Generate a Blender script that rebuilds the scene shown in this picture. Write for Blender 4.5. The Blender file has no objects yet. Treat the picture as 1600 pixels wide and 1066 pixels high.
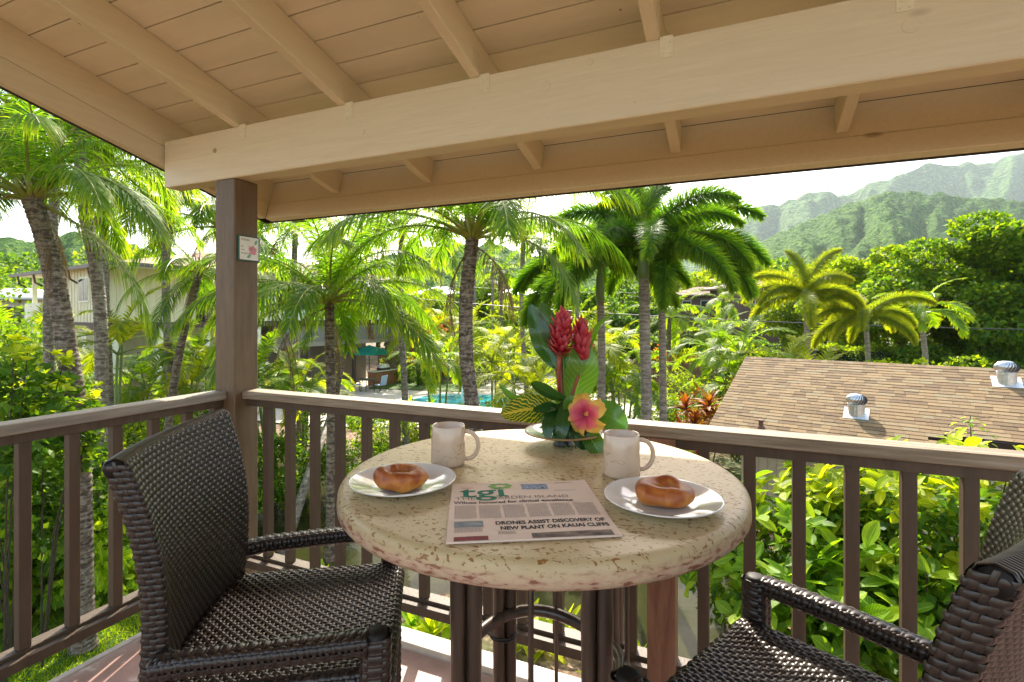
import bpy, math, random
import numpy as np
from mathutils import Vector, Matrix, Euler

# ------------------------------------------------------------------ scene, camera, light
S = bpy.context.scene
COL = S.collection
YAW = 0.41415                       # camera turned left of the balcony's long axis
CY, SY = math.cos(YAW), math.sin(YAW)
EYE = 1.279
G = -3.72                           # garden level (deck top is about 0)
rng = np.random.default_rng(7)
random.seed(7)

cam = bpy.data.cameras.new('camera'); camo = bpy.data.objects.new('camera', cam); COL.objects.link(camo)
cam.sensor_width = 36.0; cam.lens = 36 * 807.6 / 1600; cam.shift_y = -43 / 1600.0
cam.clip_start = 0.05; cam.clip_end = 9000
camo.location = (0, 0, EYE); camo.rotation_euler = (math.radians(90), 0, YAW)
S.camera = camo

SUN_EL = math.radians(42)
SUN_AZ = YAW - math.radians(2)      # straight ahead of the camera: a backlit morning
sun_dir = Vector((-math.sin(SUN_AZ) * math.cos(SUN_EL), math.cos(SUN_AZ) * math.cos(SUN_EL), math.sin(SUN_EL)))
W = bpy.data.worlds.new('World'); S.world = W; W.use_nodes = True
wn = W.node_tree; wn.nodes.clear()
sky = wn.nodes.new('ShaderNodeTexSky'); sky.sky_type = 'NISHITA'; sky.sun_disc = False
sky.sun_elevation = SUN_EL; sky.sun_rotation = -SUN_AZ
sky.air_density = 1.0; sky.dust_density = 2.2; sky.ozone_density = 1.0
bg = wn.nodes.new('ShaderNodeBackground'); bg.inputs[1].default_value = 0.15
wo = wn.nodes.new('ShaderNodeOutputWorld')
wt = wn.nodes.new('ShaderNodeMixRGB'); wt.blend_type = 'MULTIPLY'; wt.inputs[0].default_value = 1.0; wt.inputs[2].default_value = (1.0, 0.93, 0.82, 1)
wn.links.new(sky.outputs[0], wt.inputs[1]); wn.links.new(wt.outputs[0], bg.inputs[0]); wn.links.new(bg.outputs[0], wo.inputs[0])
sl = bpy.data.lights.new('sun', 'SUN'); sl.energy = 3.2; sl.angle = math.radians(0.6); sl.color = (1, 0.93, 0.80)
so = bpy.data.objects.new('sun', sl); COL.objects.link(so)
so.rotation_euler = (-sun_dir).to_track_quat('-Z', 'Y').to_euler()
S.view_settings.view_transform = 'Standard'; S.view_settings.look = 'None'
S.view_settings.gamma = 1.0; S.view_settings.use_curve_mapping = False
S.view_settings.exposure = 2.08
S.cycles.use_denoising = True
S.cycles.max_bounces = 8; S.cycles.diffuse_bounces = 4; S.cycles.glossy_bounces = 3
S.cycles.transmission_bounces = 4; S.cycles.transparent_max_bounces = 6; S.cycles.volume_bounces = 0
S.cycles.sample_clamp_indirect = 6.0
S.cycles.caustics_reflective = False; S.cycles.caustics_refractive = False


# ------------------------------------------------------------------ helpers
def P(right, fwd, z):
    """a point so many metres to the right of and ahead of the viewer"""
    return Vector((right * CY - fwd * SY, right * SY + fwd * CY, z))


def D(right, fwd, z=0.0):
    return Vector((right * CY - fwd * SY, right * SY + fwd * CY, z))


def at(px, dep, z=G):
    return P((px - 800) / 807.6 * dep, dep, z)


def zat(py, dep):
    return EYE + (490 - py) / 807.6 * dep


def tag(o, label=None, cat=None, group=None, kind=None):
    if label: o['label'] = label
    if cat: o['category'] = cat
    if group: o['group'] = group
    if kind: o['kind'] = kind
    return o


def thing(name, label, cat, loc=(0, 0, 0), rz=0.0, group=None):
    o = bpy.data.objects.new(name, None); o.empty_display_size = 0.1; COL.objects.link(o)
    o.location = loc; o.rotation_euler = (0, 0, rz)
    return tag(o, label, cat, group)


def link(name, me, parent=None, loc=(0, 0, 0), rot=(0, 0, 0), sc=(1, 1, 1)):
    o = bpy.data.objects.new(name, me); COL.objects.link(o)
    if parent is not None: o.parent = parent
    o.location = loc; o.rotation_euler = rot; o.scale = sc
    return o


def copy_tree(o, parent=None):
    c = o.copy(); COL.objects.link(c); c.parent = parent
    for ch in o.children: copy_tree(ch, c)
    return c


def npmesh(name, verts, loops, starts, totals, mat=None, smooth=False, rnd=None, uv=None):
    me = bpy.data.meshes.new(name)
    verts = np.asarray(verts, np.float32)
    me.vertices.add(len(verts)); me.vertices.foreach_set('co', verts.ravel())
    me.loops.add(len(loops)); me.loops.foreach_set('vertex_index', np.asarray(loops, np.int32))
    me.polygons.add(len(starts)); me.polygons.foreach_set('loop_start', np.asarray(starts, np.int32))
    me.polygons.foreach_set('loop_total', np.asarray(totals, np.int32))
    me.polygons.foreach_set('use_smooth', np.full(len(starts), smooth, bool))
    me.update(calc_edges=True)
    if rnd is not None:
        a = me.attributes.new('rnd', 'FLOAT', 'POINT'); a.data.foreach_set('value', np.asarray(rnd, np.float32))
    if uv is not None:
        l = me.uv_layers.new(name='UVMap'); l.data.foreach_set('uv', np.asarray(uv, np.float32)[np.asarray(loops)].ravel())
    if mat: me.materials.append(mat)
    return me


class MB:
    """collects shapes for one mesh, in local coordinates of whatever parents it"""
    def __init__(s):
        s.v = []; s.f = []; s.n = 0; s.r = []; s.uv = []

    def add(s, v, f, r=0.5, uv=None):
        v = np.asarray(v, float)
        s.v.append(v); s.f += [tuple(int(i) + s.n for i in q) for q in f]
        s.r.append(np.full(len(v), r) if np.isscalar(r) else np.asarray(r))
        s.uv.append(np.zeros((len(v), 2)) if uv is None else np.asarray(uv))
        s.n += len(v); return s

    def box(s, lo, hi, M=None, r=0.5, bev=0.0):
        lo = np.array(lo, float); hi = np.array(hi, float)
        if bev <= 0:
            v = [(x, y, z) for x in (lo[0], hi[0]) for y in (lo[1], hi[1]) for z in (lo[2], hi[2])]
            f = [(0, 1, 3, 2), (4, 6, 7, 5), (0, 4, 5, 1), (2, 3, 7, 6), (0, 2, 6, 4), (1, 5, 7, 3)]
        else:
            v = []; idx = {}
            for a in (0, 1):
                for b in (0, 1):
                    for c in (0, 1):
                        cr = np.array([(lo, hi)[a][0], (lo, hi)[b][1], (lo, hi)[c][2]])
                        sg = np.array([1 - 2 * a, 1 - 2 * b, 1 - 2 * c]) * bev
                        for k in range(3):
                            q = cr + sg; q[k] = cr[k]
                            idx[(a, b, c, k)] = len(v); v.append(q)
            f = []
            for k in range(3):
                i, j = (k + 1) % 3, (k + 2) % 3
                for e in (0, 1):
                    q = []
                    for (p, r2) in ((0, 0), (1, 0), (1, 1), (0, 1)):
                        t = [0, 0, 0]; t[k] = e; t[i] = p; t[j] = r2; q.append(idx[(*t, k)])
                    f.append(q if e else q[::-1])
                for p in (0, 1):
                    for r2 in (0, 1):
                        t0 = [0, 0, 0]; t1 = [0, 0, 0]
                        t0[k] = 0; t1[k] = 1; t0[i] = t1[i] = p; t0[j] = t1[j] = r2
                        q = [idx[(*t0, i)], idx[(*t1, i)], idx[(*t1, j)], idx[(*t0, j)]]
                        f.append(q if (p == r2) else q[::-1])
            for a in (0, 1):
                for b in (0, 1):
                    for c in (0, 1):
                        q = [idx[(a, b, c, k)] for k in range(3)]
                        f.append(q if (a + b + c) % 2 else q[::-1])
        v = np.array(v, float)
        if M is not None:
            v = np.array([M @ Vector(p) for p in v])
        return s.add(v, f, r)

    def tube(s, path, rad, n=8, caps=True, squash=1.0, r=0.5, up=(0, 0, 1)):
        path = [Vector(p) for p in path]; m = len(path)
        if np.isscalar(rad): rad = [rad] * m
        v = []; f = []; uv = []
        prev = None
        for i, p in enumerate(path):
            t = (path[min(i + 1, m - 1)] - path[max(i - 1, 0)]).normalized()
            if prev is None:
                a = Vector(up).cross(t)
                if a.length < 1e-3: a = Vector((1, 0, 0)).cross(t)
                a.normalize()
            else:
                a = (prev - t * prev.dot(t)).normalized()
            prev = a; b = t.cross(a)
            for k in range(n):
                w = 2 * math.pi * k / n
                v.append(p + a * (math.cos(w) * rad[i]) + b * (math.sin(w) * rad[i] * squash)); uv.append((k / n, i / m))
        for i in range(m - 1):
            for k in range(n):
                k2 = (k + 1) % n
                f.append((i * n + k, i * n + k2, (i + 1) * n + k2, (i + 1) * n + k))
        if caps:
            f.append(tuple(range(n - 1, -1, -1))); f.append(tuple(range((m - 1) * n, m * n)))
        return s.add(np.array(v), f, r, uv)

    def lathe(s, prof, c=(0, 0, 0), n=32, r=0.5, close=False):
        v = []; f = []; c = np.array(c, float); m = len(prof)
        for (rr, z) in prof:
            for k in range(n):
                w = 2 * math.pi * k / n
                v.append((c[0] + rr * math.cos(w), c[1] + rr * math.sin(w), c[2] + z))
        for i in range(m - 1):
            for k in range(n):
                k2 = (k + 1) % n
                f.append((i * n + k, i * n + k2, (i + 1) * n + k2, (i + 1) * n + k))
        if prof[0][0] > 1e-6: f.append(tuple(range(n - 1, -1, -1)))
        if prof[-1][0] > 1e-6: f.append(tuple(range((m - 1) * n, m * n)))
        return s.add(v, f, r)

    def grid(s, F, nu, nv, r=0.5):
        v = []; f = []; uv = []
        for i in range(nu + 1):
            for j in range(nv + 1):
                v.append(F(i / nu, j / nv)); uv.append((i / nu, j / nv))
        for i in range(nu):
            for j in range(nv):
                a = i * (nv + 1) + j
                f.append((a, a + nv + 1, a + nv + 2, a + 1))
        return s.add([tuple(p) for p in v], f, r, uv)

    def mesh(s, name, mat, smooth=False):
        v = np.concatenate(s.v); lens = np.array([len(q) for q in s.f]); st = np.concatenate([[0], np.cumsum(lens)[:-1]])
        lo = np.fromiter((i for q in s.f for i in q), np.int32)
        me = npmesh(name, v, lo, st, lens, mat, smooth, np.concatenate(s.r), np.concatenate(s.uv))
        return me

    def build(s, name, mat, parent=None, smooth=False, **k):
        return link(name, s.mesh(name, mat, smooth), parent, **k)


def world_part(o, parent):
    """parent an object whose mesh is in world coordinates"""
    o.parent = parent
    o.matrix_parent_inverse = (Matrix.Translation(parent.location) @ parent.rotation_euler.to_matrix().to_4x4()).inverted()
    return o


# ------------------------------------------------------------------ materials
def mat(name):
    m = bpy.data.materials.new(name); m.use_nodes = True; nt = m.node_tree; nt.nodes.clear()
    return m, nt, nt.nodes, nt.links


def ramp(nd, stops):
    r = nd.new('ShaderNodeValToRGB'); e = r.color_ramp.elements
    while len(e) < len(stops): e.new(0.5)
    for i, (p, c) in enumerate(stops):
        e[i].position = p; e[i].color = (*c, 1) if len(c) == 3 else c
    return r


def noise_mat(name, stops, scale=(8, 8, 8), nscale=1.0, rough=0.6, bump=0.0, bdist=0.01, detail=6, spec=0.4,
              coords='Object', rrand=0.0, bscale=None, metal=0.0, coat=0.0, dist=0.0, specks=None):
    m, nt, nd, lk = mat(name)
    tc = nd.new('ShaderNodeTexCoord'); mp = nd.new('ShaderNodeMapping'); mp.inputs['Scale'].default_value = scale
    lk.new(tc.outputs[coords], mp.inputs[0])
    nz = nd.new('ShaderNodeTexNoise'); nz.inputs['Scale'].default_value = nscale; nz.inputs['Detail'].default_value = detail
    nz.inputs['Roughness'].default_value = 0.6; nz.inputs['Distortion'].default_value = dist
    lk.new(mp.outputs[0], nz.inputs['Vector'])
    rp = ramp(nd, stops); lk.new(nz.outputs['Fac'], rp.inputs[0])
    col = rp.outputs[0]
    if rrand > 0:
        oi = nd.new('ShaderNodeObjectInfo'); mr = nd.new('ShaderNodeMapRange')
        mr.inputs[3].default_value = 1 - rrand; mr.inputs[4].default_value = 1 + rrand
        lk.new(oi.outputs['Random'], mr.inputs[0])
        hs = nd.new('ShaderNodeHueSaturation'); lk.new(mr.outputs[0], hs.inputs['Value']); lk.new(col, hs.inputs['Color'])
        col = hs.outputs[0]
    if specks:
        for (sc_, th_, cc_, st_) in specks:
            vo = nd.new('ShaderNodeTexVoronoi'); vo.inputs['Scale'].default_value = sc_; vo.inputs['Randomness'].default_value = 1.0; m3 = nd.new('ShaderNodeMapping')
            m3.inputs['Scale'].default_value = st_; lk.new(tc.outputs[coords], m3.inputs[0]); lk.new(m3.outputs[0], vo.inputs['Vector'])
            r3 = ramp(nd, [(th_ * 0.5, (0.8, 0.8, 0.8)), (th_, (0, 0, 0))]); lk.new(vo.outputs['Distance'], r3.inputs[0])
            x3 = nd.new('ShaderNodeMixRGB'); lk.new(r3.outputs[0], x3.inputs[0]); lk.new(col, x3.inputs[1]); x3.inputs[2].default_value = (*cc_, 1); col = x3.outputs[0]
    b = nd.new('ShaderNodeBsdfPrincipled'); b.inputs['Roughness'].default_value = rough
    b.inputs['Specular IOR Level'].default_value = spec; b.inputs['Metallic'].default_value = metal
    b.inputs['Coat Weight'].default_value = coat
    lk.new(col, b.inputs['Base Color'])
    if bump > 0:
        bp = nd.new('ShaderNodeBump'); bp.inputs['Strength'].default_value = bump; bp.inputs['Distance'].default_value = bdist
        n2 = nz
        if bscale:
            n2 = nd.new('ShaderNodeTexNoise'); n2.inputs['Scale'].default_value = bscale; n2.inputs['Detail'].default_value = 5
            lk.new(mp.outputs[0], n2.inputs['Vector'])
        lk.new(n2.outputs['Fac'], bp.inputs['Height']); lk.new(bp.outputs[0], b.inputs['Normal'])
    o = nd.new('ShaderNodeOutputMaterial'); lk.new(b.outputs[0], o.inputs[0])
    return m


def plain(name, col, rough=0.5, metal=0.0, spec=0.4, coat=0.0):
    k = 0.9
    return noise_mat(name, [(0.3, tuple(c * k for c in col)), (0.7, tuple(min(1, c * 1.06) for c in col))], (1, 1, 1), 9, rough, 0.0,
                     metal=metal, spec=spec, coat=coat)


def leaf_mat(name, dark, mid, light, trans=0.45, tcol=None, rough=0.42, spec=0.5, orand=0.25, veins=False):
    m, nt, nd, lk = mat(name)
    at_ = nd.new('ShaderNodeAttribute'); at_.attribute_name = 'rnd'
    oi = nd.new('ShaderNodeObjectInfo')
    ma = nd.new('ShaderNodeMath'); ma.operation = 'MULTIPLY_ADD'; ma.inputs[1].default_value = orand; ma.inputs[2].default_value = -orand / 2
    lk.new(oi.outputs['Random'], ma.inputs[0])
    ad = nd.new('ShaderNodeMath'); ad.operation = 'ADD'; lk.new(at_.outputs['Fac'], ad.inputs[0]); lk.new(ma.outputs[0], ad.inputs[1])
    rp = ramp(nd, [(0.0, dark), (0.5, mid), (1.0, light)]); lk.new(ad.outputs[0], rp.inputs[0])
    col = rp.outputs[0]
    if veins:
        uv = nd.new('ShaderNodeUVMap'); sx = nd.new('ShaderNodeSeparateXYZ'); lk.new(uv.outputs[0], sx.inputs[0])
        a = nd.new('ShaderNodeMath'); a.operation = 'SUBTRACT'; a.inputs[1].default_value = 0.5; lk.new(sx.outputs[1], a.inputs[0])
        ab = nd.new('ShaderNodeMath'); ab.operation = 'ABSOLUTE'; lk.new(a.outputs[0], ab.inputs[0])
        mm = nd.new('ShaderNodeMath'); mm.operation = 'MULTIPLY_ADD'; mm.inputs[1].default_value = -0.55; lk.new(ab.outputs[0], mm.inputs[0]); lk.new(sx.outputs[0], mm.inputs[2])
        m2 = nd.new('ShaderNodeMath'); m2.operation = 'MULTIPLY'; m2.inputs[1].default_value = 11.0; lk.new(mm.outputs[0], m2.inputs[0])
        fr = nd.new('ShaderNodeMath'); fr.operation = 'FRACT'; lk.new(m2.outputs[0], fr.inputs[0])
        g1 = nd.new('ShaderNodeMath'); g1.operation = 'LESS_THAN'; g1.inputs[1].default_value = 0.13; lk.new(fr.outputs[0], g1.inputs[0])
        g2 = nd.new('ShaderNodeMath'); g2.operation = 'LESS_THAN'; g2.inputs[1].default_value = 0.035; lk.new(ab.outputs[0], g2.inputs[0])
        mx = nd.new('ShaderNodeMath'); mx.operation = 'MAXIMUM'; lk.new(g1.outputs[0], mx.inputs[0]); lk.new(g2.outputs[0], mx.inputs[1])
        fm = nd.new('ShaderNodeMath'); fm.operation = 'MULTIPLY'; fm.inputs[1].default_value = veins; lk.new(mx.outputs[0], fm.inputs[0])
        mc = nd.new('ShaderNodeMixRGB'); lk.new(fm.outputs[0], mc.inputs[0]); lk.new(col, mc.inputs[1])
        mc.inputs[2].default_value = (*[min(1, c * 1.9 + 0.04) for c in light], 1); col = mc.outputs[0]
    b = nd.new('ShaderNodeBsdfPrincipled'); b.inputs['Roughness'].default_value = rough; b.inputs['Specular IOR Level'].default_value = spec
    lk.new(col, b.inputs['Base Color'])
    if name not in ('glossy_dark_leaf', 'glossy_mid_leaf', 'ginger_bract'): b.inputs['Specular IOR Level'].default_value = 0.16; b.inputs['Roughness'].default_value = max(rough, 0.5)
    tr = nd.new('ShaderNodeBsdfTranslucent')
    mu = nd.new('ShaderNodeMixRGB'); mu.blend_type = 'MULTIPLY'; mu.inputs[0].default_value = 1.0
    mu.inputs[2].default_value = (*(tcol or (3.6, 3.0, 1.0)), 1); lk.new(col, mu.inputs[1]); lk.new(mu.outputs[0], tr.inputs[0])
    mx = nd.new('ShaderNodeMixShader'); mx.inputs[0].default_value = trans
    lk.new(b.outputs[0], mx.inputs[1]); lk.new(tr.outputs[0], mx.inputs[2])
    o = nd.new('ShaderNodeOutputMaterial'); lk.new(mx.outputs[0], o.inputs[0])
    return m


M = {}
M['cream'] = noise_mat('cream_paint', [(0.25, (0.635, 0.555, 0.37)), (0.75, (0.705, 0.62, 0.42))], (60, 3, 60), 1.0, 0.5, 0.3, 0.002, rrand=0.05, bscale=2.0, specks=[(5.0, 0.030, (0.16, 0.10, 0.05), (1, 1, 1)), (2.2, 0.045, (0.34, 0.25, 0.14), (0.5, 1.2, 1.2))])
M['cream2'] = noise_mat('cream_paint_boards', [(0.25, (0.71, 0.635, 0.445)), (0.7, (0.80, 0.725, 0.53))], (2, 14, 14), 1.0, 0.55, 0.22, 0.003, rrand=0.07, bscale=4.0, specks=[(5.0, 0.030, (0.16, 0.10, 0.05), (1, 1, 1)), (2.2, 0.045, (0.34, 0.25, 0.14), (0.5, 1.2, 1.2))])
M['beamc'] = noise_mat('cream_paint_beam', [(0.2, (0.60, 0.505, 0.325)), (0.8, (0.69, 0.59, 0.395))], (1.6, 22, 22), 1.6, 0.5, 0.38, 0.004, bscale=4.0, dist=1.2, specks=[(5.0, 0.030, (0.16, 0.10, 0.05), (1, 1, 1)), (2.2, 0.045, (0.34, 0.25, 0.14), (0.5, 1.2, 1.2))])
M['brown'] = noise_mat('brown_stain', [(0.25, (0.052, 0.033, 0.019)), (0.75, (0.098, 0.064, 0.036))], (22, 22, 3), 1.2, 0.55, 0.4, 0.004, rrand=0.10, bscale=4.0)
M['postb'] = noise_mat('post_stain', [(0.25, (0.098, 0.064, 0.034)), (0.75, (0.165, 0.110, 0.059))], (26, 26, 4), 1.2, 0.5, 0.5, 0.004, bscale=4.0)
M['rail'] = noise_mat('weathered_rail', [(0.25, (0.10, 0.072, 0.042)), (0.5, (0.23, 0.175, 0.110)), (0.8, (0.40, 0.34, 0.26))], (2.5, 40, 40), 1.4, 0.6, 0.5, 0.004, bscale=3.0)
M['raill'] = noise_mat('weathered_rail_grey', [(0.2, (0.15, 0.125, 0.095)), (0.55, (0.27, 0.235, 0.18)), (0.85, (0.40, 0.37, 0.30))], (40, 2.5, 40), 1.4, 0.6, 0.5, 0.004, bscale=3.0)
M['deck'] = noise_mat('deck_paint', [(0.3, (0.26, 0.145, 0.115)), (0.62, (0.34, 0.20, 0.165)), (0.70, (0.5, 0.40, 0.34))], (1, 1, 1), 14, 0.45, 0.15, 0.003, detail=9)
M['deckedge'] = noise_mat('deck_edge', [(0.3, (0.33, 0.27, 0.22)), (0.7, (0.44, 0.37, 0.31))], (1, 1, 1), 20, 0.5, 0.2, 0.003)
M['dark'] = plain('dark_metal', (0.045, 0.035, 0.028), 0.45)
M['wick'] = noise_mat('dark_wicker', [(0.3, (0.017, 0.011, 0.008)), (0.7, (0.045, 0.029, 0.021))], (1, 1, 1), 60, 0.33, 0.0, spec=0.55, rrand=0.1)
M['wickbase'] = plain('wicker_underlay', (0.012, 0.008, 0.006), 0.6)
M['bamboo'] = noise_mat('brown_cane_metal', [(0.3, (0.045, 0.026, 0.016)), (0.6, (0.095, 0.058, 0.036)), (0.8, (0.17, 0.11, 0.07))], (30, 30, 3), 1.5, 0.32, 0.1, 0.002, spec=0.6, coat=0.2)
M['china'] = noise_mat('white_china', [(0.3, (0.72, 0.70, 0.67)), (0.7, (0.78, 0.76, 0.72))], (1, 1, 1), 5, 0.12, coat=0.5)
M['shadow_gap'] = plain('dark_gap', (0.05, 0.035, 0.02), 0.9)


# ------------------------------------------------------------------ balcony: roof, post, rails, deck
def build_balcony():
    DZ = -0.015
    d = MB()
    d.box((-2.19, -1.6, DZ - 0.02), (3.6, 1.66, DZ), bev=0.002)
    fl = d.build('balcony_floor', M['deck']); tag(fl, kind='structure')
    e = MB()
    e.box((-2.225, -1.6, DZ - 0.06), (-2.19, 1.775, DZ + 0.003), bev=0.004)
    e.box((-2.19, 1.66, DZ - 0.06), (3.6, 1.775, DZ + 0.003), bev=0.004)
    b = e.build('floor_edging', M['deckedge'], fl)
    f = MB(); f.box((-2.215, -1.6, DZ - 0.30), (-2.17, 1.765, DZ - 0.065)); f.box((-2.17, 1.70, DZ - 0.30), (3.6, 1.765, DZ - 0.065))
    f.build('rim_joist', M['brown'], fl)

    # corner post
    p = thing('balcony_post', 'square brown corner post where the two balcony railings meet', 'post', (-2.214, 1.745, DZ))
    m = MB(); m.box((-0.065, -0.065, 0), (0.066, 0.065, 1.926), bev=0.005); m.build('post_shaft', M['postb'], p)
    # middle short post of the long railing is a part of that railing

    # long railing (runs to the right)
    r = thing('balcony_railing', 'long wooden railing behind the table, running right from the corner post', 'railing', (0, 1.76, DZ))
    oy = -1.76
    h = MB(); h.box((-2.147, 1.718 + oy, 0.877 - DZ), (3.6, 1.807 + oy, 0.914 - DZ), bev=0.003); h.build('handrail', M['rail'], r)
    h = MB(); h.box((-2.147, 1.742 + oy, 0.842 - DZ), (3.6, 1.785 + oy, 0.876 - DZ)); h.build('top_cleat', M['brown'], r)
    h = MB(); h.box((-2.147, 1.752 + oy, 0.097 - DZ), (3.6, 1.807 + oy, 0.134 - DZ), bev=0.002)
    h.box((-2.147, 1.718 + oy, 0.085 - DZ), (3.6, 1.7515 + oy, 0.121 - DZ), bev=0.002); h.build('bottom_rail', M['brown'], r)
    bm = MB(); bm.box((-0.0175, -0.0175, 0.135 - DZ), (0.0175, 0.0175, 0.8415 - DZ), bev=0.002); bme = bm.mesh('baluster', M['brown'])
    xs = [-2.035, -1.895, -1.745, -1.600, -1.455, -1.310, -1.165, -1.020, -0.875, -0.735, -0.595, -0.455, -0.335]
    x = -0.105
    while x < 3.4:
        xs.append(x); x += 0.1345
    for x in xs: link('baluster', bme, r, (x, 1.771 + oy, 0))
    m = MB(); m.box((-0.275, 1.716 + oy, 0.0), (-0.187, 1.806 + oy, 0.876 - DZ), bev=0.003); m.build('middle_post', noise_mat('red_wood', [(0.25, (0.12, 0.052, 0.028)), (0.5, (0.20, 0.095, 0.052)), (0.75, (0.29, 0.155, 0.09))], (26, 26, 4), 1.0, 0.5, 0.4, 0.004, dist=0.8), r)

    l = thing('balcony_railing', 'short wooden railing on the left side, behind the left wicker chair', 'railing', (-2.24, 0, DZ))
    ox = 2.24
    h = MB(); h.box((-2.283 + ox, -1.5, 0.877 - DZ), (-2.196 + ox, 1.679, 0.914 - DZ), bev=0.003); h.build('handrail', M['raill'], l)
    h = MB(); h.box((-2.262 + ox, -1.5, 0.842 - DZ), (-2.219 + ox, 1.679, 0.876 - DZ)); h.build('top_cleat', M['brown'], l)
    h = MB(); h.box((-2.283 + ox, -1.5, 0.097 - DZ), (-2.228 + ox, 1.679, 0.134 - DZ), bev=0.002)
    h.box((-2.2275 + ox, -1.5, 0.085 - DZ), (-2.196 + ox, 1.679, 0.121 - DZ), bev=0.002); h.build('bottom_rail', M['brown'], l)
    y = 0.945
    ys = [y + 0.1435 * k for k in range(-3, 5)] + [1.655]
    for y in ys: link('baluster', bme, l, (-2.243 + ox, y, 0))

    # roof
    th = math.atan(0.267); ct, st = math.cos(th), math.sin(th)
    R = thing('porch_roof', 'cream painted porch roof with open rafters and plank ceiling over the table', 'roof', (0, 1.68, 2.278))
    RM = Matrix(((1, 0, 0, 0), (0, ct, st, 0), (0, -st, ct, 0), (0, 0, 0, 1)))   # local x, s (downslope), n (up)
    X0, X1 = -2.668, 3.7
    # ceiling boards
    s = 0.7085; k = 0
    while s > -3.2:
        b = MB(); b.box((X0 - 0.004, s - 0.1222, 0.0), (X1, s, 0.018), RM, bev=0.0)
        o = b.build('ceiling_board', M['cream2'], R); s -= 0.1265; k += 1
    b = MB(); b.box((X0 - 0.05, -3.3, 0.0235), (X1, 0.76, 0.05), RM); b.build('roof_deck', M['shadow_gap'], R)
    # rafters
    for x in (-2.135, -1.513, -0.889, -0.251, 0.362, 0.985, 1.60, 2.22, 2.84, 3.46):
        b = MB(); b.box((x - 0.021, -3.2, -0.1275), (x + 0.021, 0.7085, -0.0008), RM, bev=0.003); b.build('rafter', M['cream'], R)
        if x > -2.3:
            h = MB(); yb = -0.0022
            h.box((x + 0.022, yb, -0.125 - 0.07), (x + 0.062, -0.0002, -0.128), bev=0.0006)
            h.box((x + 0.0215, yb - 0.045, -0.118), (x + 0.0235, yb, -0.05))
            for (dx, dz) in ((0.032, -0.185), (0.052, -0.185), (0.032, -0.165), (0.052, -0.150)):
                h.lathe([(0.004, 0.0), (0.003, 0.0015), (0.0, 0.002)], (0, 0, 0), 8)
                h.v[-1] = np.array([(x + dx + q[0], yb - q[2], dz + q[1]) for q in h.v[-1]])
            h.build('rafter_clip', M['cream'], R)
    # barge boards (left edge) and eave boards
    b = MB(); b.box((X0 - 0.038, -3.2, -0.146), (X0, 0.752, -0.0005), RM, bev=0.002); b.build('barge_rafter', M['cream'], R)
    b = MB(); b.box((X0 - 0.042, -3.2, -0.243), (X0 + 0.006, 0.703, -0.1485), RM, bev=0.003); b.build('barge_board', M['cream'], R)
    b = MB(); b.box((X0 + 0.001, 0.7095, -0.146), (X1, 0.749, -0.0005), RM, bev=0.002); b.build('eave_header', M['cream'], R)
    b = MB(); b.box((X0 + 0.003, 0.7035, -0.2435), (X1, 0.7505, -0.1485), RM, bev=0.003); b.build('fascia_board', M['cream'], R)
    b = MB(); b.box((X0 - 0.05, 0.7545, -0.2462), (X1, 0.762, 0.06), RM); b.box((X0 - 0.0500, -3.2, -0.249), (X0 - 0.0425, 0.754, 0.06), RM)
    b.build('drip_edge', M['dark'], R)
    # beam
    b = MB(); b.box((-2.6535, 0.0, 1.912 - 2.278), (3.7, 0.089, 2.1455 - 2.278), bev=0.004); b.build('beam', M['beamc'], R)
    # bolt and wood plugs on the beam
    bt = MB()
    def disc(x, z, r, h):
        bt.lathe([(r, 0.0), (r, h * 0.5), (r * 0.9, h), (0.0, h)], (0, 0, 0), 18)
        bt.v[-1] = np.array([(x + q[0], -q[2], z + q[1]) for q in bt.v[-1]])
    for (x, z, r) in ((-2.28, -0.225, 0.011),): disc(x, z, r, 0.004)
    bt.build('bolt_head', noise_mat('rusty_bolt', [(0.3, (0.25, 0.12, 0.05)), (0.7, (0.5, 0.4, 0.25))], (1, 1, 1), 120, 0.6), R)
    bt = MB()
    for (x, z, r) in ((-1.40, -0.26, 0.010), (-0.61, -0.215, 0.017), (0.417, -0.235, 0.021), (-0.455, -0.16, 0.012)): disc(x, z, r, 0.0018)
    bt.build('wood_plug', M['beamc'], R)

    # plaque on the post
    q = thing('post_plaque', 'small square white plaque with a pink flower and green rim on the post', 'sign', (-2.1475, 1.752, 1.588))
    m = MB(); m.box((0, -0.057, -0.060), (0.008, 0.057, 0.060), bev=0.002); m.build('rim', plain('green_rim', (0.02, 0.10, 0.075), 0.4), q)
    m = MB(); m.box((0.0082, -0.051, -0.054), (0.0095, 0.051, 0.054)); m.build('face', plain('plaque_white', (0.72, 0.74, 0.66), 0.35), q)
    ink = plain('plaque_ink', (0.05, 0.09, 0.10), 0.5)
    for (t, y, z, sz) in (('Mahalo', -0.045, 0.036, 0.016), ('for', -0.045, 0.004, 0.014), ('not', -0.045, -0.011, 0.014), ('smoking', -0.045, -0.027, 0.014)):
        text_mesh('lettering', t, sz, ink, q, Matrix(((0, 0, 1, 0.0098), (1, 0, 0, y), (0, 1, 0, z), (0, 0, 0, 1))))
    pk = plain('plaque_pink', (0.62, 0.28, 0.33), 0.5)
    fl = MB()
    for k in range(5):
        a = 2 * math.pi * k / 5 + 0.3
        cy, cz = 0.018 + 0.013 * math.cos(a), -0.008 + 0.013 * math.sin(a)
        v = [(0.0098 + 0.0001 * k, cy + 0.0105 * math.cos(w), cz + 0.0105 * math.sin(w)) for w in np.linspace(0, 2 * math.pi, 14)[:-1]]
        fl.add(v, [tuple(range(13))])
    fl.build('flower_print', pk, q)
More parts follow.
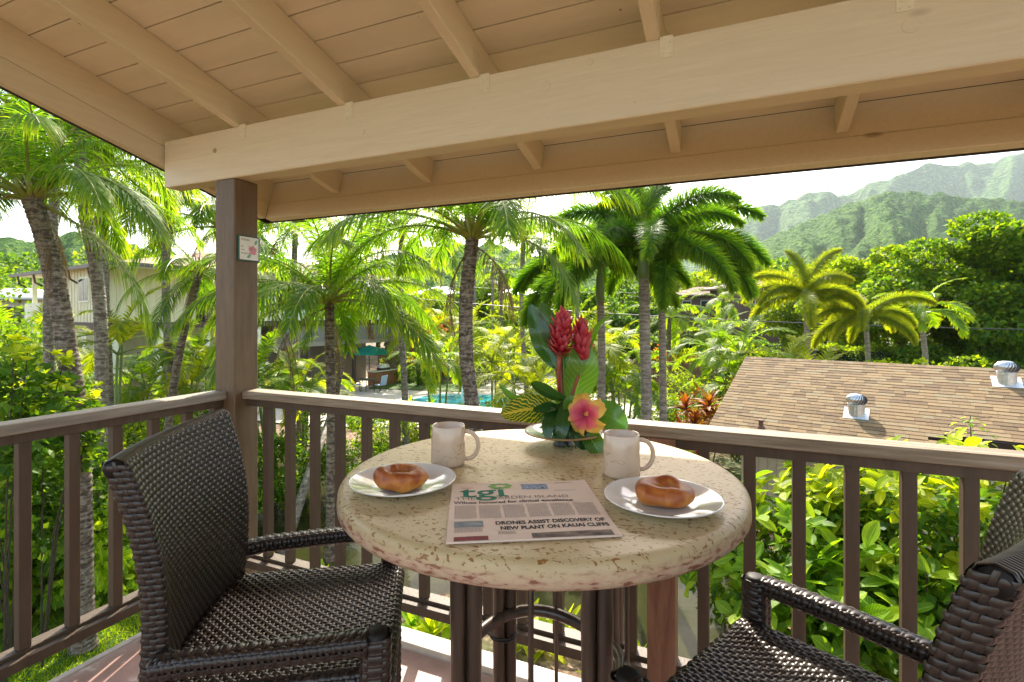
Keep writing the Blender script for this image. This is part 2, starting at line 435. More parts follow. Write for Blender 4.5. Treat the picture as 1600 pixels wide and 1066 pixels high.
    st_ = MB(); st_.tube([(0.0103, 0.018, -0.008), (0.0103, -0.004, 0.012)], 0.0014, 5); st_.build('stamen_print', plain('plaque_red', (0.4, 0.08, 0.12)), q)
    lf = MB()
    for (cy, cz, a) in ((0.036, 0.032, 1.1), (-0.002, -0.037, 0.6)):
        v = []
        for w in np.linspace(0, 2 * math.pi, 11)[:-1]:
            u, vv = 0.013 * math.cos(w), 0.007 * math.sin(w)
            v.append((0.0100, cy + u * math.cos(a) - vv * math.sin(a), cz + u * math.sin(a) + vv * math.cos(a)))
        lf.add(v, [tuple(range(10))])
    lf.build('leaf_print', plain('plaque_green', (0.15, 0.42, 0.33)), q)


_fc = {}
def text_mesh(name, body, size, material, parent, Mx, extr=0.0, offset=0.0, sx=1.0, shear=0.0):
    c = bpy.data.curves.new(name, 'FONT'); c.body = body; c.size = size; c.offset = offset; c.extrude = extr; c.shear = shear
    c.resolution_u = 3
    o = bpy.data.objects.new(name, c); COL.objects.link(o)
    bpy.context.view_layer.update()
    dg = bpy.context.evaluated_depsgraph_get()
    me = bpy.data.meshes.new_from_object(o.evaluated_get(dg))
    bpy.data.objects.remove(o)
    me.transform(Mx @ Matrix.Diagonal((sx, 1, 1, 1))); me.materials.clear(); me.materials.append(material)
    me.name = name
    return link(name, me, parent)


build_balcony()


# ------------------------------------------------------------------ table
TBL = P(0.0655, 1.216, 0)
TZ = 0.909

def table_material():
    m, nt, nd, lk = mat('cast_stone_tabletop')
    tc = nd.new('ShaderNodeTexCoord')
    n1 = nd.new('ShaderNodeTexNoise'); n1.inputs['Scale'].default_value = 5; n1.inputs['Detail'].default_value = 5; lk.new(tc.outputs['Object'], n1.inputs['Vector'])
    r1 = ramp(nd, [(0.3, (0.49, 0.375, 0.195)), (0.7, (0.60, 0.475, 0.275))]); lk.new(n1.outputs['Fac'], r1.inputs[0])
    mp = nd.new('ShaderNodeMapping'); mp.inputs['Scale'].default_value = (80, 130, 110); mp.inputs['Rotation'].default_value = (0, 0, -0.35)
    lk.new(tc.outputs['Object'], mp.inputs[0])
    n2 = nd.new('ShaderNodeTexNoise'); n2.inputs['Scale'].default_value = 1.0; n2.inputs['Detail'].default_value = 2.5; n2.inputs['Distortion'].default_value = 0.8
    lk.new(mp.outputs[0], n2.inputs['Vector'])
    n3 = nd.new('ShaderNodeTexNoise'); n3.inputs['Scale'].default_value = 14; lk.new(tc.outputs['Object'], n3.inputs['Vector'])
    a = nd.new('ShaderNodeMath'); a.operation = 'MULTIPLY_ADD'; a.inputs[1].default_value = 0.22; lk.new(n3.outputs['Fac'], a.inputs[0]); lk.new(n2.outputs['Fac'], a.inputs[2])
    r2 = ramp(nd, [(0.70, (0, 0, 0)), (0.735, (1, 1, 1))]); lk.new(a.outputs[0], r2.inputs[0])
    mx = nd.new('ShaderNodeMixRGB'); lk.new(r2.outputs[0], mx.inputs[0]); lk.new(r1.outputs[0], mx.inputs[1]); mx.inputs[2].default_value = (0.27, 0.13, 0.035, 1)
    # the moulded rim is redder and rougher
    sx = nd.new('ShaderNodeSeparateXYZ'); lk.new(tc.outputs['Object'], sx.inputs[0])
    mr = nd.new('ShaderNodeMapRange'); mr.inputs[1].default_value = -0.004; mr.inputs[2].default_value = -0.026; lk.new(sx.outputs[2], mr.inputs[0])
    mp4 = nd.new('ShaderNodeMapping'); mp4.inputs['Scale'].default_value = (42, 42, 150); lk.new(tc.outputs['Object'], mp4.inputs[0])
    n4 = nd.new('ShaderNodeTexNoise'); n4.inputs['Scale'].default_value = 1.0; n4.inputs['Detail'].default_value = 8; lk.new(mp4.outputs[0], n4.inputs['Vector'])
    r4 = ramp(nd, [(0.40, (0.58, 0.42, 0.28)), (0.55, (0.50, 0.31, 0.21)), (0.61, (0.25, 0.10, 0.06))]); lk.new(n4.outputs['Fac'], r4.inputs[0])
    ad = nd.new('ShaderNodeMath'); ad.operation = 'MULTIPLY_ADD'; ad.inputs[1].default_value = 1.6; ad.inputs[2].default_value = -0.8; lk.new(n4.outputs['Fac'], ad.inputs[0])
    a5 = nd.new('ShaderNodeMath'); a5.operation = 'ADD'; a5.use_clamp = True; lk.new(ad.outputs[0], a5.inputs[0]); lk.new(mr.outputs[0], a5.inputs[1])
    m5 = nd.new('ShaderNodeMath'); m5.operation = 'MULTIPLY'; m5.use_clamp = True; lk.new(a5.outputs[0], m5.inputs[0]); lk.new(mr.outputs[0], m5.inputs[1])
    mx2 = nd.new('ShaderNodeMixRGB'); lk.new(m5.outputs[0], mx2.inputs[0]); lk.new(mx.outputs[0], mx2.inputs[1]); lk.new(r4.outputs[0], mx2.inputs[2])
    b = nd.new('ShaderNodeBsdfPrincipled'); b.inputs['Roughness'].default_value = 0.40; b.inputs['Specular IOR Level'].default_value = 0.35
    lk.new(mx2.outputs[0], b.inputs['Base Color'])
    bp = nd.new('ShaderNodeBump'); bp.inputs['Strength'].default_value = 0.25; bp.inputs['Distance'].default_value = 0.0015; bp.invert = True
    lk.new(r2.outputs[0], bp.inputs['Height']); lk.new(bp.outputs[0], b.inputs['Normal'])
    o = nd.new('ShaderNodeOutputMaterial'); lk.new(b.outputs[0], o.inputs[0])
    return m


def build_table():
    t = thing('round_table', 'round bar table with speckled cream stone top and brown cane legs', 'table', (TBL.x, TBL.y, -0.015))
    H = TZ + 0.015
    r = 0.452
    prof = [(0.0, 0.0), (0.30, 0.0), (r - 0.022, 0.0), (r - 0.014, 0.0002), (r - 0.008, -0.0018), (r - 0.003, -0.0055), (r - 0.0005, -0.011), (r + 0.001, -0.026),
            (r + 0.001, -0.036), (r - 0.004, -0.043), (r - 0.010, -0.045), (r - 0.03, -0.0455), (0.0, -0.0455)]
    m = MB(); m.lathe(prof, (0, 0, 0), 128)
    m.build('tabletop', table_material(), t, smooth=True, loc=(0, 0, H))
    m = MB(); m.lathe([(0.30, -0.020), (0.30, 0.0), (0.0, 0.0)], (0, 0, H - 0.0495), 40); m.build('mounting_plate', M['dark'], t)
    c = P(0.0655, 1.216, 0)
    feet = [(-0.155, -0.105), (0.105, -0.155), (-0.085, 0.185), (0.185, 0.120)]
    for (a, b) in feet:
        w = D(a, b); ctr = Vector((w.x, w.y, 0)); dr = ctr.normalized(); sd = Vector((-dr.y, dr.x, 0))
        for k, off in enumerate((sd * -0.0175, sd * 0.0175, dr * 0.030)):
            q = ctr + off
            mb = MB()
            nn = 14; pts = [q + Vector((0, 0, (H - 0.07) * i / nn)) for i in range(nn + 1)]
            rad = [0.0158 + (0.0012 if i in (3, 7, 11) else 0) for i in range(nn + 1)]
            mb.tube(pts, rad, 12, r=0.5); mb.build('leg_pole', M['bamboo'], t, smooth=True)
        for zz in (0.10, 0.42, 0.80):
            mb = MB(); pth = []
            for i in range(17):
                w2 = 2 * math.pi * i / 16
                pth.append(ctr + dr * (0.010 + 0.036 * math.cos(w2)) + sd * (0.036 * math.sin(w2)) + Vector((0, 0, zz + 0.0)))
            mb.tube(pth, 0.0032, 6, caps=False)
            mb.tube([p_ + Vector((0, 0, 0.007)) for p_ in pth], 0.0032, 6, caps=False)
            mb.build('binding', M['dark'], t, smooth=True)
    for (rr, zz, rad) in ((0.190, 0.478, 0.0155), (0.20, 0.13, 0.0155)):
        mb = MB(); pth = [Vector((rr * math.cos(w2), rr * math.sin(w2), zz + 0.01 * math.cos(3 * w2))) for w2 in np.linspace(0, 2 * math.pi, 49)]
        mb.tube(pth, rad, 12, caps=False); mb.build('ring_stretcher', M['bamboo'], t, smooth=True)
    for (a, b, rad) in ((-0.028, -0.19, 0.0062), (0.055, 0.19, 0.0055), (0.20, -0.02, 0.006), (-0.19, 0.03, 0.006)):
        w = D(a, b); mb = MB(); pts = [Vector((w.x, w.y, (H - 0.07) * i / 6)) for i in range(7)]
        mb.tube(pts, rad, 8); 
        mb.tube([Vector((w.x, w.y, 0.47)), Vector((w.x, w.y, 0.478)), Vector((w.x, w.y, 0.486))], [rad, rad * 1.7, rad], 8)
        mb.build('spindle', M['bamboo'], t, smooth=True)
    mb = MB()
    for (a, b) in feet:
        w = D(a, b).normalized()
        mb.tube([Vector((w.x * 0.16, w.y * 0.16, H - 0.058)), Vector((w.x * 0.30, w.y * 0.30, H - 0.058))], 0.012, 8)
    mb.build('bracket', M['dark'], t)


def build_mug(px_dir, right, fwd, h, name_label, handle_ang):
    p = P(right, fwd, TZ)
    t = thing('mug', name_label, 'mug', p, 0, 'coffee mugs')
    R0, R1 = 0.0425, 0.0405
    mb = MB()
    mb.lathe([(0.0, 0.002), (0.036, 0.002), (0.038, 0.0), (R0 - 0.001, 0.003), (R0, 0.010), (R0 - 0.001, h * 0.5), (R1, h - 0.002), (R1 - 0.0012, h), (R1 - 0.0032, h - 0.002),
              (R1 - 0.004, h * 0.5), (R0 - 0.006, 0.012), (R0 - 0.014, 0.006), (0.0, 0.006)], (0, 0, 0), 48)
    m, nt, nd, lk = mat('mug_glaze')
    tc = nd.new('ShaderNodeTexCoord')
    nz = nd.new('ShaderNodeTexNoise'); nz.inputs['Scale'].default_value = 16; nz.inputs['Detail'].default_value = 1.5; nz.inputs['Distortion'].default_value = 1.2
    mp = nd.new('ShaderNodeMapping'); mp.inputs['Scale'].default_value = (0.7, 0.7, 1.5); mp.inputs['Location'].default_value = (right, fwd, 0.3)
    lk.new(tc.outputs['Object'], mp.inputs[0]); lk.new(mp.outputs[0], nz.inputs['Vector'])
    rl = ramp(nd, [(0.0, (0, 0, 0)), (0.492, (0, 0, 0)), (0.5, (1, 1, 1)), (0.508, (0, 0, 0))]); lk.new(nz.outputs['Fac'], rl.inputs[0])
    sx = nd.new('ShaderNodeSeparateXYZ'); lk.new(tc.outputs['Object'], sx.inputs[0])
    band = ramp(nd, [(0.0, (0, 0, 0)), (0.1, (1, 1, 1)), (0.55, (1, 1, 1)), (0.66, (0, 0, 0))])
    mz = nd.new('ShaderNodeMath'); mz.operation = 'DIVIDE'; mz.inputs[1].default_value = h; lk.new(sx.outputs[2], mz.inputs[0]); lk.new(mz.outputs[0], band.inputs[0])
    mm = nd.new('ShaderNodeMath'); mm.operation = 'MULTIPLY'; lk.new(rl.outputs[0], mm.inputs[0]); lk.new(band.outputs[0], mm.inputs[1])
    mx = nd.new('ShaderNodeMixRGB'); lk.new(mm.outputs[0], mx.inputs[0]); mx.inputs[1].default_value = (0.62, 0.465, 0.335, 1); mx.inputs[2].default_value = (0.42, 0.27, 0.13, 1)
    b = nd.new('ShaderNodeBsdfPrincipled'); b.inputs['Roughness'].default_value = 0.16; b.inputs['Coat Weight'].default_value = 0.4; lk.new(mx.outputs[0], b.inputs['Base Color'])
    o = nd.new('ShaderNodeOutputMaterial'); lk.new(b.outputs[0], o.inputs[0])
    mb.build('mug_body', m, t, smooth=True)
    mb = MB(); d = D(math.cos(handle_ang), math.sin(handle_ang)); pts = []
    for i in range(19):
        w = -math.pi * 0.5 + math.pi * i / 18
        k = math.cos(w)
        off = 0.004 + 0.034 * (k ** 0.75 if k > 0 else 0) + (0.0 if i > 9 else 0.0)
        pts.append(d * (R1 - 0.005 + off) + Vector((0, 0, h * 0.50 + h * 0.33 * math.sin(w) - 0.004 * (1 - i / 18))))
    pts[0] = d * (R0 - 0.004) + Vector((0, 0, h * 0.14)); 
    mb.tube(pts, [0.0052] * 19, 10, squash=1.0); mb.build('handle', m, t, smooth=True)
    # small printed emblem
    ink = plain('mug_print', (0.30, 0.12, 0.06), 0.3)
    mk = MB(); av = D(math.cos(handle_ang + math.pi * 0.86), math.sin(handle_ang + math.pi * 0.86))
    base = math.atan2(av.y, av.x)
    for (a0, z0, a1, z1) in ((0.0, 0.052, 0.05, 0.064), (0.05, 0.064, 0.09, 0.050), (0.09, 0.050, 0.15, 0.054), (0.15, 0.060, 0.16, 0.046), (0.12, 0.062, 0.20, 0.058)):
        q = []
        for (aa, zz) in ((a0, z0), (a1, z1)):
            an = base + aa * 1.6; q.append(Vector((math.cos(an) * (R0 - 0.0006), math.sin(an) * (R0 - 0.0006), zz)))
        mk.tube(q, 0.0009, 5)
    mk.build('print', ink, t)


def build_plate(right, fwd, R, label):
    t = MB()
    t.lathe([(0.0, 0.0045), (R * 0.52, 0.0045), (R * 0.60, 0.007), (R * 0.78, 0.0135), (R * 0.97, 0.0205), (R, 0.0215), (R * 1.0, 0.0195), (R * 0.80, 0.0105), (R * 0.60, 0.0025),
             (R * 0.56, 0.0), (R * 0.50, 0.0), (R * 0.48, 0.002), (0.0, 0.002)], (0, 0, 0), 72)
    o = t.build('plate', M['china'], None, smooth=True, loc=P(right, fwd, TZ + 0.0006)); tag(o, label, 'plate', 'white plates on the table')


def bagel_material():
    m, nt, nd, lk = mat('baked_bagel')
    tc = nd.new('ShaderNodeTexCoord'); sx = nd.new('ShaderNodeSeparateXYZ'); lk.new(tc.outputs['Object'], sx.inputs[0])
    nz = nd.new('ShaderNodeTexNoise'); nz.inputs['Scale'].default_value = 34; nz.inputs['Detail'].default_value = 8; nz.inputs['Distortion'].default_value = 0.7; lk.new(tc.outputs['Object'], nz.inputs['Vector'])
    ma = nd.new('ShaderNodeMath'); ma.operation = 'MULTIPLY_ADD'; ma.inputs[1].default_value = 13.0; lk.new(sx.outputs[2], ma.inputs[0]); lk.new(nz.outputs['Fac'], ma.inputs[2])
    rp = ramp(nd, [(0.30, (0.62, 0.32, 0.07)), (0.55, (0.56, 0.22, 0.035)), (0.80, (0.42, 0.12, 0.02)), (1.0, (0.27, 0.06, 0.012))])
    ma2 = nd.new('ShaderNodeMath'); ma2.operation = 'MULTIPLY_ADD'; ma2.inputs[1].default_value = 1.15; ma2.inputs[2].default_value = -0.20; lk.new(ma.outputs[0], ma2.inputs[0]); lk.new(ma2.outputs[0], rp.inputs[0])
    b = nd.new('ShaderNodeBsdfPrincipled'); b.inputs['Roughness'].default_value = 0.46; lk.new(rp.outputs[0], b.inputs['Base Color'])
    b.inputs['Subsurface Weight'].default_value = 0.0
    bp = nd.new('ShaderNodeBump'); bp.inputs['Strength'].default_value = 0.35; bp.inputs['Distance'].default_value = 0.002
    n2 = nd.new('ShaderNodeTexNoise'); n2.inputs['Scale'].default_value = 110; n2.inputs['Detail'].default_value = 5; lk.new(tc.outputs['Object'], n2.inputs['Vector'])
    lk.new(n2.outputs['Fac'], bp.inputs['Height']); lk.new(bp.outputs[0], b.inputs['Normal'])
    o = nd.new('ShaderNodeOutputMaterial'); lk.new(b.outputs[0], o.inputs[0])
    return m


from mathutils import noise as mn


def build_bagel(right, fwd, seed, bm, label):
    rg = np.random.default_rng(seed); ph = rg.uniform(0, 6.28, 6)
    n, k = 64, 28
    v = []; f = []
    for i in range(n):
        a = 2 * math.pi * i / n
        Rm = 0.0355 + 0.0015 * math.sin(2 * a + ph[0]) + 0.001 * math.sin(3 * a + ph[1])
        rm = 0.0198 + 0.0022 * math.sin(a + ph[2]) + 0.0012 * math.sin(2 * a + ph[3]) + 0.0007 * math.sin(5 * a + ph[4])
        for j in range(k):
            b = 2 * math.pi * j / k
            # a deep inner crease where the ring folds in
            rr = rm * (1 + 0.05 * math.sin(4 * b + 2 * a + ph[5]))
            inner = max(0, -math.cos(b))
            x = Rm + rr * math.cos(b) * (1.02 - 0.06 * inner)
            z = 0.0195 + rr * 0.96 * math.sin(b) * (1.0 if b < math.pi else 0.88) - 0.0045 * math.exp(-((x - Rm + 0.012) / 0.008) ** 2) * (math.sin(a * 1.0 + ph[2]) > -0.2)
            w = 0.15 * inner * math.sin(3 * a)
            nn_ = mn.noise(Vector((x * math.cos(a) * 38 + seed * 9, x * math.sin(a) * 38, z * 38))) * (0.0042 if seed == 2 else 0.0016)
            fold = (0.0055 * math.exp(-((math.sin(a * 0.5 - 0.9)) / 0.16) ** 2) * math.sin(b * 1.5 + 0.4)) if seed == 2 else 0.0018 * math.sin(3 * a) * math.sin(b)
            x += nn_ * math.cos(b) + fold * 0.6; z += nn_ * math.sin(b) * 0.9 + fold
            v.append((x * math.cos(a + w), x * math.sin(a + w), max(z, 0.0)))
    for i in range(n):
        for j in range(k):
            f.append((i * k + j, ((i + 1) % n) * k + j, ((i + 1) % n) * k + (j + 1) % k, i * k + (j + 1) % k))
    mb = MB(); mb.add(v, f)
    o = mb.build('bagel', bm, None, smooth=True, loc=P(right, fwd, TZ + 0.0054)); tag(o, label, 'bagel', 'bagels on the plates')
    o.rotation_euler = (0, 0, seed)


def build_newspaper():
    # corners measured on the table: near-left, near-right, far-right, far-left
    nl = Vector((-0.4286, 0.7133, 0)); nr = Vector((-0.1771, 0.8547, 0)); fl = Vector((-0.5720, 0.9442, 0))
    ux = (nr - nl).normalized(); w = (nr - nl).length; uy = Vector((-ux.y, ux.x, 0)); h = 0.285
    t = thing('newspaper', 'folded newspaper with green masthead lying in the middle of the table', 'newspaper', (nl.x, nl.y, TZ), math.atan2(ux.y, ux.x))
    rg = np.random.default_rng(3)

    def surf(u, v, base, amp):
        x = u * w + v * 0.006; y = v * h
        z = base + amp * (0.35 + 0.65 * v) * (0.5 + 0.5 * math.sin(3.1 * u + 2.2 * v + 0.5)) + 0.0006 * math.sin(9 * u + 4 * v)
        if v > 0.96: z -= amp * 0.3
        return x, y, z
    m, nt, nd, lk = mat('newsprint')
    b = nd.new('ShaderNodeBsdfPrincipled'); b.inputs['Base Color'].default_value = (0.76, 0.60, 0.49, 1); b.inputs['Roughness'].default_value = 0.85
    o = nd.new('ShaderNodeOutputMaterial'); lk.new(b.outputs[0], o.inputs[0])
    for k in range(4):
        mb = MB(); jx, jy = rg.uniform(-0.0015, 0.0015, 2)
        mb.grid(lambda u, v: (surf(u, v, 0.0007 + 0.0011 * k, 0.0022 * (k + 1) / 4)[0] + jx, surf(u, v, 0, 0)[1] + (jy if k < 3 else 0), surf(u, v, 0.0007 + 0.0011 * k, 0.0022 * (k + 1) / 4)[2]), 30, 20)
        mb.build('page', m, t, smooth=True)
    mb = MB()
    pth = [Vector((surf(i / 12, 0, 0, 0)[0], 0.0, 0.0030)) for i in range(13)]
    mb.tube(pth, 0.0021, 8); mb.build('fold', m, t, smooth=True)

    def drape(ob, lift=0.0004):
        me = ob.data; n = len(me.vertices); co = np.empty(n * 3, np.float32); me.vertices.foreach_get('co', co); co = co.reshape(-1, 3)
        for i in range(n):
            x, y = co[i, 0], co[i, 1]
            v = min(1, max(0, y / h)); u = min(1, max(0, (x - v * 0.006) / w))
            co[i, 2] += surf(u, v, 0.0007 + 0.0033, 0.0022)[2] + lift
        me.vertices.foreach_set('co', co.ravel()); me.update()
    ink = plain('black_ink', (0.035, 0.030, 0.035), 0.8); grn = plain('green_ink', (0.02, 0.17, 0.10), 0.8); gry = plain('grey_ink', (0.25, 0.20, 0.17), 0.8)
    lgr = plain('light_green_ink', (0.24, 0.42, 0.11), 0.8)

    def tx(name, body, x, y, size, mtl, **k):
        o = text_mesh(name, body, size, mtl, t, Matrix.Translation((x, y, 0)), **k)
        drape(o, 0.0005); return o
    tx('masthead_letters', 'tgi', 0.022, h - 0.088, 0.085, grn, offset=0.0011, sx=1.12)
    tx('masthead_title', 'THE', 0.012, h - 0.103, 0.021, gry, sx=1.05)
    tx('masthead_title', 'GARDEN ISLAND', 0.080, h - 0.103, 0.021, gry, sx=0.98)
    tx('masthead_day', 'TUESDAY', 0.020, h - 0.036, 0.007, gry)
    # serifs of the green letters
    sf = MB()
    for (x0, x1, y) in ((0.024, 0.052, h - 0.088), (0.094, 0.118, h - 0.088), (0.092, 0.105, h - 0.045)):
        sf.add([(x0, y, 0), (x1, y, 0), (x1, y + 0.004, 0), (x0, y + 0.004, 0)], [(0, 1, 2, 3)])
    drape(sf.build('serif', grn, t), 0.0007)
    # ring of petals above the i
    pe = MB()
    for k in range(8):
        a = 2 * math.pi * k / 8; cx, cy = 0.106 + 0.018 * math.cos(a), h - 0.028 + 0.013 * math.sin(a)
        pe.add([(cx + 0.0085 * math.cos(q), cy + 0.0062 * math.sin(q), 0) for q in np.linspace(0, 2 * math.pi, 11)[:-1]], [tuple(range(10))])
    o = pe.build('flower_emblem', lgr, t); drape(o, 0.0006); o['kind'] = 'stuff'
    tx('headline', 'Wilcox honored for clinical excellence', 0.010, h - 0.124, 0.0185, ink, offset=0.0004, sx=0.80)
    tx('headline', 'DRONES ASSIST DISCOVERY OF', 0.083, 0.060, 0.0195, ink, offset=0.0007, sx=0.70)
    tx('headline', 'NEW PLANT ON KAUAI CLIFFS', 0.090, 0.038, 0.0195, ink, offset=0.0007, sx=0.70)
    # colour pictures
    def pic(x0, y0, x1, y1, stops, sc, nm='photo_print'):
        q = MB(); q.grid(lambda u, v: (x0 + (x1 - x0) * u, y0 + (y1 - y0) * v, 0), 10, 5)
        drape(q.build(nm, noise_mat('printed_picture', stops, (sc, sc * 1.6, 1), 1.0, 0.8, detail=4), t, smooth=True), 0.0006)
    pic(0.150, h - 0.052, 0.205, h - 0.020, [(0.36, (0.03, 0.12, 0.35)), (0.46, (0.45, 0.45, 0.42)), (0.53, (0.10, 0.22, 0.45)), (0.6, (0.05, 0.08, 0.06)), (0.7, (0.35, 0.32, 0.12))], 90)
    pic(0.012, 0.052, 0.062, 0.074, [(0.3, (0.10, 0.13, 0.18)), (0.7, (0.35, 0.36, 0.36))], 30)
    pic(0.012, 0.0, 0.068, 0.015, [(0.3, (0.08, 0.04, 0.04)), (0.55, (0.30, 0.05, 0.05)), (0.7, (0.1, 0.1, 0.15))], 40)
    pic(0.140, 0.0, w - 0.012, 0.021, [(0.35, (0.07, 0.05, 0.05)), (0.55, (0.20, 0.15, 0.12)), (0.7, (0.33, 0.27, 0.22))], 26)
    pic(0.012, 0.0745, 0.062, 0.0765, [(0.3, (0.10, 0.25, 0.10)), (0.7, (0.14, 0.3, 0.12))], 30, 'rule')
    # columns of small print: rows of tiny words
    words = MB()
    def column(x0, x1, y0, y1, step=0.0032):
        y = y1
        while y > y0:
            x = x0
            while x < x1 - 0.002:
                l = rg.uniform(0.002, 0.0055); xe = min(x + l, x1)
                words.add([(x, y, 0), (xe, y, 0), (xe, y + 0.0012, 0), (x, y + 0.0012, 0)], [(0, 1, 2, 3)]); x = xe + 0.0011
            y -= step
    cw = (w - 0.030) / 6
    for k in range(6): column(0.012 + k * (cw + 0.002), 0.012 + k * (cw + 0.002) + cw - 0.003, 0.086, h - 0.135)
    column(0.012, 0.060, 0.030, 0.048); column(0.085, 0.115, 0.018, 0.030); column(0.055, 0.092, h - 0.016, h - 0.014)
    column(0.215, 0.262, h - 0.066, h - 0.060); column(0.225, 0.262, h - 0.020, h - 0.012, 0.004)
    o = words.build('small_print', plain('print_grey', (0.34, 0.27, 0.23), 0.8), t); drape(o, 0.00045); o['kind'] = 'stuff'


build_table()
build_mug(700, -0.1566, 1.272, 0.0965, 'cream mug behind the left plate and beside the newspaper corner', 0.0)
build_mug(970, 0.2510, 1.185, 0.0965, 'cream mug between the flower arrangement and the right plate', 0.06)
build_plate(-0.2310, 1.098, 0.1115, 'white plate near the left edge of the table, partly beside the newspaper')
build_plate(0.2890, 0.994, 0.1110, 'white plate on the right side of the table by the right chair')
bgm = bagel_material()
build_bagel(-0.232, 1.094, 2, bgm, 'wrinkled golden bagel on the left plate')
build_bagel(0.296, 0.998, 5, bgm, 'smooth reddish brown bagel on the right plate')
build_newspaper()


# ------------------------------------------------------------------ wicker chairs
def weave(Sf, na, nb, ha=0.0022, wa=0.92, wb=0.55, hb=0.0012, skip=None, r=0.5, only=None, long_=1.0):
    """strands woven over the surface Sf(a, b) (cell units); vectorised; returns verts, faces"""
    P_, F_ = [], []
    sa = np.linspace(-1, 1, 5); sb = np.array([-1, -0.45, 0.45, 1])
    ii, jj = np.meshgrid(np.arange(na), np.arange(nb), indexing='ij'); ii = ii.ravel(); jj = jj.ravel()
    keep = np.ones(len(ii), bool)
    if skip is not None: keep = ~skip(ii, jj)
    ii, jj = ii[keep], jj[keep]
    par = (ii + jj) % 2
    n0 = 0; V = []; Fc = []
    for which in (0, 1):
        if only is not None and which != only: continue
        i = ii[par == which] + 0.5; j = jj[par == which] + 0.5
        if only is not None: i = ii + 0.5; j = jj + 0.5
        A = np.repeat(sa, 4)[None, :]; B = np.tile(sb, 5)[None, :]
        prof = np.array([0.0, 0.85, 0.85, 0.0]); pr = np.tile(prof, 5)[None, :]
        if which == 0:
            a = i[:, None] + A * 1.0 * long_; b = j[:, None] + B * 0.5 * wa
            hgt = ha * (np.cos(A * math.pi / 2) * 1.7 - 0.75) + ha * 0.55 * pr
        else:
            b = j[:, None] + A * 1.0 * long_; a = i[:, None] + B * 0.5 * wb
            hgt = hb * (np.cos(A * math.pi / 2) * 1.7 - 0.75) + hb * 0.5 * pr
        p = Sf(a, b); e = 0.05
        da = Sf(a + e, b) - Sf(a - e, b); db = Sf(a, b + e) - Sf(a, b - e)
        nrm = np.cross(da, db); nrm /= np.maximum(np.linalg.norm(nrm, axis=-1, keepdims=True), 1e-9)
        p = p + nrm * hgt[..., None]
        k = p.shape[0]; V.append(p.reshape(-1, 3))
        t = []
        for u in range(4):
            for w in range(3):
                q = u * 4 + w; t.append((q, q + 4, q + 5, q + 1) if which == 0 else (q, q + 1, q + 5, q + 4))
        t = np.array(t)[None] + (np.arange(k) * 20)[:, None, None] + n0
        Fc.append(t.reshape(-1, 4)); n0 += k * 20
    return np.concatenate(V), np.concatenate(Fc)


def weave_obj(name, Sf, na, nb, parent, **k):
    V, F = weave(Sf, na, nb, **k)
    me = npmesh(name, V, F.ravel(), np.arange(len(F)) * 4, np.full(len(F), 4), M['wick'], True, np.full(len(V), 0.5))
    return me


def join_me(name, parts, m):
    V = np.concatenate([p[0] for p in parts]); off = np.cumsum([0] + [len(p[0]) for p in parts])[:-1]
    F = np.concatenate([p[1] + o for p, o in zip(parts, off)])
    return npmesh(name, V, F.ravel(), np.arange(len(F)) * 4, np.full(len(F), 4), m, True, np.full(len(V), 0.5))


CELL = 0.0106

def roll(t, half, r):
    """arc-length t (0 = centre) -> (horizontal, drop) for a surface with rolled-over edges"""
    s = np.sign(t); t = np.abs(t); fl = half - r
    q = np.clip((t - fl) / r, 0, math.pi / 2)
    h = np.where(t < fl, t, fl + r * np.sin(q)); d = np.where(t < fl, 0, r * (1 - np.cos(q)))
    d = d + np.maximum(t - fl - r * math.pi / 2, 0)
    return s * h, d


def base_grid(Sf, na, nb, off=-0.0016):
    a, b = np.meshgrid(np.linspace(0, na, 40), np.linspace(0, nb, 40), indexing='ij')
    p = Sf(a, b); e = 0.05
    n = np.cross(Sf(a + e, b) - Sf(a - e, b), Sf(a, b + e) - Sf(a, b - e)); n /= np.maximum(np.linalg.norm(n, axis=-1, keepdims=True), 1e-9)
    p = (p + n * off).reshape(-1, 3); F = []
    for i in range(39):
        for j in range(39):
            q = i * 40 + j; F.append((q, q + 40, q + 41, q + 1))
    return p, np.array(F)


def path_surface(pts, hw, hh, nb):
    """wrap surface round a path; a runs along, b (0..nb) round a rounded rectangle"""
    pts = np.array(pts, float); L = np.concatenate([[0], np.cumsum(np.linalg.norm(np.diff(pts, axis=0), axis=1))])
    tot = L[-1]
    T = np.gradient(pts, L, axis=0); T /= np.linalg.norm(T, axis=1, keepdims=True)
    side = np.array([0, 1.0, 0])
    def Sf(a, b):
        s = np.clip(a * CELL, 0, tot)
        c = np.stack([np.interp(s, L, pts[:, k]) for k in range(3)], -1)
        t = np.stack([np.interp(s, L, T[:, k]) for k in range(3)], -1); t /= np.linalg.norm(t, axis=-1, keepdims=True)
        sd = np.broadcast_to(side, t.shape); up = np.cross(sd, t); up /= np.linalg.norm(up, axis=-1, keepdims=True)
        w = 2 * math.pi * b / nb
        cw, sw = np.cos(w), np.sin(w)
        ex = np.sign(cw) * np.abs(cw) ** 0.6 * hw; ey = np.sign(sw) * np.abs(sw) ** 0.6 * hh
        return c + sd * ex[..., None] + up * ey[..., None]
    return Sf, int(tot / CELL)


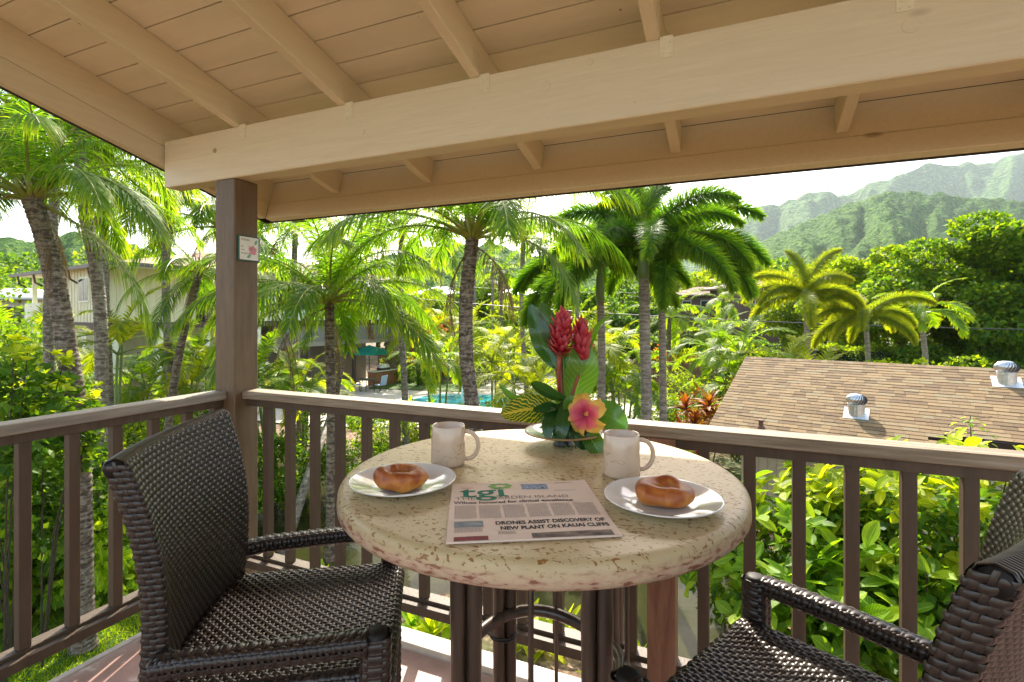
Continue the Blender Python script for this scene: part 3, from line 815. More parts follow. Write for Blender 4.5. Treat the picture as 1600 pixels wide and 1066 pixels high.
def build_chair(label, loc, rz):
    t = thing('wicker_chair', label, 'chair', loc, rz, 'dark wicker bar chairs')
    Z = 0.635
    # seat: slab with rolled edges
    LX, LY = 0.495, 0.50
    nx, ny = int(LX / CELL), int(LY / CELL)
    def seat(a, b):
        sa = (a - nx / 2) * CELL; sb = (b - ny / 2) * CELL
        x, dx = roll(sa, 0.215, 0.028); y, dy = roll(sb, 0.218, 0.022)
        sag = 0.008 * (1 - np.clip((x / 0.2) ** 2, 0, 1)) * (1 - np.clip((y / 0.21) ** 2, 0, 1))
        return np.stack([x - 0.020, y, Z - dx - dy - sag], -1)
    me = join_me('seat', [weave(seat, nx, ny, ha=0.0030, hb=0.0016)], M['wick']); link('seat', me, t)
    p, F = base_grid(seat, nx, ny); me = npmesh('seat_underlay', p, F.ravel(), np.arange(len(F)) * 4, np.full(len(F), 4), M['wickbase'], True)
    link('seat_underlay', me, t)
    # apron under the seat
    def apron(a, b):
        per = a * CELL; z = Z - 0.034 - b * CELL
        hx, hy, c = 0.212, 0.216, 0.03
        L1, L2 = 2 * hy, 2 * hx
        s = np.mod(per, 2 * (L1 + L2))
        x = np.where(s < L1, hx, np.where(s < L1 + L2, hx - (s - L1), np.where(s < 2 * L1 + L2, -hx, -hx + (s - 2 * L1 - L2))))
        y = np.where(s < L1, -hy + s, np.where(s < L1 + L2, hy, np.where(s < 2 * L1 + L2, hy - (s - L1 - L2), -hy)))
        return np.stack([x - 0.020, y, z + 0 * x], -1)
    na = int(2 * (0.432 + 0.452) / CELL)
    me = join_me('apron', [weave(apron, na, 6, ha=0.0028, hb=0.0016)], M['wick']); link('apron', me, t)
    # back: tapering concave panel, woven front and back, thick sides
    def prof(z):
        q = np.clip((z - 0.60) / 0.41, 0, 1.1)
        return -0.205 + 0.030 * np.sin(np.clip(q, 0, 1) * math.pi * 0.62) - 0.060 * q ** 2.1
    def half(z):
        q = np.clip((z - 0.60) / 0.41, 0, 1.1)
        return 0.205 + 0.022 * q ** 1.3
    TH = 0.033
    peri = 2 * (0.45 + TH)
    nb_ = int(0.450 / CELL); npz = int(peri / CELL)
    npz += npz % 2
    def back(a, b):
        z = 0.588 + b * CELL
        s = (a / npz) % 1.0
        hw = half(z); xf = prof(z)
        # loop: front face, far side, rear face, near side
        f1 = 0.45 / peri; f2 = TH / peri
        y = np.where(s < f1, -1 + 2 * s / f1, np.where(s < f1 + f2, 1.0, np.where(s < 2 * f1 + f2, 1 - 2 * (s - f1 - f2) / f1, -1.0)))
        dth = np.where(s < f1, 0, np.where(s < f1 + f2, (s - f1) / f2, np.where(s < 2 * f1 + f2, 1.0, 1 - (s - 2 * f1 - f2) / f2)))
        conc = -0.032 * (1 - y ** 2)
        edge = 0.007 * np.exp(-((np.abs(y) - 1) / 0.12) ** 2)
        bulge = edge * np.where(dth > 0.5, -1, 1) * (np.abs(dth - 0.5) > 0.3)
        yy = y * (hw + 0.004 * np.sin(np.clip(dth, 0, 1) * math.pi))
        return np.stack([xf + conc - dth * TH + bulge * 0.4, yy, z + 0 * y + 0.006 * y ** 2], -1)
    bw = weave(back, npz, nb_, ha=0.0030, hb=0.0015)
    bw = (bw[0], bw[1][:, ::-1])
    me = join_me('backrest', [bw], M['wick'])
    link('backrest', me, t)
    p, F = base_grid(back, npz, nb_, 0.0016); me = npmesh('backrest_underlay', p, F.ravel(), np.arange(len(F)) * 4, np.full(len(F), 4), M['wickbase'], True)
    link('backrest_underlay', me, t)
    # top roll: long wraps over the thickness
    zt = 0.588 + nb_ * CELL
    ns = int(0.455 / 0.0062)
    def top(a, b):
        y = -1 + 2 * a / ns; w = b * math.pi
        hw = half(zt); xf = prof(zt); conc = -0.032 * (1 - y ** 2)
        rr = TH / 2 + 0.0025
        return np.stack([xf + conc - TH / 2 + rr * np.cos(w), y * (hw + 0.002), zt - 0.006 + 0.006 * y ** 2 + rr * 0.85 * np.sin(w)], -1)
    V = []; Fc = []; n0 = 0
    for i in range(ns):
        a = np.repeat(np.array([i + 0.04, i + 0.28, i + 0.72, i + 0.96]), 7).reshape(4, 7); b = np.tile(np.linspace(-0.22, 1.22, 7), 4).reshape(4, 7)
        pp = top(a, b); c = top(a, np.full_like(b, 0.5)) ; hh = np.array([0, 0.0016, 0.0016, 0])[:, None, None]
        cc = pp - np.stack([prof(zt) - 0.032 * (1 - (-1 + 2 * a / ns) ** 2) - TH / 2, pp[..., 1], np.full_like(a, zt - 0.006)], -1)
        cc[..., 1] = 0; cc /= np.linalg.norm(cc, axis=-1, keepdims=True)
        pp = pp + cc * hh
        V.append(pp.reshape(-1, 3))
        for u in range(3):
            for w2 in range(6):
                q = n0 + u * 7 + w2; Fc.append((q, q + 1, q + 8, q + 7))
        n0 += 28
    F = np.array(Fc); me = npmesh('top_roll', np.concatenate(V), F.ravel(), np.arange(len(F)) * 4, np.full(len(F), 4), M['wick'], True)
    link('top_roll', me, t)
    ub = MB(); pth = [tuple(top(np.array(float(a)), np.array(0.5)) - np.array([0, 0, 0.0175])) for a in np.linspace(-0.1, ns + 0.1, 14)]
    ub.tube(pth, 0.0150, 10); ub.build('top_roll_underlay', M['wickbase'], t, smooth=True)
    # arms run forward and turn down into the front legs
    for sgn in (1, -1):
        ya = 0.232 * sgn
        pts = [(-0.205, ya * 0.98, 0.690), (-0.15, ya, 0.697), (0.0, ya * 1.03, 0.702), (0.11, ya * 1.03, 0.704), (0.155, ya * 1.02, 0.704)]
        Sf, n = path_surface(pts, 0.0215, 0.0165, 10)
        w1 = weave(Sf, n, 10, ha=0.0022, hb=0.0014, wa=0.9)
        link('arm', join_me('arm', [w1], M['wick']), t)
        ub = MB(); ub.tube([tuple(q) for q in pts], 0.0165, 10); ub.build('arm_core', M['wickbase'], t, smooth=True)
        pts = [(0.166, ya * 1.0, 0.715), (0.166, ya * 1.0, 0.70), (0.164, ya * 0.99, 0.60), (0.166, ya * 0.98, 0.0)]
        def leg_surface(pts, hw, hh, nb):
            pts = np.array(pts); L = np.concatenate([[0], np.cumsum(np.linalg.norm(np.diff(pts, axis=0), axis=1))]); tot = L[-1]
            def Sf(a, b):
                s = np.clip(a * CELL, 0, tot); c = np.stack([np.interp(s, L, pts[:, k]) for k in range(3)], -1)
                w = 2 * math.pi * b / nb; cw, sw = np.cos(w), np.sin(w)
                taper = 1 - 0.25 * s / tot
                return c + np.stack([np.sign(cw) * np.abs(cw) ** 0.6 * hw * taper, np.sign(sw) * np.abs(sw) ** 0.6 * hh * taper, 0 * cw], -1)
            return Sf, int(tot / CELL)
        Sf, n = leg_surface(pts, 0.026, 0.022, 10)
        w1 = weave(Sf, n, 10, ha=0.0022, hb=0.0014); w1 = (w1[0], w1[1][:, ::-1])
        ub = MB(); ub.tube([(0.166, ya, 0.722), (0.166, ya, 0.719), (0.166, ya, 0.70), (0.164, ya * 0.99, 0.60), (0.166, ya * 0.98, 0.0)], [0.012, 0.021, 0.023, 0.020, 0.016], 10)
        link('leg', join_me('leg', [w1], M['wick']), t); ub.build('leg_core', M['wickbase'], t, smooth=True)
        pts = [(-0.205, ya * 0.90, 0.62), (-0.215, ya * 0.92, 0.35), (-0.235, ya * 0.94, 0.0)]
        Sf, n = leg_surface(pts, 0.022, 0.022, 10)
        w1 = weave(Sf, n, 10, ha=0.0022, hb=0.0014); w1 = (w1[0], w1[1][:, ::-1])
        link('leg', join_me('leg', [w1], M['wick']), t)
        ub = MB(); ub.tube([tuple(q) for q in pts], [0.018, 0.018, 0.014], 10); ub.build('leg_core', M['wickbase'], t, smooth=True)
    for (a, b) in (((0.19, -0.21, 0.25), (0.19, 0.21, 0.25)), ((-0.22, -0.20, 0.25), (0.19, -0.21, 0.25)), ((-0.22, 0.20, 0.25), (0.19, 0.21, 0.25))):
        ub = MB(); ub.tube([a, b], 0.012, 10); ub.build('stretcher', M['wick'], t, smooth=True)
    return t


q = P(-0.448, 1.138, -0.015)
ch1 = build_chair('dark brown woven wicker chair at the left of the table, seen from its side', q, YAW + math.radians(9.5))
q = P(0.470, 0.852, -0.015)
ch2 = copy_tree(ch1); ch2.location = q; ch2.rotation_euler = (0, 0, YAW + math.radians(131.5))
ch2['label'] = 'dark brown woven wicker chair at the right edge, turned towards the table'


# ------------------------------------------------------------------ garden materials
LM = {}
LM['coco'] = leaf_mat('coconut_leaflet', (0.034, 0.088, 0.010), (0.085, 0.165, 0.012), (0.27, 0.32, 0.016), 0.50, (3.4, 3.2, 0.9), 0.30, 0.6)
LM['foxtail'] = leaf_mat('foxtail_leaflet', (0.026, 0.080, 0.010), (0.070, 0.150, 0.014), (0.21, 0.27, 0.016), 0.45, (3.0, 3.0, 0.7), 0.40)
LM['foxyellow'] = leaf_mat('yellow_foxtail_leaflet', (0.075, 0.13, 0.012), (0.17, 0.21, 0.015), (0.34, 0.32, 0.018), 0.48, (2.6, 2.5, 0.7), 0.42)
LM['palm'] = leaf_mat('light_palm_leaflet', (0.050, 0.11, 0.008), (0.12, 0.20, 0.010), (0.28, 0.32, 0.012), 0.50, (3.3, 3.1, 0.8), 0.38)
LM['palmy'] = leaf_mat('yellow_green_palm_leaflet', (0.10, 0.15, 0.008), (0.23, 0.27, 0.010), (0.40, 0.38, 0.012), 0.50, (2.8, 2.7, 0.7), 0.38)
LM['broad'] = leaf_mat('broad_leaf', (0.045, 0.12, 0.010), (0.12, 0.23, 0.014), (0.27, 0.36, 0.018), 0.46, (3.2, 2.9, 0.7), 0.36, veins=0.35, orand=0.85)
LM['lime'] = leaf_mat('lime_leaf', (0.10, 0.17, 0.008), (0.24, 0.31, 0.010), (0.42, 0.44, 0.014), 0.50, (2.8, 2.6, 0.7), 0.38, veins=0.3, orand=0.85)
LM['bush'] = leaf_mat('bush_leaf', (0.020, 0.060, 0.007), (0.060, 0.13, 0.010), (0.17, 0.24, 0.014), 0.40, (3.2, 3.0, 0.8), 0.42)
LM['bushl'] = leaf_mat('light_bush_leaf', (0.055, 0.11, 0.008), (0.15, 0.22, 0.010), (0.32, 0.35, 0.014), 0.45, (3.0, 2.8, 0.7), 0.42)
LM['tree'] = leaf_mat('tree_leaf', (0.022, 0.070, 0.008), (0.070, 0.15, 0.011), (0.20, 0.27, 0.014), 0.40, (3.4, 3.0, 0.7), 0.38)
LM['red'] = leaf_mat('red_cordyline_leaf', (0.10, 0.020, 0.012), (0.26, 0.070, 0.012), (0.42, 0.24, 0.02), 0.3, (1.8, 1.5, 0.8), 0.4, orand=0.9)
LM['deadfrond'] = leaf_mat('dry_frond', (0.13, 0.085, 0.045), (0.22, 0.15, 0.085), (0.34, 0.25, 0.15), 0.2, (1.6, 1.4, 1.0), 0.7)
M['rachis'] = plain('palm_rachis', (0.26, 0.25, 0.045), 0.4)
M['rachis2'] = plain('palm_rachis_green', (0.16, 0.21, 0.05), 0.4)
M['husk'] = noise_mat('palm_fibre', [(0.3, (0.10, 0.055, 0.03)), (0.7, (0.26, 0.17, 0.10))], (30, 30, 6), 1.0, 0.85, 0.3, 0.01)
M['crownshaft'] = noise_mat('green_crownshaft', [(0.3, (0.10, 0.16, 0.05)), (0.7, (0.19, 0.25, 0.09))], (10, 10, 1), 1.0, 0.5)
M['stem'] = plain('green_stem', (0.12, 0.13, 0.05), 0.6)
M['twig'] = noise_mat('brown_twig', [(0.3, (0.030, 0.022, 0.012)), (0.7, (0.075, 0.055, 0.030))], (6, 6, 6), 1.5, 0.9)
M['branch'] = noise_mat('grey_branch', [(0.3, (0.05, 0.038, 0.026)), (0.7, (0.12, 0.10, 0.075))], (6, 6, 6), 1.5, 0.8, 0.3, 0.01)


def trunk_mat(name, dark, lightc, freq, lichen=0.35):
    m, nt, nd, lk = mat(name)
    tc = nd.new('ShaderNodeTexCoord'); mp = nd.new('ShaderNodeMapping'); mp.inputs['Scale'].default_value = (5, 5, freq); lk.new(tc.outputs['Object'], mp.inputs[0])
    n1 = nd.new('ShaderNodeTexNoise'); n1.inputs['Scale'].default_value = 1.0; n1.inputs['Detail'].default_value = 5; n1.inputs['Distortion'].default_value = 0.6; lk.new(mp.outputs[0], n1.inputs['Vector'])
    r1 = ramp(nd, [(0.40, dark), (0.52, tuple((a + b) / 2 for a, b in zip(dark, lightc))), (0.60, lightc)]); lk.new(n1.outputs['Fac'], r1.inputs[0])
    n2 = nd.new('ShaderNodeTexNoise'); n2.inputs['Scale'].default_value = 17; n2.inputs['Detail'].default_value = 6; lk.new(tc.outputs['Object'], n2.inputs['Vector'])
    r2 = ramp(nd, [(0.50, (0, 0, 0)), (0.60, (lichen,) * 3)]); lk.new(n2.outputs['Fac'], r2.inputs[0])
    mx = nd.new('ShaderNodeMixRGB'); lk.new(r2.outputs[0], mx.inputs[0]); lk.new(r1.outputs[0], mx.inputs[1]); mx.inputs[2].default_value = (0.42, 0.37, 0.31, 1)
    b = nd.new('ShaderNodeBsdfPrincipled'); b.inputs['Roughness'].default_value = 0.85; lk.new(mx.outputs[0], b.inputs['Base Color'])
    bp = nd.new('ShaderNodeBump'); bp.inputs['Strength'].default_value = 0.7; bp.inputs['Distance'].default_value = 0.02; lk.new(n1.outputs['Fac'], bp.inputs['Height']); lk.new(bp.outputs[0], b.inputs['Normal'])
    o = nd.new('ShaderNodeOutputMaterial'); lk.new(b.outputs[0], o.inputs[0]); return m


M['trunk'] = trunk_mat('coconut_bark', (0.055, 0.036, 0.024), (0.21, 0.155, 0.11), 26)
M['trunkg'] = trunk_mat('grey_palm_bark', (0.11, 0.085, 0.065), (0.27, 0.23, 0.19), 22, 0.5)
M['trunks'] = trunk_mat('smooth_grey_palm_bark', (0.15, 0.115, 0.085), (0.31, 0.26, 0.21), 30, 0.25)


# ------------------------------------------------------------------ vegetation generators
def strips(paths_pos, widths, wdir, rnd):
    """many ribbons at once: pos (N,K,3), widths (N,K), wdir (N,K,3)"""
    N, K, _ = paths_pos.shape
    a = paths_pos + wdir * widths[..., None] / 2; b = paths_pos - wdir * widths[..., None] / 2
    V = np.stack([a, b], 2).reshape(-1, 3)
    base = (np.arange(N) * K * 2)[:, None, None]; k = (np.arange(K - 1) * 2)[None, :, None]
    F = (base + k + np.array([0, 1, 3, 2])[None, None]).reshape(-1, 4)
    R = np.repeat(np.asarray(rnd).reshape(N, -1) * np.ones((1, K)), 2, axis=1).ravel() if np.ndim(rnd) == 1 else np.repeat(rnd, 2, axis=1).ravel()
    return V, F, R


def frond_mesh(name, L, elev, sag, ll, n, material, rmat, seed, hang=0.45, fwd=(25, 65), plume=0, w0=0.042, petiole=0.14, rr=0.016, lift=0.2):
    rg = np.random.default_rng(seed)
    K = 13; ts = np.linspace(0, 1, K); ang = elev - sag * ts ** 1.25
    step = L / (K - 1); pos = [np.zeros(3)]
    yaw = rg.uniform(-0.12, 0.12)
    for i in range(K - 1):
        a = (ang[i] + ang[i + 1]) / 2; y = yaw * ts[i] * 1.5
        pos.append(pos[-1] + step * np.array([math.cos(a) * math.cos(y), math.cos(a) * math.sin(y), math.sin(a)]))
    pos = np.array(pos); tan = np.gradient(pos, axis=0); tan /= np.linalg.norm(tan, axis=1, keepdims=True)
    mb = MB(); mb.tube([tuple(p) for p in pos], [rr * (1.5 - 1.3 * t) + 0.002 + rr * 1.6 * math.exp(-t / 0.07) for t in ts], 4, caps=False, up=(0, 1, 0))
    VS = [np.concatenate(mb.v)]; FS = [np.array([q for q in mb.f])]; RS = [np.full(len(VS[0]), 0.5)]; MI = [np.ones(len(FS[0]), int)]
    nv = len(VS[0])
    rows = [1, -1] if not plume else list(np.linspace(0, 2 * math.pi, plume, endpoint=False))
    for row in rows:
        t = np.linspace(petiole, 0.995, n) + rg.uniform(-0.3, 0.3, n) / n
        t = np.clip(t, petiole, 1.0)
        p = np.stack([np.interp(t, ts, pos[:, k]) for k in range(3)], -1); T = np.stack([np.interp(t, ts, tan[:, k]) for k in range(3)], -1)
        T /= np.linalg.norm(T, axis=1, keepdims=True)
        side = np.cross(np.array([0, 0, 1.0]), T); side /= np.linalg.norm(side, axis=1, keepdims=True) + 1e-9
        up = np.cross(T, side)
        u = (t - petiole) / (1 - petiole)
        if not plume:
            lat = side * row + up * lift * (1 - u)[:, None] + rg.normal(0, 0.05, (n, 3))
        else:
            aa = row + rg.uniform(-0.45, 0.45, n); lat = side * np.cos(aa)[:, None] + up * np.sin(aa)[:, None]
        lat /= np.linalg.norm(lat, axis=1, keepdims=True)
        fa = np.radians(fwd[0] + (fwd[1] - fwd[0]) * u + rg.normal(0, 7, n))
        d = lat * np.cos(fa)[:, None] + T * np.sin(fa)[:, None]
        ln = ll * (np.sin(np.pi * np.clip(0.18 + 0.80 * u, 0, 1)) ** 0.6 * 0.85 + 0.15) * rg.uniform(0.8, 1.12, n) * np.where(rg.random(n) < 0.05, 0.45, 1.0)
        s = np.array([0, 0.4, 0.75, 1.0]) if not plume else np.array([0, 0.5, 1.0])
        h = hang * rg.uniform(0.65, 1.45, n)
        pp = p[:, None] + d[:, None] * (ln[:, None] * s)[..., None] * (1 - 0.25 * hang * s[None, :, None]) + np.array([0, 0, -1.0]) * ((ln * h)[:, None] * s ** 2)[..., None]
        wd = T[:, None] * np.ones((1, len(s), 1)) * 1.0 - d[:, None] * np.sum(T * d, 1)[:, None, None]
        wd = wd / (np.linalg.norm(wd, axis=-1, keepdims=True) + 1e-9)
        wp = np.array([0.7, 1.0, 0.62, 0.03]) if not plume else np.array([0.7, 1.0, 0.04])
        ww = w0 * wp[None] * rg.uniform(0.85, 1.1, n)[:, None]
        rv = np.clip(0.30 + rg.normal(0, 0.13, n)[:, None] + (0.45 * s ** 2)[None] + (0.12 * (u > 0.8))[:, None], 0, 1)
        V, F, R = strips(pp, ww, wd, rv)
        VS.append(V); FS.append(F + nv); RS.append(R); MI.append(np.zeros(len(F), int)); nv += len(V)
    V = np.concatenate(VS); F = np.concatenate(FS)
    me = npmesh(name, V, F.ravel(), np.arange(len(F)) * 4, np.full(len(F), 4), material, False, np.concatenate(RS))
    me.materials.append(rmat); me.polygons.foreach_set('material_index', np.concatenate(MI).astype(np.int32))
    return me


FR = {}
def frond_set(kind):
    if kind in FR: return FR[kind]
    out = []
    if kind == 'coco':
        for i, (el, sg) in enumerate(((78, 70), (55, 85), (30, 85), (5, 75), (-25, 50))):
            for j in range(2):
                out.append((el, frond_mesh('frond', 3.5, math.radians(el), math.radians(sg + 10 * j), 0.80, 84, LM['coco'], M['rachis'], 11 + i * 3 + j, 0.42 + 0.16 * j, lift=0.25, rr=0.020, petiole=0.15, w0=0.030)))
    elif kind in ('foxtail', 'foxyellow'):
        for i, (el, sg) in enumerate(((80, 75), (55, 100), (30, 105), (5, 90))):
            out.append((el, frond_mesh('frond', 2.7, math.radians(el), math.radians(sg * 0.92), 0.43, 120, LM[kind], M['rachis2'], 51 + i, 0.18, fwd=(18, 48), plume=8, w0=0.021, petiole=0.10, rr=0.016)))
    elif kind in ('areca', 'arecay'):
        mm = LM['palm'] if kind == 'areca' else LM['palmy']
        for i, (el, sg) in enumerate(((82, 60), (65, 85), (45, 95), (20, 80))):
            for j in range(2):
                out.append((el, frond_mesh('frond', 1.9, math.radians(el), math.radians(sg + 12 * j), 0.48, 40, mm, M['rachis2'], 81 + i * 2 + j, 0.22, fwd=(30, 60), w0=0.040, petiole=0.22, rr=0.011, lift=0.45)))
    elif kind == 'dead':
        for i in range(2):
            out.append((-70, frond_mesh('dead_frond', 2.3, math.radians(-20 - 30 * i), math.radians(60), 0.5, 44, LM['deadfrond'], M['husk'], 131 + i, 1.1, w0=0.022, rr=0.014)))
    elif kind == 'far':
        for i, (el, sg) in enumerate(((75, 75), (45, 85), (15, 75), (-15, 50))):
            out.append((el, frond_mesh('frond', 3.2, math.radians(el), math.radians(sg), 0.75, 34, LM['palm'], M['rachis'], 111 + i, 0.42, w0=0.085, petiole=0.13)))
    FR[kind] = out
    return out


def trunk_mesh(path, rad, rings, mt, n=12, amp=0.06, seg=0.045):
    path = [Vector(p) for p in path]
    # Catmull-Rom resample
    L = [0]
    for a, b in zip(path, path[1:]): L.append(L[-1] + (b - a).length)
    tot = L[-1]; m = max(8, int(tot / seg)); pts = []; rads = []
    def cr(t):
        i = min(len(path) - 2, max(0, next((k for k in range(len(L) - 1) if L[k + 1] >= t), len(L) - 2)))
        u = (t - L[i]) / max(1e-6, L[i + 1] - L[i]); p0 = path[max(0, i - 1)]; p1 = path[i]; p2 = path[i + 1]; p3 = path[min(len(path) - 1, i + 2)]
        return 0.5 * ((2 * p1) + (p2 - p0) * u + (2 * p0 - 5 * p1 + 4 * p2 - p3) * u * u + (3 * p1 - p0 - 3 * p2 + p3) * u ** 3)
    for i in range(m + 1):
        t = tot * i / m; pts.append(cr(t)); q = i / m
        base = rad[0] + (rad[1] - rad[0]) * q + rad[0] * 0.5 * math.exp(-t / 0.35)
        ph = (t / rings) % 1.0
        rads.append(base * (1 + amp * (ph - 0.5) * 2) * (1 + 0.02 * math.sin(i * 1.7)))
    mb = MB(); mb.tube(pts, rads, n)
    return mb.mesh('trunk', mt, True)


def palm(name, label, cat, kind, base, path, rad, nf, group=None, scale=1.0, tm='trunk', rings=0.09, az0=None, seed=0, elr=None, dead=0, shaft=0.0, fix=None, seg=0.045, extra=True):
    """path: world points from the ground up; the crown sits on the last"""
    rg = np.random.default_rng(seed + 100)
    b = Vector(base); t = thing(name, label, cat, b, 0, group)
    loc = [Vector(p) - b for p in path]
    top = loc[-1]
    me = trunk_mesh(loc, rad, rings, M[tm], seg=seg); link('trunk', me, t)
    fs = frond_set(kind); els = np.array([f[0] for f in fs])
    ct = top
    if shaft > 0:
        mb = MB(); d = (loc[-1] - loc[-2]).normalized()
        mb.tube([top, top + d * shaft * 0.25, top + d * shaft * 0.7, top + d * shaft], [rad[1] * 1.0, rad[1] * 1.18, rad[1] * 0.9, rad[1] * 0.5], 12); mb.build('crownshaft', M['crownshaft'], t, smooth=True)
        ct = top + d * shaft
    elif extra:
        mb = MB()
        for k in range(9):
            a = k * 2.4; d = Vector((math.cos(a), math.sin(a), 0))
            mb.tube([top + d * rad[1] * 0.4 - Vector((0, 0, 0.10)), top + d * rad[1] * 1.2 + Vector((0, 0, 0.12)), top + d * rad[1] * 1.9 + Vector((0, 0, 0.34))], [0.05 * scale, 0.055 * scale, 0.02], 6, squash=0.5)
        mb.build('leaf_base', M['rachis'], t, smooth=True)
        mb = MB()
        for k in range(7):
            a = k * 2.4 + 1; d = Vector((math.cos(a), math.sin(a), 0))
            mb.tube([top + d * rad[1] * 0.9, top + d * rad[1] * 1.1 + Vector((0, 0, 0.2 * scale)), top + d * rad[1] * 1.3 + Vector((0, 0, 0.45 * scale))], [0.05, 0.06, 0.01], 5, squash=0.35)
        o = mb.build('fibre_husk', M['husk'], t)
    items = []
    lo, hi = elr or (-25, 85)
    for i in range(nf):
        q = (i + 0.5) / nf; el = hi - (hi - lo) * q ** 0.85
        items.append((2.399963 * i + (az0 or 0) + rg.uniform(-0.25, 0.25), el))
    if fix: items += [(YAW + math.radians(a), el) for a, el in fix]
    if kind == 'coco' and dead:
        for i in range(dead):
            fm = frond_set('dead')[i % 2][1]; link('dead_frond', fm, t, ct - Vector((0, 0, 0.1)), (0, 0, rg.uniform(0, 6.28)), (scale * 0.8,) * 3)
    for az, el in items:
        k = np.argsort(np.abs(els - el) + rg.uniform(0, 4, len(els)))[0]
        s = scale * rg.uniform(0.88, 1.08)
        o = link('frond', fs[k][1], t, ct, (rg.uniform(-0.2, 0.2), rg.uniform(-0.08, 0.08), az), (s, s * rg.uniform(0.9, 1.1), s))
    return t


LEAF_T = np.array([(0, 0, 0), (0.30, 0.38, 0.05), (0.30, -0.38, 0.05), (0.35, 0, -0.01), (0.70, 0.34, 0.02), (0.70, -0.34, 0.02), (0.70, 0, -0.05), (1.0, 0, -0.16)], float)
LEAF_F = [(0, 3, 1), (0, 2, 3), (3, 6, 4, 1), (3, 2, 5, 6), (6, 7, 4), (6, 5, 7)]
LEAF_S = np.array([(0, 0, 0), (0.45, 0.36, 0.05), (0.45, -0.36, 0.05), (1.0, 0, -0.1)], float)


def leaf_cloud(name, pts, out, size, material, wr=0.55, seed=0, simple=True, up=0.7, droop=0.15, spread=0.7, rb=0.0):
    rg = np.random.default_rng(seed); N = len(pts)
    d = out * 0.6 + rg.normal(0, spread * 0.6, (N, 3)) + np.array([0, 0, -droop]); d /= np.linalg.norm(d, axis=1, keepdims=True)
    n = np.array([0, 0, up]) + rg.normal(0, 0.45, (N, 3)) + out * 0.35; n -= d * np.sum(n * d, 1, keepdims=True); n /= np.linalg.norm(n, axis=1, keepdims=True)
    b = np.cross(n, d); L = size * rg.uniform(0.65, 1.25, N)
    if simple:
        T = LEAF_S * np.array([1, wr / 0.55, 1]); fs = np.array([(0, 2, 3), (0, 3, 1)])
        V = pts[:, None] + (T[None, :, 0, None] * d[:, None] + T[None, :, 1, None] * b[:, None] + T[None, :, 2, None] * n[:, None]) * L[:, None, None]
        F = (fs[None] + (np.arange(N) * 4)[:, None, None]).reshape(-1, 3); kk = 3; nv = 4
        lo = F.ravel(); st = np.arange(len(F)) * 3; to = np.full(len(F), 3); uv = None
    else:
        T = LEAF_T * np.array([1, wr / 0.55, 1]); nv = 8
        V = pts[:, None] + (T[None, :, 0, None] * d[:, None] + T[None, :, 1, None] * b[:, None] + T[None, :, 2, None] * n[:, None]) * L[:, None, None]
        pat = np.array([i for f in LEAF_F for i in f]); lens = np.array([len(f) for f in LEAF_F])
        lo = (pat[None] + (np.arange(N) * 8)[:, None]).ravel(); to = np.tile(lens, N); st = np.concatenate([[0], np.cumsum(to)[:-1]])
        uvt = np.stack([LEAF_T[:, 0], 0.5 + LEAF_T[:, 1] * 1.1], -1); uv = np.tile(uvt, (N, 1))
    rnd = np.repeat(np.clip(rg.beta(2.2, 2.2, N) + rb, 0, 1), nv)
    return npmesh(name, V.reshape(-1, 3), lo, st, to, material, False, rnd, uv)


def clump_points(c, rad, n, seed, clumps=14, tight=0.30, low=-0.5):
    """uneven cloud of points: clumps scattered over an ellipsoid's shell"""
    rg = np.random.default_rng(seed); c = np.array(c, float); rad = np.array(rad, float)
    cd = rg.normal(0, 1, (clumps * 3, 3)); cd /= np.linalg.norm(cd, axis=1, keepdims=True); cd = cd[cd[:, 2] > low][:clumps]
    cr = rg.uniform(0.55, 1.0, len(cd)); cc = cd * cr[:, None]
    w = rg.uniform(0.5, 1.5, len(cd)); w /= w.sum()
    k = rg.choice(len(cd), n, p=w)
    dd = rg.normal(0, 1, (n, 3)); dd /= np.linalg.norm(dd, axis=1, keepdims=True)
    q = cc[k] + dd * (tight * rg.uniform(0.5, 1.0, n) ** 0.5)[:, None] * np.array([1, 1, 0.75])
    out = dd * 0.6 + cd[k] * 0.7; out /= np.linalg.norm(out, axis=1, keepdims=True)
    return c + q * rad, out, cc * rad + c


def bush(name, label, base, rad, n, leaf, material, seed, group=None, cat='shrub', h=None, clumps=16, tight=0.32, stem='branch', wr=0.55, nstem=5, low=-0.55, simple=True, up=0.7, blooms=None, cz=None):
    base = Vector(base); t = thing(name, label, cat, base, 0, group)
    c = (0, 0, cz if cz is not None else rad[2] * 0.95)
    pts, out, cc = clump_points(c, rad, n, seed, clumps, tight, low)
    pts[:, 2] = np.maximum(pts[:, 2], 0.03)
    me = leaf_cloud('foliage', pts, out, leaf, material, wr, seed, simple, up); o = link('foliage', me, t); o['kind'] = 'stuff'
    mb = MB(); rg = random.Random(seed)
    for q in cc[:nstem]:
        q = Vector(q); m = Vector((q.x * 0.35, q.y * 0.35, q.z * 0.5))
        mb.tube([(rg.uniform(-.05, .05), rg.uniform(-.05, .05), 0), m, q], [0.022, 0.016, 0.007], 5)
    so_ = mb.build('stems', M[stem], t)
    if blooms:
        bm, nb, bs = blooms
        pi, oi, _ = clump_points(c, tuple(r * 1.05 for r in rad), nb, seed + 5, clumps, tight, -0.1)
        me = leaf_cloud('blossoms', pi, oi, bs, bm, 0.9, seed, True, 0.3); o = link('blossoms', me, t); o['kind'] = 'stuff'
    return t


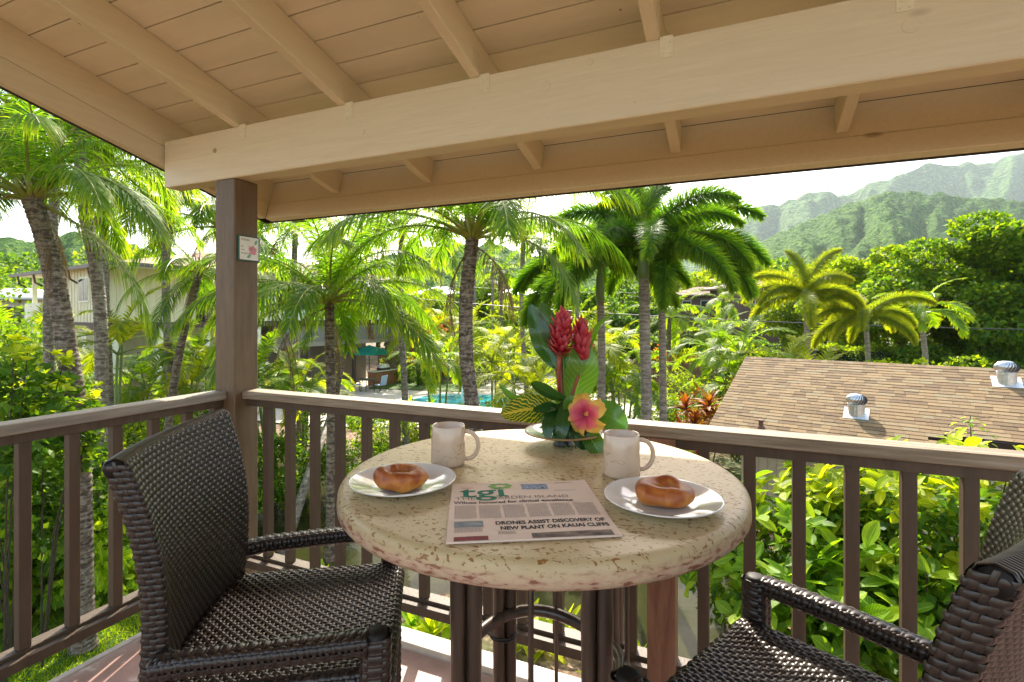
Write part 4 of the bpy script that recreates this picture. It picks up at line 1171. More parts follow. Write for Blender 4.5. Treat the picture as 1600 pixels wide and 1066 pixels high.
def tree(label, base, h, crown, n, leaf, material, seed, tr=0.18, group=None, clumps=40, tight=0.2, limbs=8, name='broadleaf_tree', low=-0.4):
    base = Vector(base); t = thing(name, label, 'tree', base, 0, group)
    crown = (crown[0] * 0.9, crown[1] * 0.9, h * 0.45); n = int(n * 1.25); c = (0, 0, h - crown[2] * 1.12)
    pts, out, cc = clump_points(c, crown, n, seed, int(clumps * 1.4), tight, -0.85)
    me = leaf_cloud('crown', pts, out, leaf, material, 0.6, seed, True, 0.6); o = link('crown', me, t); o['kind'] = 'stuff'
    mb = MB(); mb.tube([(0, 0, 0), (tr * .6, 0, c[2] * 0.4), (0, tr * .4, c[2] * 0.9)], [tr * 1.3, tr, tr * 0.75], 9)
    mb.build('trunk', M['branch'], t, smooth=True)
    for q in cc[:limbs]:
        q = Vector(q); a = Vector((0, tr * .3, c[2] * 0.75)); mb = MB()
        mb.tube([a, a.lerp(q, 0.45) + Vector((0, 0, 0.06 * h)), q], [tr * 0.5, tr * 0.3, tr * 0.1], 6); mb.build('limb', M['branch'], t, smooth=True)
    return t


def strap_plant(name, label, base, n, L, w, material, seed, group=None, cat='plant', stem=0.0, up=0.9, sc=1.0):
    """rosette of long pointed leaves (ti plants, cordylines, dracaenas); each leaf is a part"""
    rg = np.random.default_rng(seed); t = thing(name, label, cat, base, 0, group)
    heads = [(0, 0, stem)] if stem < 0.5 else [(0, 0, stem), (0.25, 0.1, stem * 0.7), (-0.2, 0.2, stem * 0.5)]
    for hx, hy, hz in heads:
        if hz > 0.05:
            mb = MB(); mb.tube([(hx * 0.3, hy * 0.3, 0), (hx * .8, hy * .8, hz * 0.5), (hx, hy, hz)], [0.022, 0.018, 0.016], 6); mb.build('stem', M['stem'], t)
        for i in range(n):
            az = i * 2.4 + rg.uniform(-.3, .3); el = math.radians(80 - 85 * (i / n) + rg.uniform(-8, 8))
            v = int(rg.integers(0, 3)); me = strap_leaf(v, material)
            s = L * rg.uniform(0.75, 1.1)
            link('leaf', me, t, (hx, hy, hz + 0.01 * (n - i)), (rg.uniform(-.3, .3), -el, az), (s, s * w, s))
    return t


_sl = {}
def strap_leaf(v, material):
    k = (v, material.name)
    if k in _sl: return _sl[k]
    arch = (0.25, 0.5, 0.8)[v]
    mb = MB()
    def F(u, q):
        wdt = (math.sin(math.pi * min(1, u * 0.93 + 0.05)) ** 0.75) * 0.5 + 0.015; y = (q - 0.5) * wdt
        return (u * (1 - 0.15 * arch * u), y, 0.10 * abs(q - 0.5) * wdt * 4 * (1 - u) - arch * u * u * 0.55)
    mb.grid(F, 6, 2); rg = np.random.default_rng(v)
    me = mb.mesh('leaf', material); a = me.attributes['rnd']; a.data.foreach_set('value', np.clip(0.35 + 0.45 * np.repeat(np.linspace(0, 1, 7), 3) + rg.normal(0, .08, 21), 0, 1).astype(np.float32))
    _sl[k] = me; return me


_bl = {}
def broad_leaf(v, material):
    k = (v, material.name)
    if k in _bl: return _bl[k]
    arch = (0.12, 0.3, 0.5)[v]; mb = MB()
    def F(u, q):
        wdt = (math.sin(math.pi * (0.04 + 0.93 * u) ** 1.15) ** 0.8) * 0.56 + 0.01; y = (q - 0.5) * wdt
        return (u * (1 - 0.1 * arch), y, 0.30 * abs(q - 0.5) * wdt - arch * u * u * 0.5 + 0.015 * math.sin(9 * u) * abs(q - .5) * 2)
    mb.grid(F, 6, 4); me = mb.mesh('leaf', material, True); me.attributes['rnd'].data.foreach_set('value', np.full(35, 0.5, np.float32))
    _bl[k] = me; return me


def leafy_shrub(label, base, rad, nleaf, L, material, seed, group, cz, fill=900, fl=0.10, fmat=None, heads=26, name='broadleaf_shrub'):
    """near shrub: whorls of big leaves, each leaf a part; small inner foliage behind them"""
    rg = np.random.default_rng(seed); base = Vector(base); t = thing(name, label, 'shrub', base, 0, group)
    cd = rg.normal(0, 1, (heads * 4, 3)); cd /= np.linalg.norm(cd, axis=1, keepdims=True); cd = cd[cd[:, 2] > -0.45][:heads]
    hp = cd * np.array(rad) * rg.uniform(0.6, 1.0, (len(cd), 1)) + np.array([0, 0, cz])
    per = max(3, nleaf // len(hp))
    for h, dd in zip(hp, cd):
        tilt = Vector((dd[0] * 0.5, dd[1] * 0.5, 1)).normalized(); qd = Vector((0, 0, 1)).rotation_difference(tilt)
        for i in range(per):
            az = i * 2.4 + rg.uniform(-.4, .4); el = 0.75 - 1.0 * i / per + rg.uniform(-.25, .25)
            e = qd.to_matrix() @ Euler((rg.uniform(-.5, .5), -el, az)).to_matrix()
            s = L * rg.uniform(0.6, 1.2)
            link('leaf', broad_leaf(int(rg.integers(0, 3)), material), t, tuple(h + rg.normal(0, 0.02, 3)), e.to_euler(), (s, s * rg.uniform(.85, 1.1), s))
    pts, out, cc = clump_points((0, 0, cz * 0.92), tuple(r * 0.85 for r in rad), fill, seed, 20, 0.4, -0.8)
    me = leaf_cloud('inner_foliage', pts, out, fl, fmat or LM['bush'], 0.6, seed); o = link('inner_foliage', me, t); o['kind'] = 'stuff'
    for h in hp[:4]:
        mb = MB(); q = Vector(h); mb.tube([(0, 0, 0), (q.x * .3, q.y * .3, q.z * .55), q], [0.015, 0.011, 0.006], 5); mb.build('branch', M['twig'], t)
    return t


# ------------------------------------------------------------------ ground, water, hills, haze
from mathutils import noise as mn

def pond_d(r, f):
    """signed measure: < 1 inside the pond (right, forward coordinates)"""
    ax = Vector((-11.5, 7.5)).normalized(); c = Vector((-2.6, 13.2)); v = Vector((r, f)) - c
    a = v.dot(ax); b = v.x * -ax.y + v.y * ax.x
    w = 1 + 0.12 * math.sin(a * 0.9 + 1) + 0.08 * math.sin(a * 2.1)
    return math.sqrt((a / 8.2) ** 2 + (b / (2.9 * w)) ** 2)


def build_ground():
    m, nt, nd, lk = mat('garden_soil')
    tc = nd.new('ShaderNodeTexCoord')
    n1 = nd.new('ShaderNodeTexNoise'); n1.inputs['Scale'].default_value = 0.35; n1.inputs['Detail'].default_value = 6; lk.new(tc.outputs['Object'], n1.inputs['Vector'])
    n2 = nd.new('ShaderNodeTexNoise'); n2.inputs['Scale'].default_value = 9; n2.inputs['Detail'].default_value = 8; lk.new(tc.outputs['Object'], n2.inputs['Vector'])
    r2 = ramp(nd, [(0.32, (0.055, 0.032, 0.018)), (0.5, (0.16, 0.095, 0.055)), (0.66, (0.34, 0.23, 0.14))]); lk.new(n2.outputs['Fac'], r2.inputs[0])
    r1 = ramp(nd, [(0.3, (0.025, 0.05, 0.012)), (0.7, (0.07, 0.12, 0.02))]); lk.new(n2.outputs['Fac'], r1.inputs[0])
    at_ = nd.new('ShaderNodeAttribute'); at_.attribute_name = 'rnd'
    ad = nd.new('ShaderNodeMath'); ad.operation = 'ADD'; lk.new(at_.outputs['Fac'], ad.inputs[0]); lk.new(n1.outputs['Fac'], ad.inputs[1])
    st = ramp(nd, [(0.80, (0, 0, 0)), (0.98, (1, 1, 1))]); lk.new(ad.outputs[0], st.inputs[0])
    mx = nd.new('ShaderNodeMixRGB'); lk.new(st.outputs[0], mx.inputs[0]); lk.new(r2.outputs[0], mx.inputs[1]); lk.new(r1.outputs[0], mx.inputs[2])
    b = nd.new('ShaderNodeBsdfPrincipled'); b.inputs['Roughness'].default_value = 0.95; lk.new(mx.outputs[0], b.inputs['Base Color'])
    bp = nd.new('ShaderNodeBump'); bp.inputs['Strength'].default_value = 0.8; bp.inputs['Distance'].default_value = 0.05; lk.new(n2.outputs['Fac'], bp.inputs['Height']); lk.new(bp.outputs[0], b.inputs['Normal'])
    o = nd.new('ShaderNodeOutputMaterial'); lk.new(b.outputs[0], o.inputs[0])
    NA = 300; radii = np.concatenate([np.linspace(0.5, 30, 75), np.geomspace(31, 7000, 46)]); V = []; R = []
    for r in radii:
        for k in range(NA):
            w = 2 * math.pi * k / NA; x, f = r * math.sin(w), r * math.cos(w)
            z = G; d = pond_d(x, f)
            if d < 1.12: z = G - 0.75 * min(1, max(0, (1.12 - d) / 0.22))
            z += 0.05 * mn.noise(Vector((x * 0.7, f * 0.7, 0))) if r < 60 and not (22 < f < 40 and -14 < x < 12) else 0
            p = P(x, f, z); V.append(p)
            g = 0.45 if f > 14 else 0.25
            R.append(g if not (x < -2 and f > 9.5) else 0.3)
    NR = len(radii)
    i, k = np.meshgrid(np.arange(NR - 1), np.arange(NA), indexing='ij'); i = i.ravel(); k = k.ravel(); k2 = (k + 1) % NA
    F = np.stack([i * NA + k, (i + 1) * NA + k, (i + 1) * NA + k2, i * NA + k2], -1)
    lo = np.concatenate([np.arange(NA)[::-1], F.ravel()]); to = np.concatenate([[NA], np.full(len(F), 4)]); st_ = np.concatenate([[0], np.cumsum(to)[:-1]])
    V = np.array([tuple(v) for v in V]); me = npmesh('ground', V, lo, st_, to, m, False, R)
    # flip to face upwards
    me.flip_normals(); o = link('ground', me); tag(o, kind='structure')
    # lawn sheet + grass
    def lawn(name, poly, z, blades, hgt, seed):
        c = [P(a, b, z) for a, b in poly]
        mb = MB(); mb.add([tuple(p) for p in c], [tuple(range(len(c)))])
        o = mb.build(name, noise_mat('lawn_base', [(0.3, (0.03, 0.07, 0.012)), (0.7, (0.09, 0.16, 0.02))], (1, 1, 1), 5, 0.9, 0.4, 0.02, detail=9)); tag(o, kind='structure')
        if blades:
            rg = np.random.default_rng(seed); A = np.array(poly); mn_, mx_ = A.min(0), A.max(0)
            pts = rg.uniform(mn_, mx_, (blades * 2, 2))
            ins = np.zeros(len(pts), bool); j = len(A) - 1
            for i_ in range(len(A)):
                c1 = (A[i_, 1] > pts[:, 1]) != (A[j, 1] > pts[:, 1])
                xx = (A[j, 0] - A[i_, 0]) * (pts[:, 1] - A[i_, 1]) / (A[j, 1] - A[i_, 1] + 1e-9) + A[i_, 0]
                ins ^= c1 & (pts[:, 0] < xx); j = i_
            pts = pts[ins][:blades]; N = len(pts)
            w = np.stack([pts[:, 0] * CY - pts[:, 1] * SY, pts[:, 0] * SY + pts[:, 1] * CY, np.full(N, z)], -1)
            a = rg.uniform(0, 6.28, N); h = hgt * rg.uniform(0.5, 1.3, N); ln = rg.normal(0, 0.5, (N, 2)) * h[:, None]
            s = np.stack([np.cos(a), np.sin(a), 0 * a], -1) * (hgt * 0.16)
            tip = w + np.concatenate([ln, h[:, None]], 1)
            V = np.stack([w - s, w + s, tip], 1).reshape(-1, 3); F = np.arange(N * 3)
            me = npmesh('grass', V, F, np.arange(N) * 3, np.full(N, 3), LM['palm'], False, np.repeat(rg.uniform(0.1, 0.95, N), 3))
            g = link('grass', me); tag(g, kind='stuff')
    lawn('lawn', [(-9.5, 4.5), (-2.6, 4.5), (-3.9, 6.6), (-4.4, 8.6), (-6.0, 9.9), (-9.0, 10.4), (-11.5, 10.2), (-12, 6)], G + 0.06, 60000, 0.06, 5)
    lawn('lawn', [(-9.5, 34), (-2.8, 32.6), (-1.5, 36.5), (-9, 38.5)], G + 0.075, 0, 0.08, 6)
    # pond
    m, nt, nd, lk = mat('pond_water')
    b = nd.new('ShaderNodeBsdfPrincipled'); b.inputs['Base Color'].default_value = (0.030, 0.032, 0.010, 1); b.inputs['Roughness'].default_value = 0.12; b.inputs['Specular IOR Level'].default_value = 0.06
    tc = nd.new('ShaderNodeTexCoord'); nz = nd.new('ShaderNodeTexNoise'); nz.inputs['Scale'].default_value = 2.2; nz.inputs['Detail'].default_value = 3; lk.new(tc.outputs['Object'], nz.inputs['Vector'])
    bp = nd.new('ShaderNodeBump'); bp.inputs['Strength'].default_value = 0.10; bp.inputs['Distance'].default_value = 0.1; lk.new(nz.outputs['Fac'], bp.inputs['Height']); lk.new(bp.outputs[0], b.inputs['Normal'])
    o = nd.new('ShaderNodeOutputMaterial'); lk.new(b.outputs[0], o.inputs[0])
    ax = Vector((-11.5, 7.5)).normalized(); V = []
    for k in range(64):
        w = 2 * math.pi * k / 64; a, bb = 9.1 * math.cos(w), 3.9 * math.sin(w)
        V.append(tuple(P(-2.6 + ax.x * a - ax.y * bb, 13.2 + ax.y * a + ax.x * bb, G - 0.30)))
    mb = MB(); mb.add(V, [tuple(range(64))]); o = mb.build('pond_water', m); tag(o, kind='structure')
    # pool terrace and pool
    mb = MB(); pts = [P(a, b, G + 0.065) for a, b in [(-15, 25), (-8.5, 22.6), (4, 22.2), (10, 24), (12, 30), (6, 36), (-2.6, 36.8), (-3.0, 32.4), (-9.3, 33.8), (-10, 40), (-17, 40)]]
    mb.add([tuple(p) for p in pts], [tuple(range(len(pts)))])
    o = mb.build('pool_terrace', noise_mat('pale_concrete', [(0.3, (0.42, 0.37, 0.29)), (0.7, (0.55, 0.50, 0.41))], (1, 1, 1), 1.4, 0.8, 0.2, 0.01, detail=8)); tag(o, kind='structure')
    pool = [(-7.6, 25.2), (-2.0, 24.6), (2.2, 25.2), (3.6, 27.5), (2.0, 30.2), (-1.0, 31.4), (-4.6, 31.6), (-6.6, 29.4)]
    mb = MB(); mb.add([tuple(P(a, b, G + 0.074)) for a, b in pool], [tuple(range(8))])
    m, nt, nd, lk = mat('pool_water')
    b = nd.new('ShaderNodeBsdfPrincipled'); b.inputs['Roughness'].default_value = 0.06
    vo = nd.new('ShaderNodeTexNoise'); vo.inputs['Scale'].default_value = 1.3; tc = nd.new('ShaderNodeTexCoord'); lk.new(tc.outputs['Object'], vo.inputs['Vector'])
    rp = ramp(nd, [(0.3, (0.03, 0.30, 0.36)), (0.7, (0.10, 0.48, 0.52))]); lk.new(vo.outputs['Fac'], rp.inputs[0]); lk.new(rp.outputs[0], b.inputs['Base Color'])
    bp = nd.new('ShaderNodeBump'); bp.inputs['Strength'].default_value = 0.15; bp.inputs['Distance'].default_value = 0.1; lk.new(vo.outputs['Fac'], bp.inputs['Height']); lk.new(bp.outputs[0], b.inputs['Normal'])
    o = nd.new('ShaderNodeOutputMaterial'); lk.new(b.outputs[0], o.inputs[0])
    o = mb.build('pool_water', m); tag(o, kind='structure')
    mb = MB(); n = len(pool)
    for i in range(n):
        a, b2 = pool[i], pool[(i + 1) % n]
        mb.tube([P(*a, G + 0.085), P(*b2, G + 0.085)], 0.14, 6, squash=0.35)
    o = mb.build('pool_coping', M['china']); tag(o, kind='structure')


def ridge(name, dep, front, crest, cols, seed, gully=0.0, bump=0.0, bscale=30, nx=420, nt_=70, haze=None):
    xs = np.array([c[0] for c in crest]); ys = np.array([c[1] for c in crest])
    px = np.linspace(xs[0], xs[-1], nx); cy = np.interp(px, xs, ys)
    V = []; R = []
    for x, y in zip(px, cy):
        H = (490 - y) / 807.6 * dep + EYE - G
        for j in range(nt_ + 1):
            t = j / nt_
            dd = front + (dep - front) * min(t / 0.72, 1.0) + (dep * 0.35) * max(0, (t - 0.72) / 0.28)
            u = min(t / 0.72, 1); hh = H * (u ** 1.25) * (1 if t < 0.72 else 1 - 0.75 * ((t - 0.72) / 0.28))
            w = Vector((x * dep / 807.6, dd, 0))
            g = mn.noise(Vector((w.x / bscale / 3 + seed, w.y / bscale / 14, 1.3)))
            g2 = mn.noise(Vector((w.x / bscale * 1.1 + seed, w.y / bscale / 6, 7.7)))
            hh += gully * H * (-(1 - abs(g) * 2.2) * 0.5 + g2 * 0.30) * (4 * u * (1 - u) + 0.12)
            if bump:
                f1 = mn.fractal(Vector((w.x / bscale, w.y / bscale, seed)), 0.9, 2.1, 4); hh += bump * f1 * min(1, u * 4)
            V.append(tuple(P((x - 800) / 807.6 * dd, dd, G + hh - 2 * (1 - min(1, t * 20))))); R.append(min(1, max(0, 0.5 + 0.5 * g)))
    i, j = np.meshgrid(np.arange(nx - 1), np.arange(nt_), indexing='ij'); i = i.ravel(); j = j.ravel(); n = nt_ + 1
    F = np.stack([i * n + j, (i + 1) * n + j, (i + 1) * n + j + 1, i * n + j + 1], -1)
    m, nt, nd, lk = mat(name + '_forest')
    tc = nd.new('ShaderNodeTexCoord'); n1 = nd.new('ShaderNodeTexNoise'); n1.inputs['Scale'].default_value = 6.0 / bscale; n1.inputs['Detail'].default_value = 8; n1.inputs['Roughness'].default_value = 0.65; lk.new(tc.outputs['Object'], n1.inputs['Vector'])
    rp = ramp(nd, cols); lk.new(n1.outputs['Fac'], rp.inputs[0])
    vo = nd.new('ShaderNodeTexVoronoi'); vo.inputs['Scale'].default_value = 4.0 / bscale; lk.new(tc.outputs['Object'], vo.inputs['Vector'])
    b = nd.new('ShaderNodeBsdfPrincipled'); b.inputs['Roughness'].default_value = 0.95; b.inputs['Specular IOR Level'].default_value = 0.1; lk.new(rp.outputs[0], b.inputs['Base Color'])
    ms = nd.new('ShaderNodeMath'); ms.operation = 'MULTIPLY_ADD'; ms.inputs[1].default_value = -0.8; lk.new(vo.outputs['Distance'], ms.inputs[0]); lk.new(n1.outputs['Fac'], ms.inputs[2])
    bp = nd.new('ShaderNodeBump'); bp.inputs['Strength'].default_value = 1.0; bp.inputs['Distance'].default_value = bscale * 0.22; lk.new(ms.outputs[0], bp.inputs['Height']); lk.new(bp.outputs[0], b.inputs['Normal'])
    o = nd.new('ShaderNodeOutputMaterial'); lk.new(b.outputs[0], o.inputs[0])
    me = npmesh(name, np.array(V), F.ravel(), np.arange(len(F)) * 4, np.full(len(F), 4), m, True, R)
    o = link(name, me); tag(o, kind='structure')


build_ground()
GRN = [(0.34, (0.008, 0.042, 0.004)), (0.5, (0.045, 0.125, 0.010)), (0.66, (0.16, 0.24, 0.02))]
ridge('mountain', 2700, 1500, [(700, 440), (900, 415), (1000, 400), (1080, 382), (1120, 365), (1160, 332), (1200, 316), (1230, 305), (1245, 308), (1270, 301), (1340, 296), (1365, 288), (1390, 276), (1420, 256), (1440, 249), (1470, 247), (1490, 250), (1525, 257), (1550, 248), (1575, 241), (1600, 236), (1680, 225), (1800, 245), (2000, 260), (2400, 330)],
      [(0.32, (0.010, 0.055, 0.006)), (0.50, (0.045, 0.13, 0.012)), (0.66, (0.20, 0.28, 0.05))], 3.3, gully=0.60, bump=20, bscale=100)
ridge('foothill', 1050, 380, [(1060, 440), (1100, 418), (1150, 392), (1200, 372), (1250, 350), (1300, 327), (1340, 307), (1370, 299), (1410, 297), (1450, 300), (1500, 303), (1560, 309), (1610, 318), (1700, 322), (1850, 350), (2300, 400)],
      GRN, 9.1, gully=0.20, bump=11, bscale=34)
ridge('wooded_hill', 330, 120, [(-900, 400), (-500, 380), (-200, 372), (0, 372), (60, 378), (110, 362), (160, 370), (220, 388), (300, 404), (400, 412), (520, 420), (600, 402), (660, 388), (720, 380), (780, 384), (850, 402), (920, 425), (1000, 440), (1150, 455)],
      GRN, 5.2, gully=0.10, bump=5, bscale=11, nx=360)

# the air between here and the hills
hz = MB(); hz.box((-4600, -4600, G - 2.6), (4600, 4600, 1150)); m, nt, nd, lk = mat('haze_air')
pv = nd.new('ShaderNodeVolumePrincipled'); pv.inputs['Density'].default_value = 0.00010; pv.inputs['Color'].default_value = (0.86, 0.95, 1.0, 1); pv.inputs['Anisotropy'].default_value = 0.0
o = nd.new('ShaderNodeOutputMaterial'); lk.new(pv.outputs[0], o.inputs['Volume'])
tag(hz.build('haze', m), kind='stuff')


# ------------------------------------------------------------------ the shed below the balcony
def build_shed():
    Rl = at(1165, 15.4, zat(558, 15.4)); e = D(0.793, -0.61).normalized(); rz = math.atan2(e.y, e.x)
    # local x along the ridge, local -y downslope towards the balcony
    t = thing('shed', 'low shed with brown shingle roof beyond the right railing', 'shed', (Rl.x, Rl.y, G), rz)
    Zr = Rl.z - G; th = math.atan2(1.2, 3.0); ct, st = math.cos(th), math.sin(th)
    LEN = 10.5
    RM = Matrix(((1, 0, 0, 0), (0, -ct, st, 0), (0, -st, -ct, 0), (0, 0, 0, 1)))
    RM = Matrix.Translation((0, 0, Zr)) @ Matrix(((1, 0, 0, 0), (0, -ct, -st, 0), (0, -st, ct, 0), (0, 0, 0, 1)))  # x, s downslope, n up
    m, nt, nd, lk = mat('asphalt_shingle')
    at_ = nd.new('ShaderNodeAttribute'); at_.attribute_name = 'rnd'; oi = nd.new('ShaderNodeObjectInfo')
    fr = nd.new('ShaderNodeMath'); fr.operation = 'ADD'; lk.new(at_.outputs['Fac'], fr.inputs[0]); lk.new(oi.outputs['Random'], fr.inputs[1])
    f2 = nd.new('ShaderNodeMath'); f2.operation = 'FRACT'; lk.new(fr.outputs[0], f2.inputs[0])
    rp = ramp(nd, [(0.0, (0.115, 0.070, 0.032)), (0.35, (0.180, 0.115, 0.052)), (0.7, (0.235, 0.152, 0.068)), (1.0, (0.20, 0.155, 0.085))]); lk.new(f2.outputs[0], rp.inputs[0])
    tc = nd.new('ShaderNodeTexCoord'); nz = nd.new('ShaderNodeTexNoise'); nz.inputs['Scale'].default_value = 60; nz.inputs['Detail'].default_value = 4; lk.new(tc.outputs['Object'], nz.inputs['Vector'])
    r2 = ramp(nd, [(0.35, (0.6, 0.6, 0.6)), (0.65, (1.2, 1.2, 1.2))]); lk.new(nz.outputs['Fac'], r2.inputs[0])
    mu = nd.new('ShaderNodeMixRGB'); mu.blend_type = 'MULTIPLY'; mu.inputs[0].default_value = 0.6; lk.new(rp.outputs[0], mu.inputs[1]); lk.new(r2.outputs[0], mu.inputs[2])
    b = nd.new('ShaderNodeBsdfPrincipled'); b.inputs['Roughness'].default_value = 0.9; lk.new(mu.outputs[0], b.inputs['Base Color'])
    o = nd.new('ShaderNodeOutputMaterial'); lk.new(b.outputs[0], o.inputs[0])
    roof = MB(); roof.box((0.03, 0.0, -0.10), (LEN, 3.10, -0.012), RM); roof.box((0.03, 3.10, -0.09), (4.12, 4.05, -0.012), RM)
    roof.box((0.03, -0.0, -0.10), (LEN, 0.05, -0.012), Matrix.Translation((0, 0, 0)) @ RM)
    ro = roof.build('roof', M['dark'], t)
    bk = MB(); RB = Matrix.Translation((0, 0, Zr)) @ Matrix(((1, 0, 0, 0), (0, ct, st, 0), (0, -st, ct, 0), (0, 0, 0, 1)))
    bk.box((0.03, 0.0, -0.10), (LEN, 3.1, -0.002), RB); bk.build('rear_slope', m, t)
    ex = 0.141; rg = np.random.default_rng(4)
    protos = []
    for k in range(6):
        w = (0.335, 0.25, 0.30, 0.20, 0.335, 0.28)[k]
        q = MB(); q.box((0.002, -ex - 0.03, -0.001), (w - 0.002, 0.0, 0.011), RM.to_3x3().to_4x4() @ Matrix.Rotation(math.radians(3.4), 4, 'X'), r=0.16 * k)
        pm_ = q.mesh('shingle', m); pm_.flip_normals(); protos.append((w, pm_))
    tabs = []
    ns = int(4.08 / ex)
    for c in range(ns):
        s1 = (c + 1) * ex; xe = LEN if s1 < 3.12 else 4.13; x = 0.02 - rg.uniform(0, 0.2)
        while x < xe:
            k = int(rg.integers(0, 6)); w = protos[k][0]
            if x + w > 0.02: tabs.append((max(x, 0.0), s1, k, rg.uniform(0, 0.004)))
            x += w
    eye = Vector((0, 0, EYE))
    T = Matrix.Translation((Rl.x, Rl.y, G)) @ Matrix.Rotation(rz, 4, 'Z')
    def vis(tb):
        p = T @ (RM @ Vector((tb[0], tb[1], 0))); d = p - Vector((0, 0, EYE))
        r = d.x * CY + d.y * SY; f = -d.x * SY + d.y * CY; px = 800 + 807.6 * r / f; py = 490 - 807.6 * d.z / f
        lim = 655 + 0.0858 * (px - 900)
        return (0 if (1060 < px < 1600 and py < lim) else 100) + f
    tabs.sort(key=vis)
    rot = RM.to_3x3().to_euler()
    for (x, s, k, up) in tabs[:296]:
        link('shingle', protos[k][1], ro, tuple(RM @ Vector((x, s, up))))
    q = MB()
    for (x, s, k, up) in tabs[296:]:
        w = protos[k][0]; q.box((x + 0.002, s - ex - 0.03, -0.001 + up * 0.5), (x + w - 0.002, s, 0.011 + up), RM @ Matrix.Translation((0, s, 0)) @ Matrix.Rotation(math.radians(3.4), 4, 'X') @ Matrix.Translation((0, -s, 0)), r=rg.uniform(0, 1))
    o = q.build('shingles', m, ro); o['kind'] = 'stuff'
    # ridge caps
    q = MB(); x = 0.0
    while x < LEN:
        q.box((x, -0.01, 0.004), (x + 0.148, 0.13, 0.014), RM, r=rg.uniform(0, 1)); x += 0.15
    o = q.build('ridge_caps', m, ro); o['kind'] = 'stuff'
    # walls: vertical siding boards
    sid = noise_mat('shed_siding', [(0.3, (0.34, 0.29, 0.19)), (0.7, (0.44, 0.385, 0.27))], (3, 3, 1), 2, 0.7, 0.2, 0.005, rrand=0.05)
    wl = MB(); wl.box((0.5, -2.55, 0.0), (LEN - 0.4, 2.5, Zr - 1.12)); wall = wl.build('wall', M['shadow_gap'], t)
    bm = MB(); bm.box((0.004, -0.018, 0), (0.196, 0, Zr - 1.13), bev=0.003); bme = bm.mesh('board', sid)
    for i in range(48): link('board', bme, wall, (0.5 + i * 0.2, -2.551, 0))
    for i in range(25): link('board', bme, wall, (0.499, 2.5 - i * 0.2, 0), (0, 0, -math.pi / 2))
    g = MB(); g.add([(0.48, -2.55, Zr - 1.12), (0.48, 2.5, Zr - 1.12), (0.48, 0, Zr - 0.11), (0.60, -2.55, Zr - 1.12), (0.60, 2.5, Zr - 1.12), (0.60, 0, Zr - 0.11)], [(0, 1, 2), (3, 5, 4), (0, 3, 4, 1), (1, 4, 5, 2), (2, 5, 3, 0)]); g.build('gable', sid, t)
    f = MB(); f.box((0.0, 3.105, -0.16), (LEN, 3.14, -0.008), RM); f.build('eave_board', M['dark'], t)
    f = MB(); f.tube([(2.35, -2.62, 0), (2.35, -2.62, Zr - 1.25)], 0.035, 8); f.build('downpipe', plain('grey_pipe', (0.22, 0.24, 0.25), 0.4), t)
    f = MB(); f.box((0.0, 0.0, -0.16), (0.03, 4.05, -0.013), RM); f.build('rake_board', M['dark'], t)
    # vent stack
    def on_roof(px, py):
        d = P((px - 800) / 807.6, 1, (490 - py) / 807.6); o_ = T.inverted() @ eye; dl = (T.inverted().to_3x3()) @ d
        n = RM.to_3x3() @ Vector((0, 0, 1)); p0 = RM @ Vector((0, 0, 0)); k = (p0 - o_).dot(n) / dl.dot(n); return T @ (o_ + dl * k)
    galv = noise_mat('galvanised_steel', [(0.3, (0.50, 0.52, 0.53)), (0.7, (0.72, 0.74, 0.75))], (6, 6, 6), 2, 0.30, 0.0, metal=0.85)
    galw = noise_mat('flashing', [(0.3, (0.55, 0.57, 0.58)), (0.7, (0.66, 0.68, 0.69))], (6, 6, 6), 2, 0.4, 0.0, metal=0.3)
    def turbine(px, py, label, s=1.0):
        p = on_roof(px, py); v = thing('roof_vent', label, 'roof vent', p, rz, 'turbine vents on the shed roof')
        q = MB(); RMl = Matrix(((1, 0, 0, 0), (0, -ct, -st, 0), (0, -st, ct, 0), (0, 0, 0, 1)))
        q.box((-0.24 * s, -0.24 * s, 0.012), (0.24 * s, 0.24 * s, 0.020), RMl); q.build('flashing', galw, v)
        q = MB(); q.lathe([(0.165 * s, -0.12), (0.165 * s, 0.20 * s), (0.175 * s, 0.21 * s), (0.175 * s, 0.23 * s), (0.0, 0.23 * s)], n=28); q.build('neck', galv, v, smooth=False)
        q = MB(); q.lathe([(0.0, 0.46 * s), (0.06 * s, 0.455 * s), (0.11 * s, 0.44 * s), (0.115 * s, 0.43 * s), (0.0, 0.43 * s)], n=24); q.build('cap', galv, v, smooth=True)
        q = MB(); q.lathe([(0.12 * s, 0.24 * s), (0.14 * s, 0.34 * s), (0.10 * s, 0.42 * s)], n=20); q.build('core', M['dark'], v, smooth=True)
        vm = MB()
        def F(u, w):
            z = 0.235 * s + u * 0.205 * s; r = s * (0.165 + 0.055 * math.sin(u * math.pi * 0.92 + 0.05) - 0.06 * u ** 3) ; a = u * 0.55 + (w - 0.5) * 0.26
            r *= 1 - 0.10 * w
            return (r * math.cos(a), r * math.sin(a), z)
        vm.grid(F, 7, 2); vme = vm.mesh('vane', galv, True)
        for k in range(22): link('vane', vme, v, (0, 0, 0), (0, 0, 2 * math.pi * k / 22))
    turbine(1338, 647, 'round metal turbine vent in the middle of the shingle roof')
    turbine(1573, 598, 'round metal turbine vent near the ridge at the right end of the shingle roof', 1.05)
    p = on_roof(1189, 669); v = MB(); v.lathe([(0.05, -0.05), (0.05, 0.14), (0.062, 0.15), (0.062, 0.19), (0.0, 0.20)], n=14); v.lathe([(0.13, -0.04), (0.06, 0.06)], n=14)
    o = v.build('vent_pipe', plain('rusty_pipe', (0.14, 0.07, 0.045), 0.7), None, loc=p); tag(o, 'short dark vent pipe low on the left side of the shingle roof', 'pipe')
    return on_roof


on_roof = build_shed()


